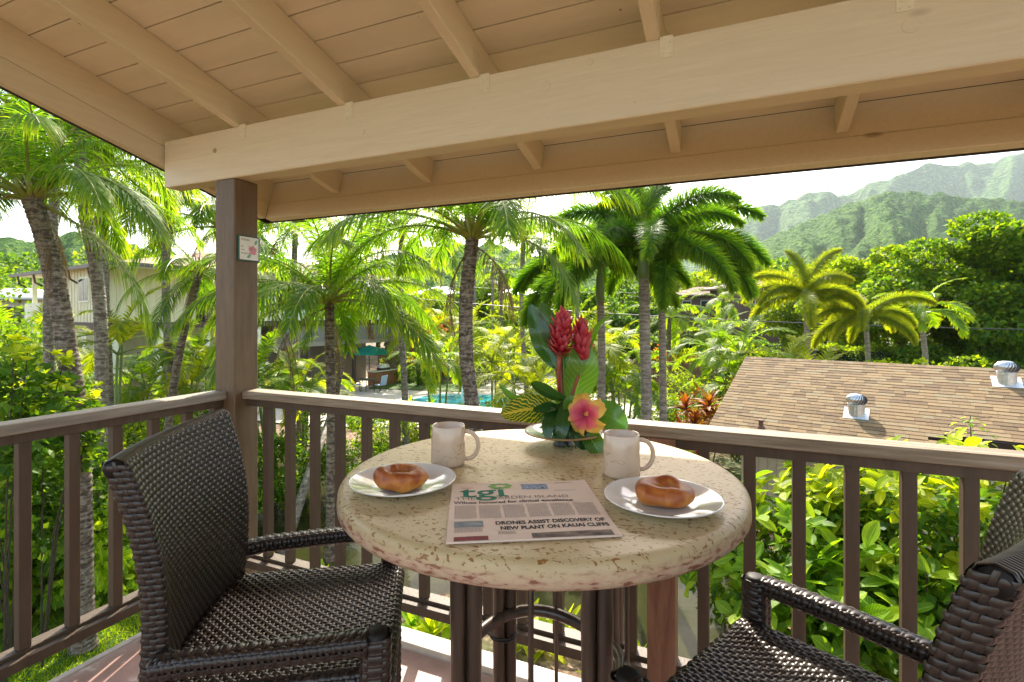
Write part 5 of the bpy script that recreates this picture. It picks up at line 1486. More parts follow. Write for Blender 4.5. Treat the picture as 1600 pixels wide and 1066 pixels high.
# ------------------------------------------------------------------ resort building across the pond
def build_resort():
    Wc = P(-18.17, 23.13, G); rz = YAW + math.atan2(0.8347, 0.5507)
    t = thing('resort_building', 'cream two storey board and batten building with brown hip roof beyond the palms', 'building', Wc, rz)
    zz = lambda v: v - G
    F2, F3, EV = zz(0.86), zz(1.50), zz(3.42)
    sid = noise_mat('cream_siding', [(0.3, (0.66, 0.63, 0.42)), (0.7, (0.76, 0.72, 0.50))], (2, 2, 1), 1.5, 0.75, 0.15, 0.005, rrand=0.04)
    sid2 = noise_mat('pale_siding', [(0.3, (0.76, 0.78, 0.60)), (0.7, (0.82, 0.83, 0.67))], (2, 2, 1), 1.5, 0.75, 0.15, 0.005, rrand=0.03)
    brn = plain('brown_trim', (0.085, 0.058, 0.045), 0.6); gls = plain('dark_glass', (0.03, 0.04, 0.045), 0.1, spec=0.8)
    rf = noise_mat('tan_roof', [(0.3, (0.23, 0.15, 0.10)), (0.7, (0.36, 0.255, 0.18))], (1, 1, 1), 6, 0.9, 0.2, 0.02, detail=8)
    lat = plain('lattice', (0.13, 0.11, 0.095), 0.7)
    # upper walls
    def wall_x(x0, x1, z0, z1, y=0.0, nm='wall', mm=sid, bat=0.40, th=0.15):
        w = MB(); w.box((x0, y, z0), (x1, y + th, z1)); wo_ = w.build(nm, mm, t)
        b = MB(); b.box((-0.028, -0.03, z0 + 0.002), (0.028, -0.0005, z1 - 0.002)); me = b.mesh('batten', mm)
        x = x0 + 0.03
        while x < x1: link('batten', me, wo_, (x, y, 0)); x += bat
        return wo_
    def wall_y(y0, y1, z0, z1, x=0.0, mm=sid, bat=0.40):
        w = MB(); w.box((x, y0, z0), (x + 0.15, y1, z1)); wo_ = w.build('wall', mm, t)
        b = MB(); b.box((-0.03, -0.028, z0 + 0.002), (-0.0005, 0.028, z1 - 0.002)); me = b.mesh('batten', mm)
        y = y0 + 0.03
        while y < y1: link('batten', me, wo_, (x, y, 0)); y += bat
        return wo_
    wall_x(0.0, 3.8, F2, EV); wall_x(5.4, 8.2, F2, EV, 0.0, mm=sid2); wall_x(8.2, 18.2, F2, F3, 0.0, mm=sid2)
    wall_y(0.16, 5.5, F2, EV)
    # recess behind the lanai opening
    wall_x(3.8, 5.4, F2, EV, 1.6, mm=sid)
    b = MB(); b.box((4.1, 1.56, F2 + 0.0), (5.0, 1.597, F2 + 2.1)); b.build('door', brn, t)
    def railing(x0, x1, y, z, h=1.0, slope=0.0):
        r = MB(); n = max(2, int((x1 - x0) / 0.13))
        def zz_(x): return z + slope * (x - x0)
        M_ = None
        for (a, th) in ((h, 0.05), (0.1, 0.04)):
            r.tube([(x0, y, zz_(x0) + a), (x1, y, zz_(x1) + a)], th / 2, 4)
        o = r.build('stair_rail', brn, t)
        pm = MB(); pm.box((-0.011, -0.011, 0.1), (0.011, 0.011, h)); me = pm.mesh('picket', brn)
        for i in range(n + 1):
            x = x0 + (x1 - x0) * i / n; link('picket', me, o, (x, y, zz_(x)))
    railing(3.8, 5.4, -0.02, F2, 1.0)
    # windows in the left wall (gable side)
    for (y0, y1) in ((1.9, 3.2), (0.35, 1.1)):
        f = MB(); f.box((-0.05, y0, F2 + 0.95), (-0.0505 + 0.04, y1, F2 + 2.15)); fo = f.build('window', sid2, t)
        g = MB(); g.box((-0.06, y0 + 0.08, F2 + 1.03), (-0.0505, y1 - 0.08, F2 + 2.07)); g.build('pane', gls, fo)
        g = MB(); g.box((-0.07, (y0 + y1) / 2 - 0.02, F2 + 1.03), (-0.0605, (y0 + y1) / 2 + 0.02, F2 + 2.07)); g.build('mullion', sid2, fo)
    # lanai openings with lattice screens
    x = 8.2; k = 0
    while x < 17.6:
        x1 = x + 2.5
        f = MB(); f.box((x, -0.03, F3 + 0.001), (x1 - 0.002, 0.11, F3 + 0.11)); f.box((x, -0.03, EV - 0.25), (x1 - 0.002, 0.11, EV)); f.box((x, -0.035, F3 + 0.112), (x + 0.12, 0.11, EV - 0.252))
        fo = f.build('lanai_frame', brn, t)
        g = MB(); g.box((x + 0.125, 0.08, F3 + 0.115), (x1 - 0.004, 0.10, EV - 0.255)); g.build('dark_opening', gls, fo)
        l = MB(); a = x + 0.2
        while a < x1 - 0.05:
            l.tube([(a, 0.05, F3 + 0.12), (min(a + 0.7, x1 - 0.03), 0.05, F3 + 0.12 + min(0.7, x1 - 0.03 - a))], 0.012, 4, caps=False)
            l.tube([(a, 0.04, F3 + 0.12 + min(0.7, a - x)), (max(a - 0.7, x + 0.14), 0.04, F3 + 0.12 + min(0.7, a - x) - min(0.7, a - x - 0.14) + 0.0)], 0.012, 4, caps=False)
            a += 0.16
        lo = l.build('lattice', lat, fo); lo['kind'] = 'stuff'
        x = x1; k += 1
    # floor edge, soffit
    b = MB(); b.box((-0.02, -0.02, F2 - 0.30), (18.3, 8, F2 - 0.003)); b.build('floor_slab', brn, t)
    # lower storey: set back walls, posts, stair
    wall_x(0.0, 7.4, 0, F2 - 0.31, 2.4, mm=sid); 
    wall_y(0.4, 5.5, 0.0, F2 - 0.31, 0.3, mm=sid2)
    for (x, y) in ((0.35, 0.25), (2.2, 0.3), (4.4, 0.3), (7.2, 0.3)):
        b = MB(); b.box((x - 0.16, y - 0.16, 0), (x + 0.16, y + 0.16, F2 - 0.302), bev=0.01); b.build('column', sid2, t)
    # mid landing and stairs with dark rails
    b = MB(); b.box((1.4, 0.5, 1.95), (4.4, 2.35, 2.12)); b.build('landing', plain('landing_concrete', (0.28, 0.25, 0.2), 0.8), t)
    railing(1.4, 4.4, 0.48, 2.12, 1.0)
    for i in range(12):
        b = MB(); b.box((4.4 + i * 0.27, 0.6, 1.95 - (i + 1) * 0.165), (4.4 + (i + 1) * 0.27 - 0.003, 1.9, 2.0 - (i + 1) * 0.165)); b.build('stair_tread', plain('tread', (0.30, 0.27, 0.22), 0.8) if i == 0 else bpy.data.materials['tread'], t)
    railing(4.4, 7.6, 0.58, 2.0, 1.0, -0.60)
    # pool side wing
    b = MB(); b.box((8.0, 2.8, 0), (17.2, 2.95, F2 - 0.31)); b.build('rear_wall', plain('taupe_wall', (0.20, 0.17, 0.135), 0.8), t)
    b = MB(); b.box((8.0, 0.05, F2 - 1.62), (17.2, 0.25, F2 - 1.36)); b.build('beam', plain('taupe_beam', (0.30, 0.26, 0.21), 0.8), t)
    for x in (8.0, 10.4, 12.8, 15.2):
        f = MB(); f.box((x, 0.06, F2 - 1.357), (x + 0.07, 0.16, F2 - 0.303)); f.box((x + 2.3, 0.06, F2 - 1.357), (x + 2.37, 0.16, F2 - 0.303)); f.box((x + 0.03, 0.07, F2 - 0.36), (x + 2.34, 0.15, F2 - 0.304)); fo = f.build('screen_frame', brn, t)
        g = MB(); g.box((x + 0.075, 0.10, F2 - 1.355), (x + 2.29, 0.115, F2 - 0.305)); g.build('screen', plain('patterned_screen', (0.20, 0.19, 0.165), 0.7) if 'patterned_screen' not in bpy.data.materials else bpy.data.materials['patterned_screen'], fo)
    for x in (10.4, 13.9):
        b = MB(); b.box((x - 0.1, 0.05, 0), (x + 0.1, 0.25, F2 - 1.623)); b.build('column', brn, t)
    stone = noise_mat('lava_stone', [(0.3, (0.12, 0.095, 0.07)), (0.7, (0.33, 0.27, 0.20))], (1, 1, 1), 7, 0.9, 0.6, 0.04, rrand=0.3)
    pc = MB(); pc.box((17.22, -0.25, 0), (18.22, 0.75, F2 - 0.302)); po = pc.build('stone_pillar', stone, t)
    q = MB(); rg = np.random.default_rng(2); z = 0.0
    while z < F2 - 0.5:
        h = rg.uniform(0.16, 0.26); x = 17.2
        while x < 18.18:
            w = min(rg.uniform(0.18, 0.38), 18.24 - x); q.box((x + 0.012, -0.29 - rg.uniform(0, .02), z + 0.012), (x + w - 0.012, -0.24, z + h - 0.012), bev=0.015); x += w
        y = -0.25
        while y < 0.7:
            w = rg.uniform(0.18, 0.38); q.box((17.18 - rg.uniform(0, .02), y + 0.012, z + 0.012), (17.23, y + w - 0.012, z + h - 0.012), bev=0.015); y += w
        z += h
    o = q.build('stones', stone, po); o['kind'] = 'stuff'
    # roof: hip with wide overhang
    ov = 0.0; x0, x1, y0, y1 = -0.35, 19.2, -1.6, 12.6; ze = zz(zat(409, 22)) ; cx = (y1 - y0) / 2; zr = ze + 1.55
    r0, r1 = (x0 + cx, (y0 + y1) / 2), (x1 - cx, (y0 + y1) / 2)
    v = [(x0, y0, ze), (x1, y0, ze), (x1, y1, ze), (x0, y1, ze), (r0[0], r0[1], zr), (r1[0], r1[1], zr)]
    q = MB(); q.add(v, [(0, 1, 5, 4), (1, 2, 5), (2, 3, 4, 5), (3, 0, 4)]); ro = q.build('roof', rf, t)
    q = MB(); q.box((x0 + 0.02, y0 + 0.02, ze - 0.10), (x1 - 0.02, y1 - 0.02, ze - 0.02)); q.build('soffit', sid2, ro)
    q = MB(); q.box((x0 - 0.1, y0 - 0.1, ze - 0.14), (x1 + 0.1, y0 + 0.02, ze + 0.03)); q.box((x0 - 0.1, y0 + 0.021, ze - 0.14), (x0 + 0.02, y1, ze + 0.03)); q.build('gutter', plain('grey_gutter', (0.14, 0.125, 0.11), 0.5), ro)
    for y in (0.9, 3.4, 6.0, 8.5, 11.2):
        q = MB(); q.tube([(x0 - 0.02, y, ze - 0.14), (x0 + 0.05, y, ze - 0.55), (0.0, y, ze - 0.75)], 0.05, 6); q.build('bracket', brn, t)
    for (x, y) in ((0.6, 12.2), (0.6, 8.8)):
        q = MB(); q.box((x - 0.1, y - 0.1, 0), (x + 0.1, y + 0.1, ze - 0.12)); q.build('column', sid2, t)
    q = MB(); q.box((0.2, 5.6, F2 - 0.3), (6, 12.4, F2)); q.build('lanai_floor', sid2, t)
    q = MB(); q.box((0.2, 5.6, F2 + 0.002), (0.3, 12.4, F2 + 1.0)); q.build('lanai_parapet', sid2, t)
    q = MB(); q.tube([(0.05, -0.06, 0), (0.05, -0.06, ze - 0.3), (0.0, y0 + .1, ze - 0.1)], 0.05, 6); q.build('downpipe', brn, t)

    T = Matrix.Translation(Wc) @ Matrix.Rotation(rz, 4, 'Z')
    # things under the wing
    p = T @ Vector((16.2, -0.4, 0.065)); c = thing('barbecue_counter', 'brown wooden barbecue counter with pale top beside the stone pillar', 'counter', p, rz)
    q = MB(); q.box((-1.3, -0.35, 0), (0.9, 0.35, 0.92), bev=0.01); q.build('cabinet', noise_mat('cabinet_wood', [(0.3, (0.22, 0.09, 0.04)), (0.7, (0.34, 0.15, 0.07))], (2, 2, 12), 1, 0.6), c)
    for x in (-1.25, -0.52, 0.2): q = MB(); q.box((x, -0.37, 0.1), (x + 0.68, -0.352, 0.82)); q.build('cabinet_door', noise_mat('cabinet_door', [(0.3, (0.26, 0.11, 0.05)), (0.7, (0.38, 0.17, 0.08))], (2, 2, 12), 1, 0.6) if x == -1.25 else bpy.data.materials['cabinet_door'], c)
    q = MB(); q.box((-1.36, -0.42, 0.922), (0.95, 0.40, 0.99), bev=0.01); q.build('worktop', M['china'], c)
    g = thing('barbecue_grill', 'silver domed grill standing on the brown counter', 'grill', T @ Vector((16.0, -0.4, 1.056)), rz)
    q = MB(); q.box((-0.4, -0.25, 0), (0.4, 0.25, 0.16), bev=0.02); q.build('grill_box', M['dark'], g)
    q = MB(); q.tube([(-0.38, 0, 0.17), (0.38, 0, 0.17)], 0.24, 20); q.build('hood', M['china'], g, smooth=True)


build_resort()


# ------------------------------------------------------------------ furniture by the pool
def patio_chair(label, px, py, az, col, dep=None):
    dep = dep or (EYE - G - 0.07) * 807.6 / (py - 490)
    t = thing('patio_chair', label, 'chair', at(px, dep, G + 0.075), az, 'blue patio chairs')
    fm = M['dark']; cm = col
    q = MB(); q.box((-0.25, -0.26, 0.40), (0.27, 0.26, 0.44), bev=0.01); q.build('seat', cm, t)
    q = MB(); q.box((-0.02, -0.26, 0), (0.02, 0.26, 0.62), Matrix.Translation((-0.26, 0, 0.43)) @ Matrix.Rotation(-0.22, 4, 'Y'), bev=0.01); q.build('backrest', cm, t)
    for sx in (-0.25, 0.25):
        for sy in (-0.27, 0.27): q = MB(); q.tube([(sx, sy, 0), (sx, sy, 0.62)], 0.02, 6); q.build('leg', fm, t)
    for sy in (-0.27, 0.27): q = MB(); q.tube([(-0.28, sy, 0.62), (0.28, sy, 0.62)], 0.022, 6); q.build('arm', fm, t)
    return t


blue = plain('blue_sling', (0.13, 0.25, 0.46), 0.6); blue2 = plain('pale_blue_sling', (0.34, 0.46, 0.62), 0.6)
patio_chair('pale blue patio chair facing left in front of the barbecue counter', 594, 612, YAW + 2.6, blue2)
patio_chair('blue patio chair half hidden behind ti leaves left of the patio table', 556, 612, YAW + 0.4, blue)
patio_chair('dark blue lounge chair just right of the corner post beyond the railing', 424, 612, YAW + 0.8, blue)
patio_chair('dark blue lounge chair beside the trunk of the banded coconut palm', 486, 614, YAW + 0.9, blue)
t = thing('patio_table', 'round dark patio table between the blue chairs by the pool', 'table', at(575, 33.0, G + 0.075))
q = MB(); q.lathe([(0.0, 0.70), (0.55, 0.70), (0.56, 0.73), (0.55, 0.74), (0.0, 0.74)], n=24); q.build('table_top', M['dark'], t)
for k in range(4):
    a = k * math.pi / 2 + 0.4; q = MB(); q.tube([(0.42 * math.cos(a), 0.42 * math.sin(a), 0), (0.36 * math.cos(a), 0.36 * math.sin(a), 0.70)], 0.022, 6); q.build('leg', M['dark'], t)
for (px, dep, lab, col) in ((577, 36.0, 'teal green patio umbrella open behind the blue chairs', (0.02, 0.30, 0.22)), (540, 38.5, 'teal green patio umbrella half hidden by the small leaning palm', (0.02, 0.27, 0.20))):
    t = thing('patio_umbrella', lab, 'umbrella', at(px, dep, G + 0.07), 0, 'green patio umbrellas')
    q = MB(); q.tube([(0, 0, 0), (0, 0, 2.75)], 0.03, 8); q.build('pole', M['dark'], t)
    q = MB(); q.lathe([(1.45, 2.26), (0.75, 2.52), (0.03, 2.72)], n=8); q.lathe([(1.45, 2.26), (1.46, 2.12)], n=8); q.build('canopy', leaf_mat('umbrella_cloth', col, col, tuple(c * 1.3 for c in col), 0.3, (2, 2, 2), 0.8), t)
t = thing('pool_gate_post', 'pale square post standing at the right corner of the pool', 'post', at(724, 28.6, G + 0.07))
q = MB(); q.box((-0.09, -0.09, 0), (0.09, 0.09, 1.3), bev=0.01); q.build('post_shaft', M['china'], t); q = MB(); q.box((-0.12, -0.12, 1.302), (0.12, 0.12, 1.36), bev=0.01); q.build('post_cap', M['china'], t)
t = thing('water_dispenser', 'small white pump column standing just right of the corner post', 'pillar', at(424.5, 19.0, G)); q = MB(); q.lathe([(0.14, 0), (0.13, 0.1), (0.125, 2.0), (0.14, 2.02), (0.13, 2.1), (0.0, 2.14)], n=16); q.build('column', M['china'], t, smooth=False)
# sun loungers far side of pool
for (px, dep, lab) in ((842, 30.5, 'white sun lounger on the grass behind the flowers, left one'), (873, 31, 'white sun lounger behind the flowers, next to the grey palm trunk')):
    t = thing('sun_lounger', lab, 'sun lounger', at(px, dep, G + 0.07), YAW + 0.9, 'white loungers by the pool')
    q = MB(); q.box((-0.9, -0.32, 0.30), (0.45, 0.32, 0.36), bev=0.01); q.build('seat', M['china'], t)
    q = MB(); q.box((0, -0.32, 0), (0.65, 0.32, 0.05), Matrix.Translation((0.46, 0, 0.31)) @ Matrix.Rotation(-0.7, 4, 'Y'), bev=0.01); q.build('backrest', M['china'], t)
    for sx in (-0.8, 0.4):
        for sy in (-0.28, 0.28): q = MB(); q.tube([(sx, sy, 0), (sx, sy, 0.3)], 0.02, 5); q.build('leg', M['china'], t)


# ------------------------------------------------------------------ fence, hedges, neighbours, wires
def fence(name, label, px0, d0, px1, d1, h, mt, n):
    a, b = at(px0, d0), at(px1, d1); u = (b - a); L = u.length; rz = math.atan2(u.y, u.x)
    t = thing(name, label, 'fence', a, rz)
    q = MB(); q.box((0, 0.03, h * 0.2), (L, 0.07, h * 0.2 + 0.09)); q.box((0, 0.03, h * 0.8), (L, 0.07, h * 0.8 + 0.09)); q.build('fence_rail', mt, t)
    q = MB(); q.box((0.006, 0, 0), (L / n - 0.006, 0.025, h)); me = q.mesh('plank', mt)
    for i in range(n): link('plank', me, t, (i * L / n, 0, random.uniform(-0.02, 0.02)))
    q = MB(); q.box((0, -0.03, h + 0.022), (L, 0.09, h + 0.06)); q.build('fence_cap', mt, t)
redw = noise_mat('red_brown_fence', [(0.3, (0.10, 0.055, 0.035)), (0.7, (0.19, 0.11, 0.07))], (2, 2, 10), 1, 0.8, rrand=0.15)
fence('plank_fence', 'reddish brown plank fence behind the three grey palm trunks', 955, 31, 1130, 28, 2.2, redw, 46)
fence('plank_fence', 'dark plank fence behind the red bushes beyond the pool lawn', 590, 40, 735, 41, 2.3, redw, 44)


def hedge(label, px0, d0, px1, d1, h, w, n, material, seed, leaf=0.09):
    a, b = at(px0, d0), at(px1, d1); u = b - a; L = u.length
    t = thing('hedge', label, 'hedge', a, math.atan2(u.y, u.x)); rg = np.random.default_rng(seed)
    x = rg.uniform(0, L, n); s = rg.uniform(-1, 1, n); face = rg.random(n)
    y = np.where(face < 0.55, -w / 2, s * w / 2); z = np.where(face < 0.55, rg.uniform(0, h, n), h)
    bumps = 0.14 * np.sin(x * 2.1) + 0.10 * np.sin(x * 5.3 + 1) + rg.normal(0, 0.07, n)
    z = z + np.where(face < 0.55, 0, bumps); y = y + np.where(face < 0.55, bumps, 0)
    pts = np.stack([x, y, z], -1); out = np.stack([0 * x, np.where(face < .55, -1, 0), np.where(face < .55, 0.2, 1)], -1)
    o = link('foliage', leaf_cloud('foliage', pts, out, leaf, material, 0.6, seed), t); o['kind'] = 'stuff'
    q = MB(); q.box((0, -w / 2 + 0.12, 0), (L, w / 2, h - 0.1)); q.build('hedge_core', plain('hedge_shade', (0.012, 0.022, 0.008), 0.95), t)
hedge('long clipped hedge behind the shed roof on the right', 1270, 33, 1760, 31, 2.75, 1.2, 16000, LM['bushl'], 3, 0.15)
hedge('clipped hedge with orange flowers behind the left fence and above it', 930, 36, 1215, 33, 3.1, 1.4, 9000, LM['bush'], 4, 0.15)


def house(name, label, px, dep, w, d, eave_py, h_roof, wallc, roofc, az, over=0.8):
    ez = zat(eave_py, dep) - G; t = thing(name, label, 'house', at(px, dep), az)
    q = MB(); q.box((-w / 2, -d / 2, 0), (w / 2, d / 2, ez)); wo_ = q.build('wall', wallc, t)
    a, b = w / 2 + over, d / 2 + over; rl = max(0.5, a - b)
    q = MB(); q.add([(-a, -b, ez), (a, -b, ez), (a, b, ez), (-a, b, ez), (-rl, 0, ez + h_roof), (rl, 0, ez + h_roof), (-a, -b, ez - .18), (a, -b, ez - .18), (a, b, ez - .18), (-a, b, ez - .18)],
                    [(0, 1, 5, 4), (1, 2, 5), (2, 3, 4, 5), (3, 0, 4), (0, 6, 7, 1), (1, 7, 8, 2), (2, 8, 9, 3), (3, 9, 6, 0), (9, 8, 7, 6)]); q.build('roof', roofc, t)
    for i in range(int(w / 2.2)):
        x = -w / 2 + 0.6 + i * 2.2
        q = MB(); q.box((x, -d / 2 - 0.04, ez - 1.9), (x + 1.1, -d / 2 - 0.001, ez - 0.7)); f = q.build('window', M['china'], t)
        q = MB(); q.box((x + .08, -d / 2 - 0.05, ez - 1.82), (x + 1.02, -d / 2 - 0.041, ez - 0.78)); q.build('pane', plain('glass_dark', (0.03, 0.04, 0.05), 0.1) if 'glass_dark' not in bpy.data.materials else bpy.data.materials['glass_dark'], f)
    return t
tanr = noise_mat('brown_tile_roof', [(0.3, (0.16, 0.10, 0.075)), (0.7, (0.27, 0.18, 0.13))], (1, 1, 1), 3, 0.85)
grw = plain('brown_wall', (0.13, 0.085, 0.06), 0.8); whr = plain('pale_metal_roof', (0.55, 0.57, 0.56), 0.5); cw = plain('cream_wall', (0.5, 0.47, 0.36), 0.8)
house('house', 'brown roofed house half hidden by trees left of the big green tree', 1172, 60, 6.5, 6, 451, 1.1, grw, tanr, YAW + 0.2)
house('house', 'brown roofed house with a lower roof behind the foxtail palm fronds', 1100, 66, 8, 6, 462, 1.1, grw, tanr, YAW - 0.1)
house('house', 'pale roofed house in the trees just left of the thick central palm trunk', 690, 62, 7, 6, 461, 1.0, cw, whr, YAW + 0.3)
house('house', 'pale roofed house seen between the palm trunk and the utility pole', 815, 70, 9, 6, 462, 0.9, cw, whr, YAW - 0.2)
house('house', 'pale roofed house low in the greenery at the far left', 20, 46, 9, 6, 466, 0.9, cw, whr, YAW + 0.3)


def pole(label, px, dep, top_py):
    t = thing('utility_pole', label, 'utility pole', at(px, dep), YAW + 0.2, 'grey utility poles'); h = zat(top_py, dep) - G
    q = MB(); q.tube([(0, 0, 0), (0, 0, h)], [0.15, 0.10], 10); q.build('pole_shaft', M['trunks'], t)
    q = MB(); q.box((-1.0, -0.06, h - 0.5), (1.0, 0.06, h - 0.38)); q.build('crossarm', M['trunks'], t)
pole('grey utility pole right of the thick central palm trunk', 770, 48, 384); pole('grey utility pole hugging the thick central palm trunk', 742, 52, 402)
WM = plain('black_cable', (0.03, 0.03, 0.03), 0.5)
for (a, b, sag, r, lab) in (((980, 30, 463), (2100, 26, 455), .5, .012, 'thin overhead cable crossing the big green tree, third from the top'), ((640, 34, 466), (2000, 22, 520), .5, .028, 'thick overhead cable crossing behind the yellow foxtail palms'),
                            ((1180, 40, 402), (2000, 24, 380), .4, .011, 'thin overhead cable highest across the big green tree'), ((1150, 38, 430), (2050, 25, 385), .5, .010, 'thin overhead cable second from the top across the big green tree'),
                            ((1300, 36, 496), (2050, 24, 492), .4, .010, 'thin overhead cable just above the long hedge'), ((700, 46, 412), (1100, 44, 418), .3, .016, 'thin overhead cable passing behind the arching foxtail fronds'),
                            ((700, 46, 446), (1100, 44, 456), .3, .016, 'thin overhead cable above the pale roof beside the utility pole')):
    A, B = at(a[0], a[1], zat(a[2], a[1])), at(b[0], b[1], zat(b[2], b[1])); q = MB()
    q.tube([(A.lerp(B, i / 24) - A) - Vector((0, 0, sag * 4 * (i / 24) * (1 - i / 24))) for i in range(25)], r, 5)
    o = q.build('overhead_cable', WM, None, loc=A); tag(o, lab, 'cable', 'overhead cables')


# ------------------------------------------------------------------ palms
def pth(dep, base_px, pts):
    p = [at(base_px, dep)]
    for (x, y) in pts: p.append(at(x, dep, zat(y, dep)))
    return p
GC = 'tall coconut palms'
def coco(label, dep, bpx, pts, rad, nf, seed, **k):
    k.setdefault('dead', 2)
    p = pth(dep, bpx, pts); return palm('coconut_palm', label, 'palm tree', 'coco', p[0], p, rad, int(nf * 1.4), GC, seed=seed, **k)
coco('leaning coconut palm with thick ringed trunk at the far left', 7.6, 130, [(127, 760), (120, 640), (107, 560), (90, 460), (71, 375), (50, 312)], (0.135, 0.125), 15, 1, scale=0.78, az0=0.6, elr=(15, 88), fix=[(-12, 22), (-150, 30), (175, 10), (20, -15)], rings=0.085, seg=0.02)
coco('slim upright coconut palm with the straightest trunk at the far left', 10.5, 74, [(76, 740), (77, 600), (76, 480), (84, 330), (90, 150)], (0.095, 0.088), 13, 2, scale=0.8, tm='trunkg', elr=(10, 85), rings=0.07, seg=0.02)
coco('grey coconut palm just right of the leaning ringed one', 9.5, 142, [(148, 760), (157, 640), (158, 520), (150, 420), (136, 350), (128, 270), (124, 190)], (0.110, 0.102), 14, 3, scale=0.8, tm='trunkg', elr=(5, 85), rings=0.06, seg=0.02, az0=1.2, fix=[(-10, 10)])
coco('small slanting coconut palm immediately left of the corner post', 12, 252, [(262, 680), (272, 600), (285, 530), (300, 470), (311, 425)], (0.090, 0.082), 8, 4, scale=0.56, rings=0.075, seg=0.03, az0=2.0, elr=(-30, 70))
coco('dark banded coconut palm right of the corner post', 10.5, 517, [(517, 760), (518, 640), (516, 560), (515, 472)], (0.098, 0.094), 21, 5, scale=0.84, rings=0.15, seg=0.03, az0=0.3, elr=(8, 88), fix=[(-165, 25), (-5, 45)])
coco('thin leaning coconut palm between the banded palm and the thick central one', 14.5, 524, [(524, 640), (534, 570), (547, 520), (556, 478)], (0.085, 0.075), 15, 6, scale=0.66, rings=0.08, seg=0.04, az0=0.9, elr=(15, 80))
coco('thick central coconut palm with rough brown trunk behind the table', 9.0, 745, [(744, 760), (738, 640), (729, 560), (728, 480), (733, 420), (738, 374)], (0.132, 0.120), 15, 7, scale=0.86, rings=0.07, seg=0.02, az0=0.5, elr=(25, 86), fix=[(2, 26), (178, 24), (-40, 10)])


for (lab, dep, px, py, sc, nf, sd) in (('coconut palm behind the leaning one with its crown under the barge board', 13, 165, 262, 0.9, 14, 61), ('coconut palm whose crown shows left of the corner post under the roof corner', 15, 262, 318, 0.9, 14, 62),
                              ('coconut palm half hidden behind the top of the corner post', 17, 345, 355, 0.95, 14, 63), ('coconut palm behind the banded one with a higher crown', 19, 462, 352, 1.0, 14, 64),
                              ('coconut palm between the banded and the thick central trunk, crown under the eave', 17, 628, 362, 1.0, 15, 65), ('coconut palm behind the thick central trunk, farther right', 23, 818, 372, 1.0, 14, 66),
                              ('coconut palm beyond the far left trunks at the frame edge', 12, -20, 260, 0.9, 14, 67), ('coconut palm far behind the left grey foxtail trunk', 26, 905, 385, 1.0, 13, 68)):
    coco(lab, dep, px + 6, [(px + 4, 600), (px - 3, (600 + py) / 2), (px, py)], (0.11, 0.10), nf if False else int(nf * 0.85), sd, scale=sc, rings=0.10, seg=0.08, elr=(0, 85), dead=1, tm='trunkg', az0=sd)


def fox(label, kind, dep, bpx, pts, rad, nf, seed, sc, shaft, elr=(-5, 85), group='foxtail palms', fix=None, az0=0):
    p = pth(dep, bpx, pts); return palm('foxtail_palm', label, 'palm tree', kind, p[0], p, rad, nf + 2, group, seed=seed, scale=sc, tm='trunks', rings=0.11, shaft=shaft, elr=elr, fix=fix, az0=az0, seg=0.03)
fox('foxtail palm with the left one of the three grey trunks', 'foxtail', 13.0, 940, [(940, 620), (940, 540), (938, 470)], (0.105, 0.095), 8, 21, 0.95, 0.85, fix=[(170, 38), (200, 15), (10, 30)])
fox('foxtail palm with the thickest of the three grey trunks', 'foxtail', 11.5, 1010, [(1010, 640), (1008, 540), (1006, 436)], (0.125, 0.115), 9, 22, 0.98, 0.75, fix=[(175, 20), (190, 42), (90, 80), (-8, 45)], az0=1)
fox('foxtail palm with the right one of the three grey trunks', 'foxtail', 12.5, 1035, [(1036, 640), (1035, 540), (1034, 452)], (0.095, 0.085), 8, 23, 0.98, 1.0, fix=[(5, 60), (-5, 30), (8, 10), (100, 80), (-20, 0)], az0=2)
fox('yellow green foxtail palm, the taller of the two above the shed roof', 'foxyellow', 19, 1262, [(1262, 560), (1260, 490)], (0.11, 0.09), 8, 24, 0.88, 0.7, (-10, 84), 'yellow foxtail palms', az0=.4, fix=[(90, 84), (0, 30), (180, 35)])
fox('yellow green foxtail palm, the shorter of the two above the shed roof', 'foxyellow', 19, 1357, [(1357, 580), (1354, 518)], (0.09, 0.08), 9, 25, 0.82, 0.55, (-15, 70), 'yellow foxtail palms', az0=1.4, fix=[(0, 25), (175, 35)])
p = pth(22, 1452, [(1446, 560), (1441, 512)]); palm('manila_palm', 'green feather palm with a pale trunk right of the yellow foxtail palms', 'palm tree', 'areca', p[0], p, (0.12, 0.10), 17, None, seed=26, scale=1.18, tm='trunks', shaft=0.6, elr=(5, 80), seg=0.06)
GF = 'distant palms on the wooded slope'
for i, (px, py, dep, nf, lab) in enumerate(((690, 412, 62, 14, 'distant coconut palm left of the thick central trunk, high against the hill'), (785, 425, 44, 14, 'distant coconut palm right of the utility pole'), (1047, 495, 31, 14, 'pale spreading palm between the grey trunks and the brown house'),
                                            (760, 440, 58, 12, 'distant palm between the thick central trunk and the arrangement of flowers'), (655, 425, 70, 11, 'distant palm whose crown just clears the pool wing roof'), (1130, 470, 40, 12, 'distant palm in front of the brown roofed houses'))):
    p = pth(dep, px, [(px - 2, (py + 560) / 2), (px, py)]); palm('distant_palm', lab, 'palm tree', 'far', p[0], p, (0.16, 0.13), nf, GF, seed=40 + i, scale=0.95, rings=0.3, elr=(-20, 80), seg=0.3, extra=False)
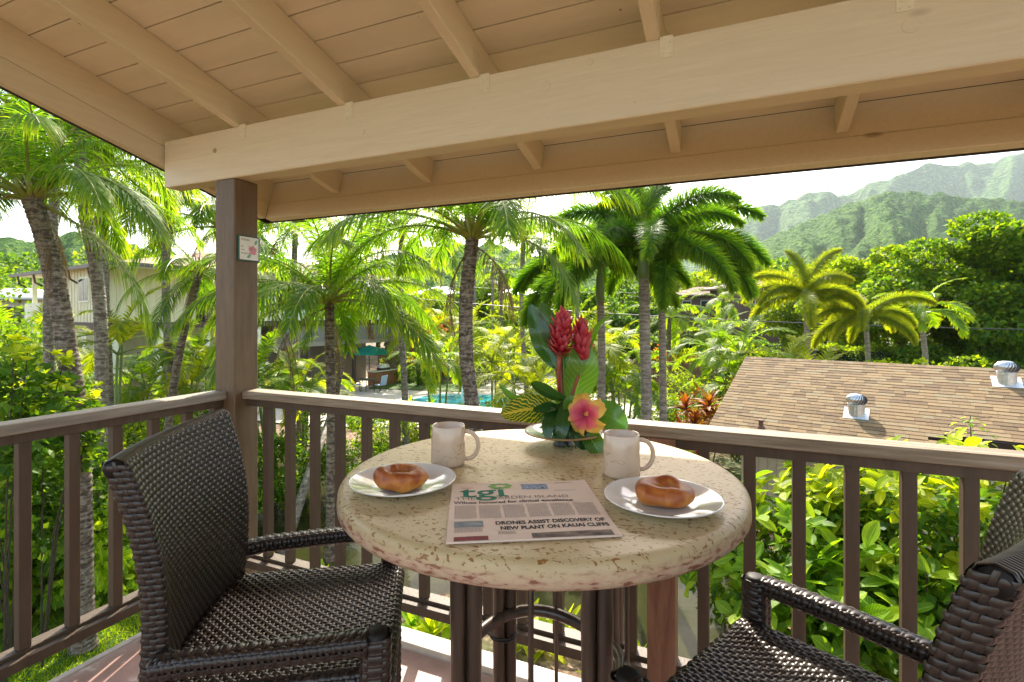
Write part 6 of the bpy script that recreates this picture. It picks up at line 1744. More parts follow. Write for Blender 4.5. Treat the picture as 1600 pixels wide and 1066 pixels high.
# clustered small palms
def clump_palm(label, px, dep, top_py, stems, nf, kind, seed, sc=1.0, spread=0.5, group='clustering garden palms'):
    rg = np.random.default_rng(seed); b = at(px, dep); t = thing('areca_palm', label, 'palm', b, 0, group)
    fs = frond_set(kind); els = np.array([f[0] for f in fs]); H = zat(top_py, dep) - G
    for s in range(stems):
        a = rg.uniform(0, 6.28); r = spread * rg.uniform(0.2, 1) if stems > 1 else 0; h = H * rg.uniform(0.72, 1.0) if stems > 1 else H
        h = max(0.1, h - 1.1 * sc); tp = Vector((r * 1.5 * math.cos(a), r * 1.5 * math.sin(a), h)); bs = Vector((r * .5 * math.cos(a), r * .5 * math.sin(a), 0))
        q = MB(); q.tube([bs, bs.lerp(tp, .5) - Vector((0, 0, 0)), tp], [0.05 * sc, 0.042 * sc, 0.032 * sc], 7); q.build('stem', M['rachis2'], t, smooth=True)
        for i in range(nf):
            el = 84 - 75 * ((i + .5) / nf) + rg.uniform(-6, 6); k = int(np.argmin(np.abs(els - el) + rg.uniform(0, 6, len(els)))); z = sc * rg.uniform(.85, 1.1)
            link('frond', fs[k][1], t, tp, (rg.uniform(-.2, .2), rg.uniform(-.1, .1), i * 2.4 + s + rg.uniform(-.3, .3)), (z, z, z))
    return t
for i, a in enumerate((
        ('areca palm clump in front of the cream wall between the two left trunk groups', 200, 15, 525, 5, 6, 'areca', 1.0),
        ('areca palm with one bright drooping frond beside the upper window', 168, 13, 440, 2, 5, 'arecay', 0.9),
        ('bushy palm in front of the stair landing left of the corner post', 268, 16, 500, 3, 8, 'areca', 0.85),
        ('bushy palm whose crown touches the left side of the corner post', 322, 15, 490, 3, 8, 'arecay', 0.9),
        ('feathery palm right behind the right edge of the corner post', 432, 15, 500, 4, 6, 'areca', 1.1),
        ('feathery palm left of the dark banded trunk', 472, 17, 540, 4, 7, 'arecay', 1.0),
        ('slender green stemmed palm pair left of the thick central trunk', 686, 20, 525, 3, 6, 'areca', 0.95),
        ('slender palm right of the thick central trunk', 770, 19, 520, 3, 7, 'arecay', 0.95),
        ('yellowish palm left of the flower arrangement', 838, 15, 545, 5, 7, 'arecay', 0.85),
        ('tall feathery palm directly behind the flower arrangement', 890, 17, 455, 3, 7, 'arecay', 1.2),
        ('arching palm between the left and thickest grey trunks', 968, 16, 520, 4, 7, 'areca', 0.95),
        ('palm clump at the left end of the shed roof', 1150, 18, 500, 4, 7, 'areca', 1.1),
        ('bright upright palm standing right behind the shed ridge', 1238, 17, 500, 4, 6, 'arecay', 1.05),
        ('bright low palm peeping over the shed ridge beside the upright one', 1292, 16.5, 530, 3, 6, 'arecay', 0.9),
        ('feathery palm at the left frame edge below the pale roof', 22, 16, 470, 4, 7, 'areca', 1.1),
        ('feathery palm between the frame edge and the slim upright trunk', 60, 18, 480, 3, 7, 'arecay', 1.0),
        ('feathery palm left of the brown house roofs', 1105, 30, 470, 4, 7, 'areca', 1.3),
        ('dark feathery palm beyond the pillar at the end of the pool wing', 655, 36, 455, 4, 7, 'arecay', 1.5),
        ('feathery palm between the two clumps behind the pool', 725, 33, 470, 4, 7, 'arecay', 1.4),
        ('feathery palm under the arching foxtail fronds', 905, 27, 470, 4, 7, 'areca', 1.4),
        ('feathery palm behind the pool just left of the flower arrangement', 800, 27, 500, 4, 7, 'arecay', 1.2),
        ('feathery palm between the left and thickest grey trunks far back', 972, 24, 505, 3, 6, 'arecay', 1.0),
        ('feathery palm right of the three grey trunks above the red plants', 1135, 23, 495, 3, 7, 'areca', 1.2),
)):
    clump_palm(a[0], a[1], a[2], a[3], a[4], a[5], a[6], 200 + i, a[7])


# ------------------------------------------------------------------ trees and shrubs
GT = 'broadleaf trees behind the hedge'
for i, (px, dep, py, cr, n, lf, lab) in enumerate((
        (1545, 31, 335, (8.0, 6.0, 5.2), 42000, 0.27, 'big spreading green tree on the right, tallest behind the hedge'),
        (1405, 36, 378, (6.0, 5.0, 4.2), 26000, 0.28, 'rounded green tree left of the biggest one, above the green feather palm'),
        (1700, 30, 318, (7.0, 6.0, 6.0), 14000, 0.34, 'big green tree cut off by the right frame edge'),
        (1300, 46, 402, (6.5, 5.0, 4.0), 12000, 0.36, 'green tree behind the taller yellow foxtail palm'),
        (1240, 60, 398, (7.5, 5.0, 4.2), 9000, 0.42, 'flat topped green tree right behind the brown roofed house'),
        (1165, 76, 398, (8.5, 6.0, 4.6), 9000, 0.48, 'flat topped green tree below the foot of the hill'),
        (1330, 80, 392, (9.0, 6.0, 4.8), 9000, 0.48, 'green tree in the middle of the row below the foot of the hill'),
        (1480, 70, 385, (9.0, 6.0, 5.0), 7000, 0.48, 'green tree peeping above the rounded one on the right'))):
    tree(lab, at(px, dep), zat(py, dep) - G, cr, n, lf, LM['tree'] if i % 2 == 0 else LM['bushl'], 300 + i, 0.28, GT, clumps=46, tight=0.21)
GT2 = 'broadleaf trees across the middle distance'
for i, (px, dep, py, cr, n, lf, lab) in enumerate((
        (1070, 72, 415, (7, 5, 4.5), 7000, 0.46, 'dark tree behind the pale spreading palm'),
        (980, 64, 425, (6, 5, 4.5), 7000, 0.42, 'green tree far behind the left grey palm trunk'),
        (900, 56, 440, (6, 5, 4), 7000, 0.40, 'green tree far behind the red ginger flowers'),
        (820, 50, 458, (5, 4, 3.6), 7000, 0.36, 'green tree below the pale roof right of the utility pole'),
        (740, 60, 440, (6, 5, 4), 6000, 0.40, 'green tree behind the utility poles'),
        (660, 52, 450, (5, 4, 4), 6000, 0.36, 'green tree rising behind the end of the pool wing'),
        (590, 62, 415, (7, 5, 5), 6000, 0.42, 'green tree above the roof of the pool wing'),
        (470, 60, 405, (8, 5, 5.5), 6000, 0.44, 'green tree behind the banded coconut palm crown'),
        (330, 58, 395, (8, 5, 5.5), 5000, 0.44, 'green tree behind the resort roof left of the post'),
        (190, 62, 372, (8, 5, 6), 6000, 0.44, 'tall pale tree behind the left end of the resort roof'),
        (60, 56, 385, (8, 5, 6), 7000, 0.42, 'green tree at the foot of the left hill'),
        (-40, 44, 400, (6, 5, 5), 5000, 0.38, 'green tree cut off by the left frame edge'))):
    tree(lab, at(px, dep), zat(py, dep) - G, cr, n, lf, LM['bushl'] if i % 3 == 0 else LM['tree'], 340 + i, 0.25, GT2, clumps=34, tight=0.24, limbs=5)

GB = 'garden bushes'
for i, (px, dep, py, rx, n, lf, mt_, lab) in enumerate((
        (-15, 8.2, 770, 0.8, 900, 0.20, 'broad', 'leafy bush at the left frame edge just above the lawn'),
        (45, 8.6, 800, 0.7, 800, 0.19, 'lime', 'yellow green leafy bush above the lawn behind the first baluster'),
        (105, 8.8, 790, 0.8, 800, 0.19, 'broad', 'leafy bush above the lawn between the second and third baluster'),
        (190, 9.2, 770, 0.8, 800, 0.18, 'broad', 'leafy bush above the lawn just left of the left chair'))):
    h = zat(py, dep) - G
    bush('garden_bush', lab, at(px, dep), (rx, rx, h * 0.52), n, lf, LM[mt_], 380 + i, GB, clumps=24, tight=0.34, low=-0.9, simple=False, wr=0.42)
redb = LM['red']
for i, (px, dep, py, rx, rz_, n, lf, mt_, lab) in enumerate((
        (610, 17.5, 668, 1.5, 0.9, 3200, 0.10, 'bushl', 'bright low bush below the rail between two balusters left of the table'),
        (690, 18.5, 660, 1.6, 0.9, 3200, 0.10, 'bushl', 'bright low bush just left of the left mug'),
        (560, 15.5, 690, 1.3, 1.0, 3000, 0.10, 'bush', 'dark bush right of the banded palm trunk below the rail'),
        (465, 14.5, 690, 1.2, 1.1, 3000, 0.10, 'bush', 'dark bush left of the banded palm trunk below the rail'),
        (420, 13.0, 705, 0.9, 1.1, 2600, 0.10, 'bush', 'dark bush just right of the corner post below the rail'),
        (770, 17, 650, 1.5, 1.0, 3000, 0.10, 'bushl', 'bright bush above the rail right of the thick central trunk'),
        (860, 19, 650, 1.6, 1.2, 2600, 0.12, 'bush', 'green bush behind the flower arrangement'),
        (660, 36.5, 590, 1.6, 0.9, 1500, 0.14, 'bush', 'round bush at the back of the pool lawn'),
        (625, 38, 585, 1.5, 1.2, 1500, 0.14, 'bush', 'round bush beside the stone pillar at the pool lawn'),
        (700, 38, 580, 1.8, 1.4, 1800, 0.14, 'bushl', 'light bush at the back of the pool lawn near the thick trunk'),
        (760, 36, 560, 2.0, 1.8, 2400, 0.14, 'bush', 'tall green bush between the thick trunk and the pool'),
        (730, 42, 500, 2.4, 2.6, 3000, 0.16, 'bush', 'large dark green bush under the pale roof'),
        (650, 44, 520, 2.6, 2.4, 3000, 0.16, 'bush', 'large dark green bush right of the pillar top'),
        (800, 40, 540, 2.6, 2.2, 3000, 0.16, 'bush', 'large green bush left of the ginger leaves'),
        (875, 34, 560, 2.4, 2.0, 2600, 0.15, 'bushl', 'large green bush behind the ginger stems'),
        (1075, 24, 610, 1.5, 1.2, 2400, 0.12, 'bushl', 'bush with small yellow leaves below the plank fence'),
        (1080, 20, 640, 1.3, 1.1, 2400, 0.11, 'bushl', 'bright bush at the right end of the rail view beside the shed'),
        (1130, 21, 590, 1.2, 1.4, 2200, 0.12, 'bush', 'green bush touching the left rake of the shed roof'),
        (1390, 17, 555, 2.4, 1.2, 3800, 0.15, 'bushl', 'yellow green bush spreading along the shed ridge'),
        (1480, 18.5, 560, 2.2, 1.2, 3000, 0.15, 'bushl', 'yellow green bush at the ridge left of the right roof vent'),
        (1190, 20, 545, 1.5, 1.4, 2000, 0.14, 'bushl', 'light bush behind the left end of the shed ridge'),
        (100, 15, 590, 1.4, 1.4, 2600, 0.12, 'bush', 'dark green bush between the leaning trunk and the cream wall'),
        (40, 19, 540, 2.4, 2.2, 3400, 0.14, 'bush', 'large dark bush behind the lime leaved shrub'),
        (-30, 14, 520, 2.2, 2.6, 3000, 0.14, 'bush', 'large dark bush cut off by the left frame edge'),
        (215, 14, 625, 1.3, 1.1, 2800, 0.11, 'bush', 'green bush above the left rail in front of the stair'),
        (285, 13, 612, 1.2, 0.9, 2800, 0.10, 'bushl', 'fine leaved bright bush left of the corner post above the rail'),
        (350, 14, 620, 1.2, 1.0, 2200, 0.10, 'bush', 'green bush hidden behind the corner post'),
        (190, 11.5, 700, 1.2, 1.0, 2800, 0.11, 'bush', 'dark bush below the left rail right of the grey trunk'),
        (255, 11.5, 690, 1.1, 1.0, 2600, 0.10, 'bushl', 'light bush below the left rail above the left chair'),
        (320, 11.5, 700, 1.2, 1.1, 2400, 0.10, 'bush', 'dark bush below the left rail nearest the corner post'),
        (940, 24, 600, 1.6, 1.4, 2000, 0.13, 'bushl', 'light bush behind the left grey trunk at the pool edge'),
        (1020, 20, 640, 1.3, 0.9, 2400, 0.11, 'bush', 'low bush between the grey trunks at the rail'))):
    h = zat(py, dep) - G
    bush('garden_bush', lab, at(px, dep), (rx, rx, max(rz_, h * 0.5)), int(n * (1.3 if h > 2.5 else 1.0)), lf, LM[mt_], 400 + i, GB, clumps=26, tight=0.30, low=-0.9)
orange = leaf_mat('orange_blossom', (0.45, 0.08, 0.01), (0.6, 0.16, 0.015), (0.75, 0.30, 0.02), 0.3, (1.6, 1.2, 1.0), 0.5)
redf = leaf_mat('red_blossom', (0.40, 0.01, 0.015), (0.6, 0.02, 0.03), (0.75, 0.06, 0.07), 0.3, (1.6, 1.0, 1.0), 0.5)
bush('flowering_bush', 'red flowering ixora bush between the grey trunks and the shed', at(1052, 15.5), (0.8, 0.8, 0.75), 2600, 0.11, LM['bushl'], 451, 'flowering bushes', blooms=(redf, 120, 0.09))
bush('flowering_bush', 'orange flowering bush in the hedge beyond the fence', at(1050, 32), (2.0, 1.2, 1.6), 2200, 0.14, LM['bushl'], 452, 'flowering bushes', blooms=(orange, 240, 0.14))
bush('flowering_bush', 'bush with orange blossoms behind the palm right of the pillar', at(672, 43), (2.2, 1.6, 2.6), 2600, 0.15, LM['bushl'], 453, 'flowering bushes', blooms=(orange, 200, 0.2))
# red and orange cordylines
for i, (px, dep, py, n, L, lab) in enumerate(((1072, 17.0, 622, 24, 0.60, 'orange red cordyline left of the shed roof'), (1108, 16.6, 618, 24, 0.62, 'orange red cordyline touching the shed roof'), (1092, 18.2, 608, 24, 0.62, 'orange red cordyline behind the other two left of the shed'),
                                              (668, 37.5, 560, 26, 0.8, 'dark red cordyline at the back of the pool lawn, left one'), (690, 37.5, 565, 26, 0.8, 'dark red cordyline at the back of the pool lawn, right one'), (640, 38, 565, 26, 0.8, 'dark red cordyline next to the stone pillar'),
                                              (1150, 17.5, 590, 20, 0.6, 'dark red cordyline at the top left corner of the shed roof'))):
    strap_plant('cordyline', lab, at(px, dep), n, L, 0.42, LM['red'], 500 + i, 'red cordylines', stem=max(0.1, zat(py, dep) - G - 0.5))
# ti plants
for i, (px, dep, py, n, L, st_, lab) in enumerate((
        (586, 25, 600, 16, 0.62, 0, 'yellow green ti plant left of the patio on the pool edge'), (551, 24, 600, 18, 0.62, 0, 'yellow green ti plant left of the blue chair'), (560, 22.5, 620, 16, 0.6, 0, 'yellow green ti plant just above the rail beside the banded trunk'),
        (641, 27, 605, 16, 0.62, 0, 'green ti plant on the pale terrace, left one of the pair'), (675, 27, 605, 16, 0.62, 0, 'green ti plant on the pale terrace, right one of the pair'), (602, 24, 625, 16, 0.6, 0, 'green ti plant between the patio chair and the rail'),
        (973, 20, 625, 16, 0.7, 0, 'green ti plant right of the flower arrangement'), (1000, 16, 640, 15, 0.7, 0, 'green ti plant hugging the thickest grey trunk'),
        (20, 9.0, 800, 26, 0.75, 1, 'large ti plant at the left frame edge behind the first baluster'), (62, 8.8, 830, 24, 0.7, 1, 'large ti plant between the first two balusters'), (100, 9.2, 820, 24, 0.65, 1, 'ti plant below the leaning trunk'),
        (8, 8.6, 830, 20, 0.6, 0, 'low ti plant beside the lawn at the left edge'), (50, 8.8, 850, 18, 0.5, 0, 'low dark ti plant beside the lawn, second from the left'), (155, 9.4, 800, 22, 0.62, 0, 'wide green lily beside the lawn under the grey trunk'),
        (172, 9.0, 850, 22, 0.55, 0, 'yellowish green lily beside the lawn near the chair'), (210, 9.5, 820, 20, 0.55, 0, 'green lily just left of the chair back'), (130, 9.1, 840, 20, 0.5, 0, 'narrow leaved green lily between the second and third baluster'),
        (85, 9.2, 850, 18, 0.45, 0, 'small green lily beside the lawn under the slim trunk'),
        (428, 9.4, 800, 14, 0.5, 0, 'bright small plant behind the left chair top right corner'), (450, 9.0, 860, 14, 0.45, 0, 'bright small plant behind the left chair arm'), (500, 8.9, 850, 16, 0.55, 0, 'bright plant behind the end of the left chair arm'),
        (530, 8.6, 860, 18, 0.6, 0, 'bright plant right of the left chair arm end'), (560, 8.4, 840, 18, 0.65, 0, 'tall bright plant above the left chair seat corner'), (645, 7.9, 900, 18, 0.5, 0, 'bright ginger plant below the table left edge'),
        (675, 7.8, 890, 16, 0.5, 0, 'bright ginger plant left of the cane table legs'), (700, 8.1, 880, 14, 0.5, 0, 'bright ginger plant behind the left cane leg'), (820, 7.7, 905, 18, 0.55, 0, 'bright lily between the cane legs and the thin spindle'),
        (850, 7.6, 920, 16, 0.5, 0, 'bright lily behind the thin spindles'), (885, 7.9, 915, 16, 0.5, 0, 'bright lily left of the right cane leg'), (940, 6.9, 1015, 9, 0.42, 0, 'small low plant behind the right cane leg foot'),
        (980, 7.0, 975, 7, 0.50, 0, 'upright fresh green shoot left of the wide middle post'), (1003, 7.1, 985, 5, 0.42, 0, 'small upright shoot touching the wide middle post'),
        (1000, 7.3, 1060, 8, 0.35, 0, 'low bright plant under the bottom rail by the middle post'), (780, 7.2, 1000, 8, 0.35, 0, 'low bright plant seen between the far cane legs'), (470, 8.3, 930, 8, 0.35, 0, 'yellowish small plant under the bottom rail beside the chair'))):
    mt_ = 'lime' if px in (586, 551, 560, 980, 1003, 940, 820, 850, 885) else ('broad' if i % 3 else 'lime')
    strap_plant('ti_plant', lab, at(px, dep), n, L, 0.52, LM[mt_], 520 + i, 'ti plants and lilies', stem=(zat(py, dep) - G - 0.4) if st_ else 0.02)

# shrubs close below the balcony
GS = 'broad leaved shrubs right under the railing'
lmt, brd = LM['lime'], LM['broad']
for i, (px, dep, cpy, rad, nl, L, mt_, lab) in enumerate((
        (1190, 5.6, 840, (0.75, 0.7, 0.75), 120, 0.20, brd, 'shrub with big pale leaves just right of the table edge'),
        (1290, 5.8, 815, (0.85, 0.7, 0.70), 170, 0.17, lmt, 'yellow green shrub filling the gap right of the first dark baluster'),
        (1395, 5.2, 830, (0.80, 0.7, 0.75), 180, 0.17, lmt, 'yellow green shrub in the middle of the right railing'),
        (1490, 4.9, 790, (0.80, 0.7, 0.75), 180, 0.16, lmt, 'yellow green shrub left of the right chair back'),
        (1590, 5.2, 790, (0.90, 0.8, 0.80), 120, 0.17, lmt, 'yellow green shrub at the right edge behind the chair back'),
        (1240, 4.9, 985, (0.75, 0.6, 0.55), 90, 0.21, brd, 'shrub with big green leaves above the right chair arm'),
        (1340, 4.6, 975, (0.75, 0.6, 0.50), 120, 0.23, brd, 'shrub with the biggest light green leaves under the right chair arm'),
        (1440, 4.5, 960, (0.75, 0.6, 0.55), 120, 0.21, brd, 'shrub with long veined green leaves beside the right chair back'),
        (1140, 6.4, 900, (0.65, 0.6, 0.50), 80, 0.22, brd, 'drooping pale leaved shrub between the table and the middle post'),
        (1540, 4.6, 1010, (0.8, 0.6, 0.6), 60, 0.20, brd, 'green shrub low behind the right chair back'))):
    cz = zat(cpy, dep) - G
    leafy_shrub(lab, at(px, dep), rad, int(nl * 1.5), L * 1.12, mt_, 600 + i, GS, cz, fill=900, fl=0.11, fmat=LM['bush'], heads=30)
GL = 'broad leaved shrubs at the left'
for i, (px, dep, cpy, rad, nl, L, mt_, lab) in enumerate((
        (5, 6.6, 620, (0.85, 0.8, 1.0), 190, 0.15, lmt, 'lime leaved shrub at the left frame edge above the rail'),
        (65, 7.2, 640, (0.70, 0.7, 0.9), 150, 0.14, lmt, 'lime leaved shrub left of the leaning trunk above the rail'),
        (20, 7.6, 760, (1.1, 0.8, 0.95), 170, 0.16, brd, 'green broad leaved shrub below the rail at the left edge'),
        (100, 8.6, 750, (1.0, 0.8, 0.95), 150, 0.15, brd, 'green broad leaved shrub behind the slim trunk below the rail'),
        (165, 9.8, 760, (1.0, 0.8, 0.95), 140, 0.14, lmt, 'yellow green broad leaved shrub right of the grey trunk below the rail'))):
    cz = zat(cpy, dep) - G
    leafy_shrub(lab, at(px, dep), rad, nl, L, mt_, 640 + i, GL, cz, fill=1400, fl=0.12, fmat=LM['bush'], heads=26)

# whorled shrub (frangipani-like) between rail and shed
b = at(1243, 6.2); t = thing('whorled_shrub', 'upright shrub with stacked whorls of narrow dark leaves above the first right gap', 'shrub', b)
H = zat(705, 6.2) - G; mb = MB(); mb.tube([(0, 0, 0), (0.05, 0, H * .5), (0, 0, H)], [0.03, 0.022, 0.01], 6); mb.build('stem', M['branch'], t)
for k in range(9):
    for j in range(8):
        s = 0.21 * (1 - 0.03 * k); link('leaf', strap_leaf((j + k) % 3, LM['broad']), t, (0, 0, H - k * 0.105), (0.2, -0.35 + 0.05 * k, j * 0.785 + k), (s * 1.2, s * 0.8, s))
# sapling in front of the shed roof
b = at(1516, 7.6); t = thing('sapling', 'thin sapling rising in front of the shed roof above the rail', 'sapling', b)
H = zat(650, 7.6) - G; mb = MB(); mb.tube([(0, 0, 0), (0.04, 0, H * .5), (0, 0, H)], [0.02, 0.014, 0.006], 6); mb.build('stem', M['branch'], t)
rg = np.random.default_rng(9)
for k in range(34):
    z = H - 0.02 - 0.016 * k; a = k * 2.4; r = 0.03 + 0.26 * min(1, k / 16) * rg.uniform(.5, 1)
    s = 0.085 * rg.uniform(.7, 1.2); link('leaf', broad_leaf(k % 3, brd), t, (r * math.cos(a), r * math.sin(a), z + 0.3 * r), (0.2, 0.3, a + rg.uniform(-.8, .8)), (s, s, s))
mb = MB()
for k in range(10):
    a = k * 2.4; z = H - 0.05 * k - 0.05; mb.tube([(0, 0, z), (0.25 * math.cos(a), 0.25 * math.sin(a), z + 0.06)], 0.004, 4)
mb.build('twig', M['branch'], t)
# leaning pale log over the pond
A, B = at(432, 10.5, G - 0.3), at(520, 14, zat(640, 14)); q = MB(); q.tube([Vector((0, 0, 0)), (B - A) * 0.5 + Vector((0, 0, 0.15)), B - A], [0.12, 0.10, 0.08], 9)
o = q.build('leaning_trunk', M['trunkg'], None, smooth=True, loc=A); tag(o, 'pale leaning bare trunk over the pond behind the balusters', 'tree trunk')
# hanging dry frond beside the post
b = at(408, 12.0, zat(455, 12.0)); t = thing('dry_palm_skirt', 'hanging dry brown palm frond just right of the corner post', 'dry frond', b)
fm = frond_mesh('dry_frond', 2.6, -0.9, 0.55, 0.42, 46, LM['deadfrond'], M['husk'], 901, 1.3, w0=0.022)
for k in range(2): link('dry_frond', fm, t, (0.05 * k, 0, 0), (0, 0, YAW - 0.1 + k * 0.5), (0.75, 0.6, 0.95))


# ------------------------------------------------------------------ flower arrangement on the table
def arrangement():
    base = P(0.145, 1.457, TZ)
    tag_g = 'flower arrangement on the table'
    v = thing('vase', 'low footed dish with brown rim and black foot holding the flowers', 'vase', base)
    tilt = Matrix.Translation((0, 0, 0)) @ Matrix.Rotation(0.05, 4, D(0, 1))
    q = MB(); q.lathe([(0.0, 0.0), (0.028, 0.0), (0.029, 0.003), (0.024, 0.020), (0.0, 0.020)], n=32); q.build('foot', plain('black_foot', (0.02, 0.018, 0.015), 0.3), v, smooth=False)
    q = MB(); q.lathe([(0.0, 0.020), (0.05, 0.022), (0.105, 0.036), (0.109, 0.040), (0.104, 0.0405), (0.05, 0.028), (0.0, 0.026)], n=56)
    q.build('dish', noise_mat('green_grey_glaze', [(0.3, (0.22, 0.27, 0.24)), (0.5, (0.40, 0.43, 0.38)), (0.7, (0.55, 0.55, 0.48))], (1, 1, 1), 30, 0.12, coat=0.5), v, smooth=True)
    q = MB(); q.tube([(0.108 * math.cos(w), 0.108 * math.sin(w), 0.0392) for w in np.linspace(0, 2 * math.pi, 57)], 0.0022, 6, caps=False); q.build('rim', plain('gold_rim', (0.33, 0.17, 0.06), 0.35), v, smooth=True)
    q = MB(); q.lathe([(0.0, 0.027), (0.030, 0.027), (0.032, 0.05), (0.022, 0.062), (0.0, 0.064)], n=18); q.build('flower_foam', plain('foam_green', (0.03, 0.07, 0.03), 0.9), v)
    for k in range(4): v.children  # no-op
    dpc = 1.457
    def pt(px, py, dd=0.0):
        d = dpc + dd; return P((px - 800) / 807.6 * d, d, zat(py, d)) - base
    root = Vector((0, 0, 0.05))
    glo = leaf_mat('glossy_dark_leaf', (0.012, 0.045, 0.010), (0.020, 0.070, 0.012), (0.05, 0.13, 0.02), 0.25, (2.6, 3.0, 0.8), 0.22, 0.6, orand=0.3, veins=0.10)
    mid = leaf_mat('glossy_mid_leaf', (0.03, 0.09, 0.015), (0.06, 0.15, 0.02), (0.12, 0.22, 0.03), 0.35, (2.6, 2.8, 0.8), 0.25, 0.6, orand=0.3, veins=0.30)
    # variegated croton leaf
    m, nt, nd, lk = mat('croton_leaf')
    uv = nd.new('ShaderNodeUVMap'); mp = nd.new('ShaderNodeMapping'); mp.inputs['Scale'].default_value = (13, 3.2, 1); lk.new(uv.outputs[0], mp.inputs[0])
    sx = nd.new('ShaderNodeSeparateXYZ'); lk.new(uv.outputs[0], sx.inputs[0])
    a1 = nd.new('ShaderNodeMath'); a1.operation = 'SUBTRACT'; a1.inputs[1].default_value = 0.5; lk.new(sx.outputs[1], a1.inputs[0])
    a2 = nd.new('ShaderNodeMath'); a2.operation = 'ABSOLUTE'; lk.new(a1.outputs[0], a2.inputs[0])
    a3 = nd.new('ShaderNodeMath'); a3.operation = 'MULTIPLY_ADD'; a3.inputs[1].default_value = -0.6; lk.new(a2.outputs[0], a3.inputs[0]); lk.new(sx.outputs[0], a3.inputs[2])
    nz = nd.new('ShaderNodeTexNoise'); nz.inputs['Scale'].default_value = 1.2; nz.inputs['Detail'].default_value = 3; lk.new(mp.outputs[0], nz.inputs['Vector'])
    a4 = nd.new('ShaderNodeMath'); a4.operation = 'MULTIPLY'; a4.inputs[1].default_value = 12; lk.new(a3.outputs[0], a4.inputs[0])
    a5 = nd.new('ShaderNodeMath'); a5.operation = 'MULTIPLY_ADD'; a5.inputs[1].default_value = 1.6; lk.new(nz.outputs['Fac'], a5.inputs[0]); lk.new(a4.outputs[0], a5.inputs[2])
    a6 = nd.new('ShaderNodeMath'); a6.operation = 'FRACT'; lk.new(a5.outputs[0], a6.inputs[0])
    rp = ramp(nd, [(0.0, (0.55, 0.45, 0.03)), (0.30, (0.50, 0.42, 0.03)), (0.40, (0.04, 0.12, 0.012)), (1.0, (0.06, 0.15, 0.015))]); lk.new(a6.outputs[0], rp.inputs[0])
    g = nd.new('ShaderNodeMath'); g.operation = 'LESS_THAN'; g.inputs[1].default_value = 0.05; lk.new(a2.outputs[0], g.inputs[0])
    mx = nd.new('ShaderNodeMixRGB'); lk.new(g.outputs[0], mx.inputs[0]); lk.new(rp.outputs[0], mx.inputs[1]); mx.inputs[2].default_value = (0.55, 0.45, 0.04, 1)
    b = nd.new('ShaderNodeBsdfPrincipled'); b.inputs['Roughness'].default_value = 0.25; lk.new(mx.outputs[0], b.inputs['Base Color'])
    tr = nd.new('ShaderNodeBsdfTranslucent'); lk.new(mx.outputs[0], tr.inputs[0]); ms = nd.new('ShaderNodeMixShader'); ms.inputs[0].default_value = 0.3; lk.new(b.outputs[0], ms.inputs[1]); lk.new(tr.outputs[0], ms.inputs[2])
    o = nd.new('ShaderNodeOutputMaterial'); lk.new(ms.outputs[0], o.inputs[0]); croton = m

    def leaf(nm, label, pts, width, material, nrm, fold=0.25, tp=1.0, wave=0.0, rnd=0.5, n=16):
        """leaf blade along a curve of points (relative to base)"""
        P_ = [Vector(p) for p in pts]
        def cr(u):
            x = u * (len(P_) - 1); i = min(int(x), len(P_) - 2); w = x - i
            p0, p1, p2, p3 = P_[max(0, i - 1)], P_[i], P_[i + 1], P_[min(len(P_) - 1, i + 2)]
            return 0.5 * ((2 * p1) + (p2 - p0) * w + (2 * p0 - 5 * p1 + 4 * p2 - p3) * w * w + (3 * p1 - p0 - 3 * p2 + p3) * w ** 3)
        N = Vector(nrm).normalized()
        def F(u, q_):
            c = cr(u); t = (cr(min(1, u + .02)) - cr(max(0, u - .02))).normalized(); s = t.cross(N).normalized(); nn = s.cross(t)
            w = width * (math.sin(math.pi * min(1, (0.03 + 0.95 * u)) ** tp) ** 0.75) ; k = (q_ - 0.5)
            return c + s * (k * w) + nn * (fold * abs(k) * w + wave * w * math.sin(14 * u + 3 * k))
        mb = MB(); mb.grid(F, n, 6, r=rnd); 
        o = mb.build('leaf', material, None, smooth=True, loc=base); o.name = nm
        tag(o, label, 'leaf', tag_g)
        st = MB(); st.tube([Vector((root.x, root.y, root.z)), Vector(root).lerp(P_[0], 0.5), P_[0]], 0.0022, 6) if (P_[0] - root).length > 0.02 else None
        if st.v: s_ = st.build('leaf_stalk', M['stem'], o); 
        return o
    tocam = -(base - Vector((0, 0, EYE))).normalized(); nr = tocam + Vector((0, 0, 0.25))
    leaf('ginger_leaf', 'tall dark green pointed leaf, leftmost behind the red flowers', [pt(868, 575, .02), pt(852, 545, .03), pt(840, 510, .03), pt(829, 476, .04)], 0.062, glo, nr, 0.2, wave=0.04)
    leaf('ginger_leaf', 'tall dark green pointed leaf directly left of the red flowers', [pt(878, 560, .03), pt(868, 530, .04), pt(856, 500, .04), pt(846, 473, .04)], 0.060, glo, nr + D(-.3, 0), 0.2, wave=0.03)
    leaf('ginger_leaf', 'broad light veined leaf standing right of the ginger stem', [pt(893, 640, .0), pt(903, 600, .0), pt(909, 565, -.015), pt(902, 528, .01)], 0.098, mid, nr + D(.3, 0), 0.2, rnd=0.7, wave=0.02)
    leaf('ginger_leaf', 'narrow pale green leaf edge between the two ginger flowers', [pt(884, 640, .01), pt(890, 600, .02), pt(893, 560, .02), pt(895, 525, .03)], 0.026, mid, D(-1, -0.4), 0.3, rnd=0.9)
    leaf('ginger_leaf', 'folded dark leaf behind the broad light one', [pt(875, 620, .03), pt(884, 590, .03), pt(892, 560, .03), pt(900, 540, .03)], 0.050, glo, nr + D(-.6, 0), 0.2)
    leaf('ginger_leaf', 'slender green leaf reaching out to the upper right', [pt(905, 580, .02), pt(920, 540, .01), pt(938, 508, .0), pt(963, 489, -.01)], 0.028, mid, nr + D(0.2, 0.5, .6), 0.25, rnd=0.75)
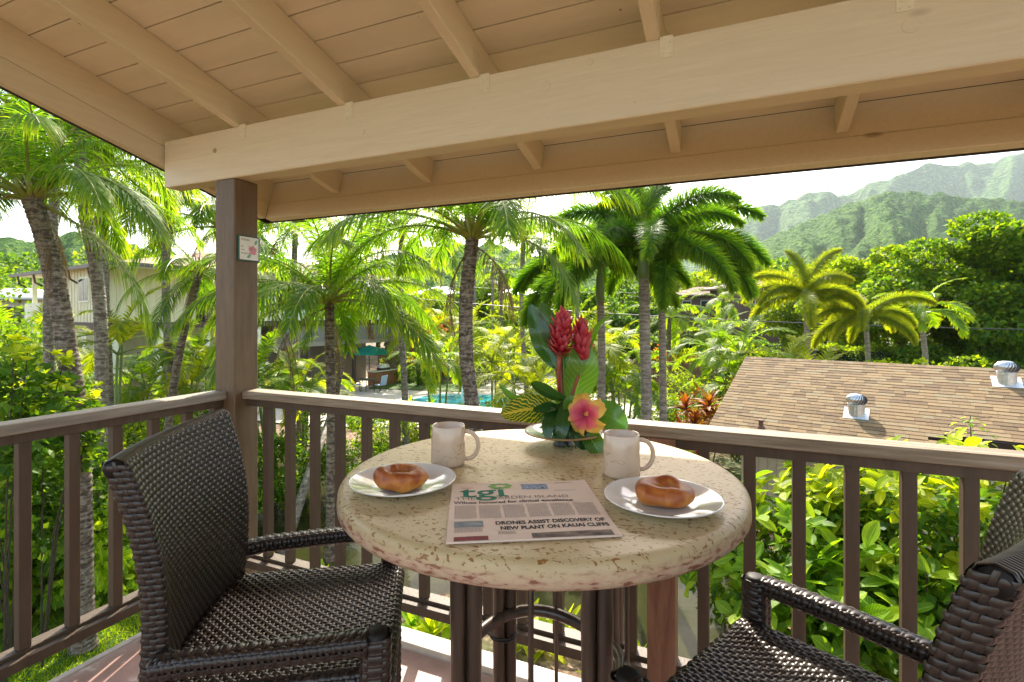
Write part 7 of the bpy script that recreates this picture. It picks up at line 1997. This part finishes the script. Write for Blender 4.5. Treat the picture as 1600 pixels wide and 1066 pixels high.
    leaf('ginger_leaf', 'dark green leaf pointing left above the speckled one', [pt(888, 625, -.01), pt(865, 618, -.03), pt(845, 608, -.04), pt(830, 598, -.04)], 0.046, glo, nr + D(0, 0, .6), 0.2)
    leaf('ginger_leaf', 'dark green leaf pointing down left onto the dish rim', [pt(875, 632, -.02), pt(862, 648, -.05), pt(856, 668, -.07), pt(857, 688, -.08)], 0.036, glo, nr, 0.2)
    leaf('ginger_leaf', 'dark green leaf hanging straight down over the black foot', [pt(880, 628, -.03), pt(880, 650, -.07), pt(878, 672, -.09), pt(874, 692, -.09)], 0.038, glo, nr, 0.2)
    leaf('ginger_leaf', 'small dark leaf left above the dish', [pt(880, 640, -.02), pt(864, 636, -.04), pt(848, 640, -.05), pt(833, 642, -.06)], 0.040, glo, nr + D(0, 0, .9), 0.15)
    leaf('croton_leaf', 'large yellow speckled croton leaf hanging over the left of the dish', [pt(872, 648, -.02), pt(845, 640, -.03), pt(812, 642, -.04), pt(783, 648, -.05)], 0.082, croton, nr + D(0, 0, 0.1), 0.15, wave=0.05)
    leaf('croton_leaf', 'grey green curled leaf tip at the far left of the flowers', [pt(856, 628, .0), pt(825, 626, .0), pt(800, 622, .0), pt(780, 600, .0)], 0.028, mid, nr + D(0, 0, .9), 0.3, rnd=0.4)
    leaf('ginger_leaf', 'large dark green leaf at the lower right behind the yellow pink flower', [pt(915, 640, .0), pt(935, 645, -.0), pt(960, 655, -.0), pt(980, 670, .01)], 0.088, glo, nr + D(0, 0, .2), 0.2, rnd=0.8, wave=0.03)
    leaf('croton_leaf', 'mottled croton leaf hanging down left of the right mug', [pt(910, 660, -.03), pt(920, 680, -.06), pt(932, 700, -.08), pt(941, 722, -.10)], 0.055, mid, nr, 0.2, rnd=0.2, wave=0.04)
    leaf('croton_leaf', 'dark mottled leaf under the yellow pink flower', [pt(905, 655, -.03), pt(905, 672, -.05), pt(910, 690, -.06), pt(918, 700, -.06)], 0.050, glo, nr, 0.2, rnd=0.2)
    leaf('ginger_leaf', 'small round green leaf in the middle of the arrangement', [pt(895, 650, -.03), pt(893, 640, -.05), pt(892, 628, -.06), pt(893, 618, -.06)], 0.045, mid, nr, 0.2, rnd=0.3)
    # ginger flowers: overlapping red bracts round a spike
    red = leaf_mat('ginger_bract', (0.28, 0.010, 0.025), (0.42, 0.018, 0.04), (0.60, 0.16, 0.18), 0.30, (1.7, 0.9, 1.0), 0.32, 0.5, orand=0.3)
    bme = []
    for vv in range(3):
        mb = MB()
        mb.grid(lambda u, q_: (u * (1 - 0.15 * u * vv), (q_ - .5) * (0.36 * math.sin(math.pi * (0.12 + .86 * u)) ** .7 + .02), 0.5 * ((q_ - .5) ** 2) * (1 - u) - 0.05 * u + (0.15 + 0.15 * vv) * u * u), 5, 4)
        me = mb.mesh('bract', red, True); me.attributes['rnd'].data.foreach_set('value', np.repeat(np.linspace(0.25, 0.8, 6), 5).astype(np.float32)); bme.append(me)
    def ginger(label, a, b, rad, stem, tight, seed, n):
        rg = np.random.default_rng(seed); t = thing('ginger_flower', label, 'flower', base, 0, tag_g)
        ax = b - a; L = ax.length; u = ax.normalized(); qd = Vector((0, 0, 1)).rotation_difference(u)
        mb = MB(); mb.tube([root, root.lerp(a, .5) + Vector((0, 0, .01)), a, b - ax * 0.2], [0.005, 0.005, 0.006, 0.004], 8); mb.build('stem', plain('ginger_stem_red', (0.25, 0.07, 0.04), 0.5), t, smooth=True)
        for i in range(n):
            f = i / n; az = i * 2.4; el = 0.15 + 1.05 * f if not tight else 0.75 + 0.65 * f
            r = rad * 0.34 * math.sin(math.pi * (0.3 + 0.62 * f))
            p = a + ax * (f * 0.86); loc = qd @ Vector((r * math.cos(az), r * math.sin(az), 0)) + p
            s = (0.046 * math.sin(math.pi * (0.22 + 0.62 * f)) + 0.008) * rg.uniform(.85, 1.15) * (rad / 0.03)
            e = (qd.to_matrix() @ Euler((0, -el + rg.uniform(-.12, .12), az)).to_matrix()).to_euler()
            link('bract', bme[int(rg.integers(0, 3))], t, loc, e, (s, s * 0.95, s))
    ginger('tall red ginger flower, left of the two', pt(875, 556, .0), pt(881, 484, .0), 0.028, 0, False, 1, 120)
    ginger('rounder pink red ginger flower, right of the two', pt(911, 566, -.005), pt(907, 500, .0), 0.0285, 0, True, 2, 120)
    # spathe of the left flower
    mb = MB(); mb.tube([pt(873, 620, .0), pt(873, 590, 0), pt(874, 570, 0), pt(875, 552, 0)], [0.003, 0.0055, 0.0085, 0.008], 10)
    o = mb.build('flower_sheath', plain('sheath_red', (0.30, 0.06, 0.03), 0.4), None, smooth=True, loc=base); tag(o, 'red brown sheath below the left ginger flower', 'flower stalk', tag_g)
    # hibiscus
    m, nt, nd, lk = mat('hibiscus_petal'); uv = nd.new('ShaderNodeUVMap'); sx = nd.new('ShaderNodeSeparateXYZ'); lk.new(uv.outputs[0], sx.inputs[0])
    nz = nd.new('ShaderNodeTexNoise'); nz.inputs['Scale'].default_value = 3; mp = nd.new('ShaderNodeMapping'); mp.inputs['Scale'].default_value = (1, 9, 1); lk.new(uv.outputs[0], mp.inputs[0]); lk.new(mp.outputs[0], nz.inputs['Vector'])
    c1 = nd.new('ShaderNodeMath'); c1.operation = 'SUBTRACT'; c1.inputs[1].default_value = .5; lk.new(sx.outputs[1], c1.inputs[0]); c2 = nd.new('ShaderNodeMath'); c2.operation = 'ABSOLUTE'; lk.new(c1.outputs[0], c2.inputs[0])
    c3 = nd.new('ShaderNodeMath'); c3.operation = 'MULTIPLY_ADD'; c3.inputs[1].default_value = 0.55; lk.new(c2.outputs[0], c3.inputs[0]); lk.new(sx.outputs[0], c3.inputs[2])
    c4 = nd.new('ShaderNodeMath'); c4.operation = 'MULTIPLY_ADD'; c4.inputs[1].default_value = 0.25; lk.new(nz.outputs['Fac'], c4.inputs[0]); lk.new(c3.outputs[0], c4.inputs[2])
    rp = ramp(nd, [(0.22, (0.38, 0.01, 0.07)), (0.62, (0.66, 0.07, 0.13)), (0.92, (0.78, 0.24, 0.14)), (1.12 if False else 1.0, (0.80, 0.50, 0.09))]); lk.new(c4.outputs[0], rp.inputs[0])
    b = nd.new('ShaderNodeBsdfPrincipled'); b.inputs['Roughness'].default_value = 0.5; lk.new(rp.outputs[0], b.inputs['Base Color'])
    tr = nd.new('ShaderNodeBsdfTranslucent'); lk.new(rp.outputs[0], tr.inputs[0]); ms = nd.new('ShaderNodeMixShader'); ms.inputs[0].default_value = .35; lk.new(b.outputs[0], ms.inputs[1]); lk.new(tr.outputs[0], ms.inputs[2]); o = nd.new('ShaderNodeOutputMaterial'); lk.new(ms.outputs[0], o.inputs[0])
    t = thing('hibiscus_flower', 'yellow edged pink hibiscus facing the viewer low in the arrangement', 'flower', base, 0, tag_g)
    c = pt(914, 648, -.085); fwd = (Vector((0, 0, EYE)) - (base + c)).normalized() + D(-0.35, 0) + Vector((0, 0, -.1)); qd = Vector((0, 0, 1)).rotation_difference(fwd.normalized())
    mb = MB(); mb.tube([root, (root + c) / 2, c - fwd * 0.01], 0.003, 6); mb.build('stem', M['stem'], t)
    pm = MB(); pm.grid(lambda u, q_: (0.056 * u, (q_ - .5) * 0.047 * (math.sin(math.pi * (0.06 + .72 * u)) ** 1.0 * 1.05), 0.034 * u - 0.050 * u * u * u + 0.0055 * math.sin(11 * q_ + 6 * u) * u * u + 0.022 * (q_ - .5) ** 2 * u), 10, 8)
    pme = pm.mesh('petal', m, True)
    for k in range(5):
        a = k * 2 * math.pi / 5 + 0.5; e = (qd.to_matrix() @ Euler((0.22, 0, a)).to_matrix()).to_euler(); link('petal', pme, t, c, e)
    mb = MB(); f2 = fwd.normalized(); mb.tube([c, c + f2 * 0.025 + D(.008, 0), c + f2 * 0.045 + D(.02, 0, .006)], [0.002, 0.0018, 0.0014], 6); mb.build('pistil', plain('pistil_pink', (0.7, 0.2, 0.12), 0.5), t, smooth=True)
    mb = MB(); rg = np.random.default_rng(1); tp = c + f2 * 0.045 + D(.02, 0, .006)
    for k in range(14):
        p = tp - (f2 * 0.5 + D(.25, 0)) * rg.uniform(0, .03); d = Vector(tuple(rg.normal(0, 1, 3))).normalized(); mb.tube([p, p + d * 0.005, p + d * 0.0062], [0.0004, 0.0005, 0.0011], 4)
    o = mb.build('stamens', plain('stamen_yellow', (0.8, 0.5, 0.08), 0.5), t); o['kind'] = 'stuff'
    # small fern sprigs filling the middle
    fpts = np.array([tuple(Vector((0, 0, 0.07)) + Vector(tuple(x))) for x in np.random.default_rng(5).normal(0, 1, (420, 3)) * np.array([0.030, 0.030, 0.022])])
    out = fpts - np.array([0, 0, 0.03]); out /= np.linalg.norm(out, axis=1, keepdims=True)
    o = link('fern_sprigs', leaf_cloud('fern_sprigs', fpts, out, 0.020, mid, 0.3, 6), None, base); tag(o, 'fine green fern filler in the centre of the arrangement', 'fern', tag_g, 'stuff')


arrangement()
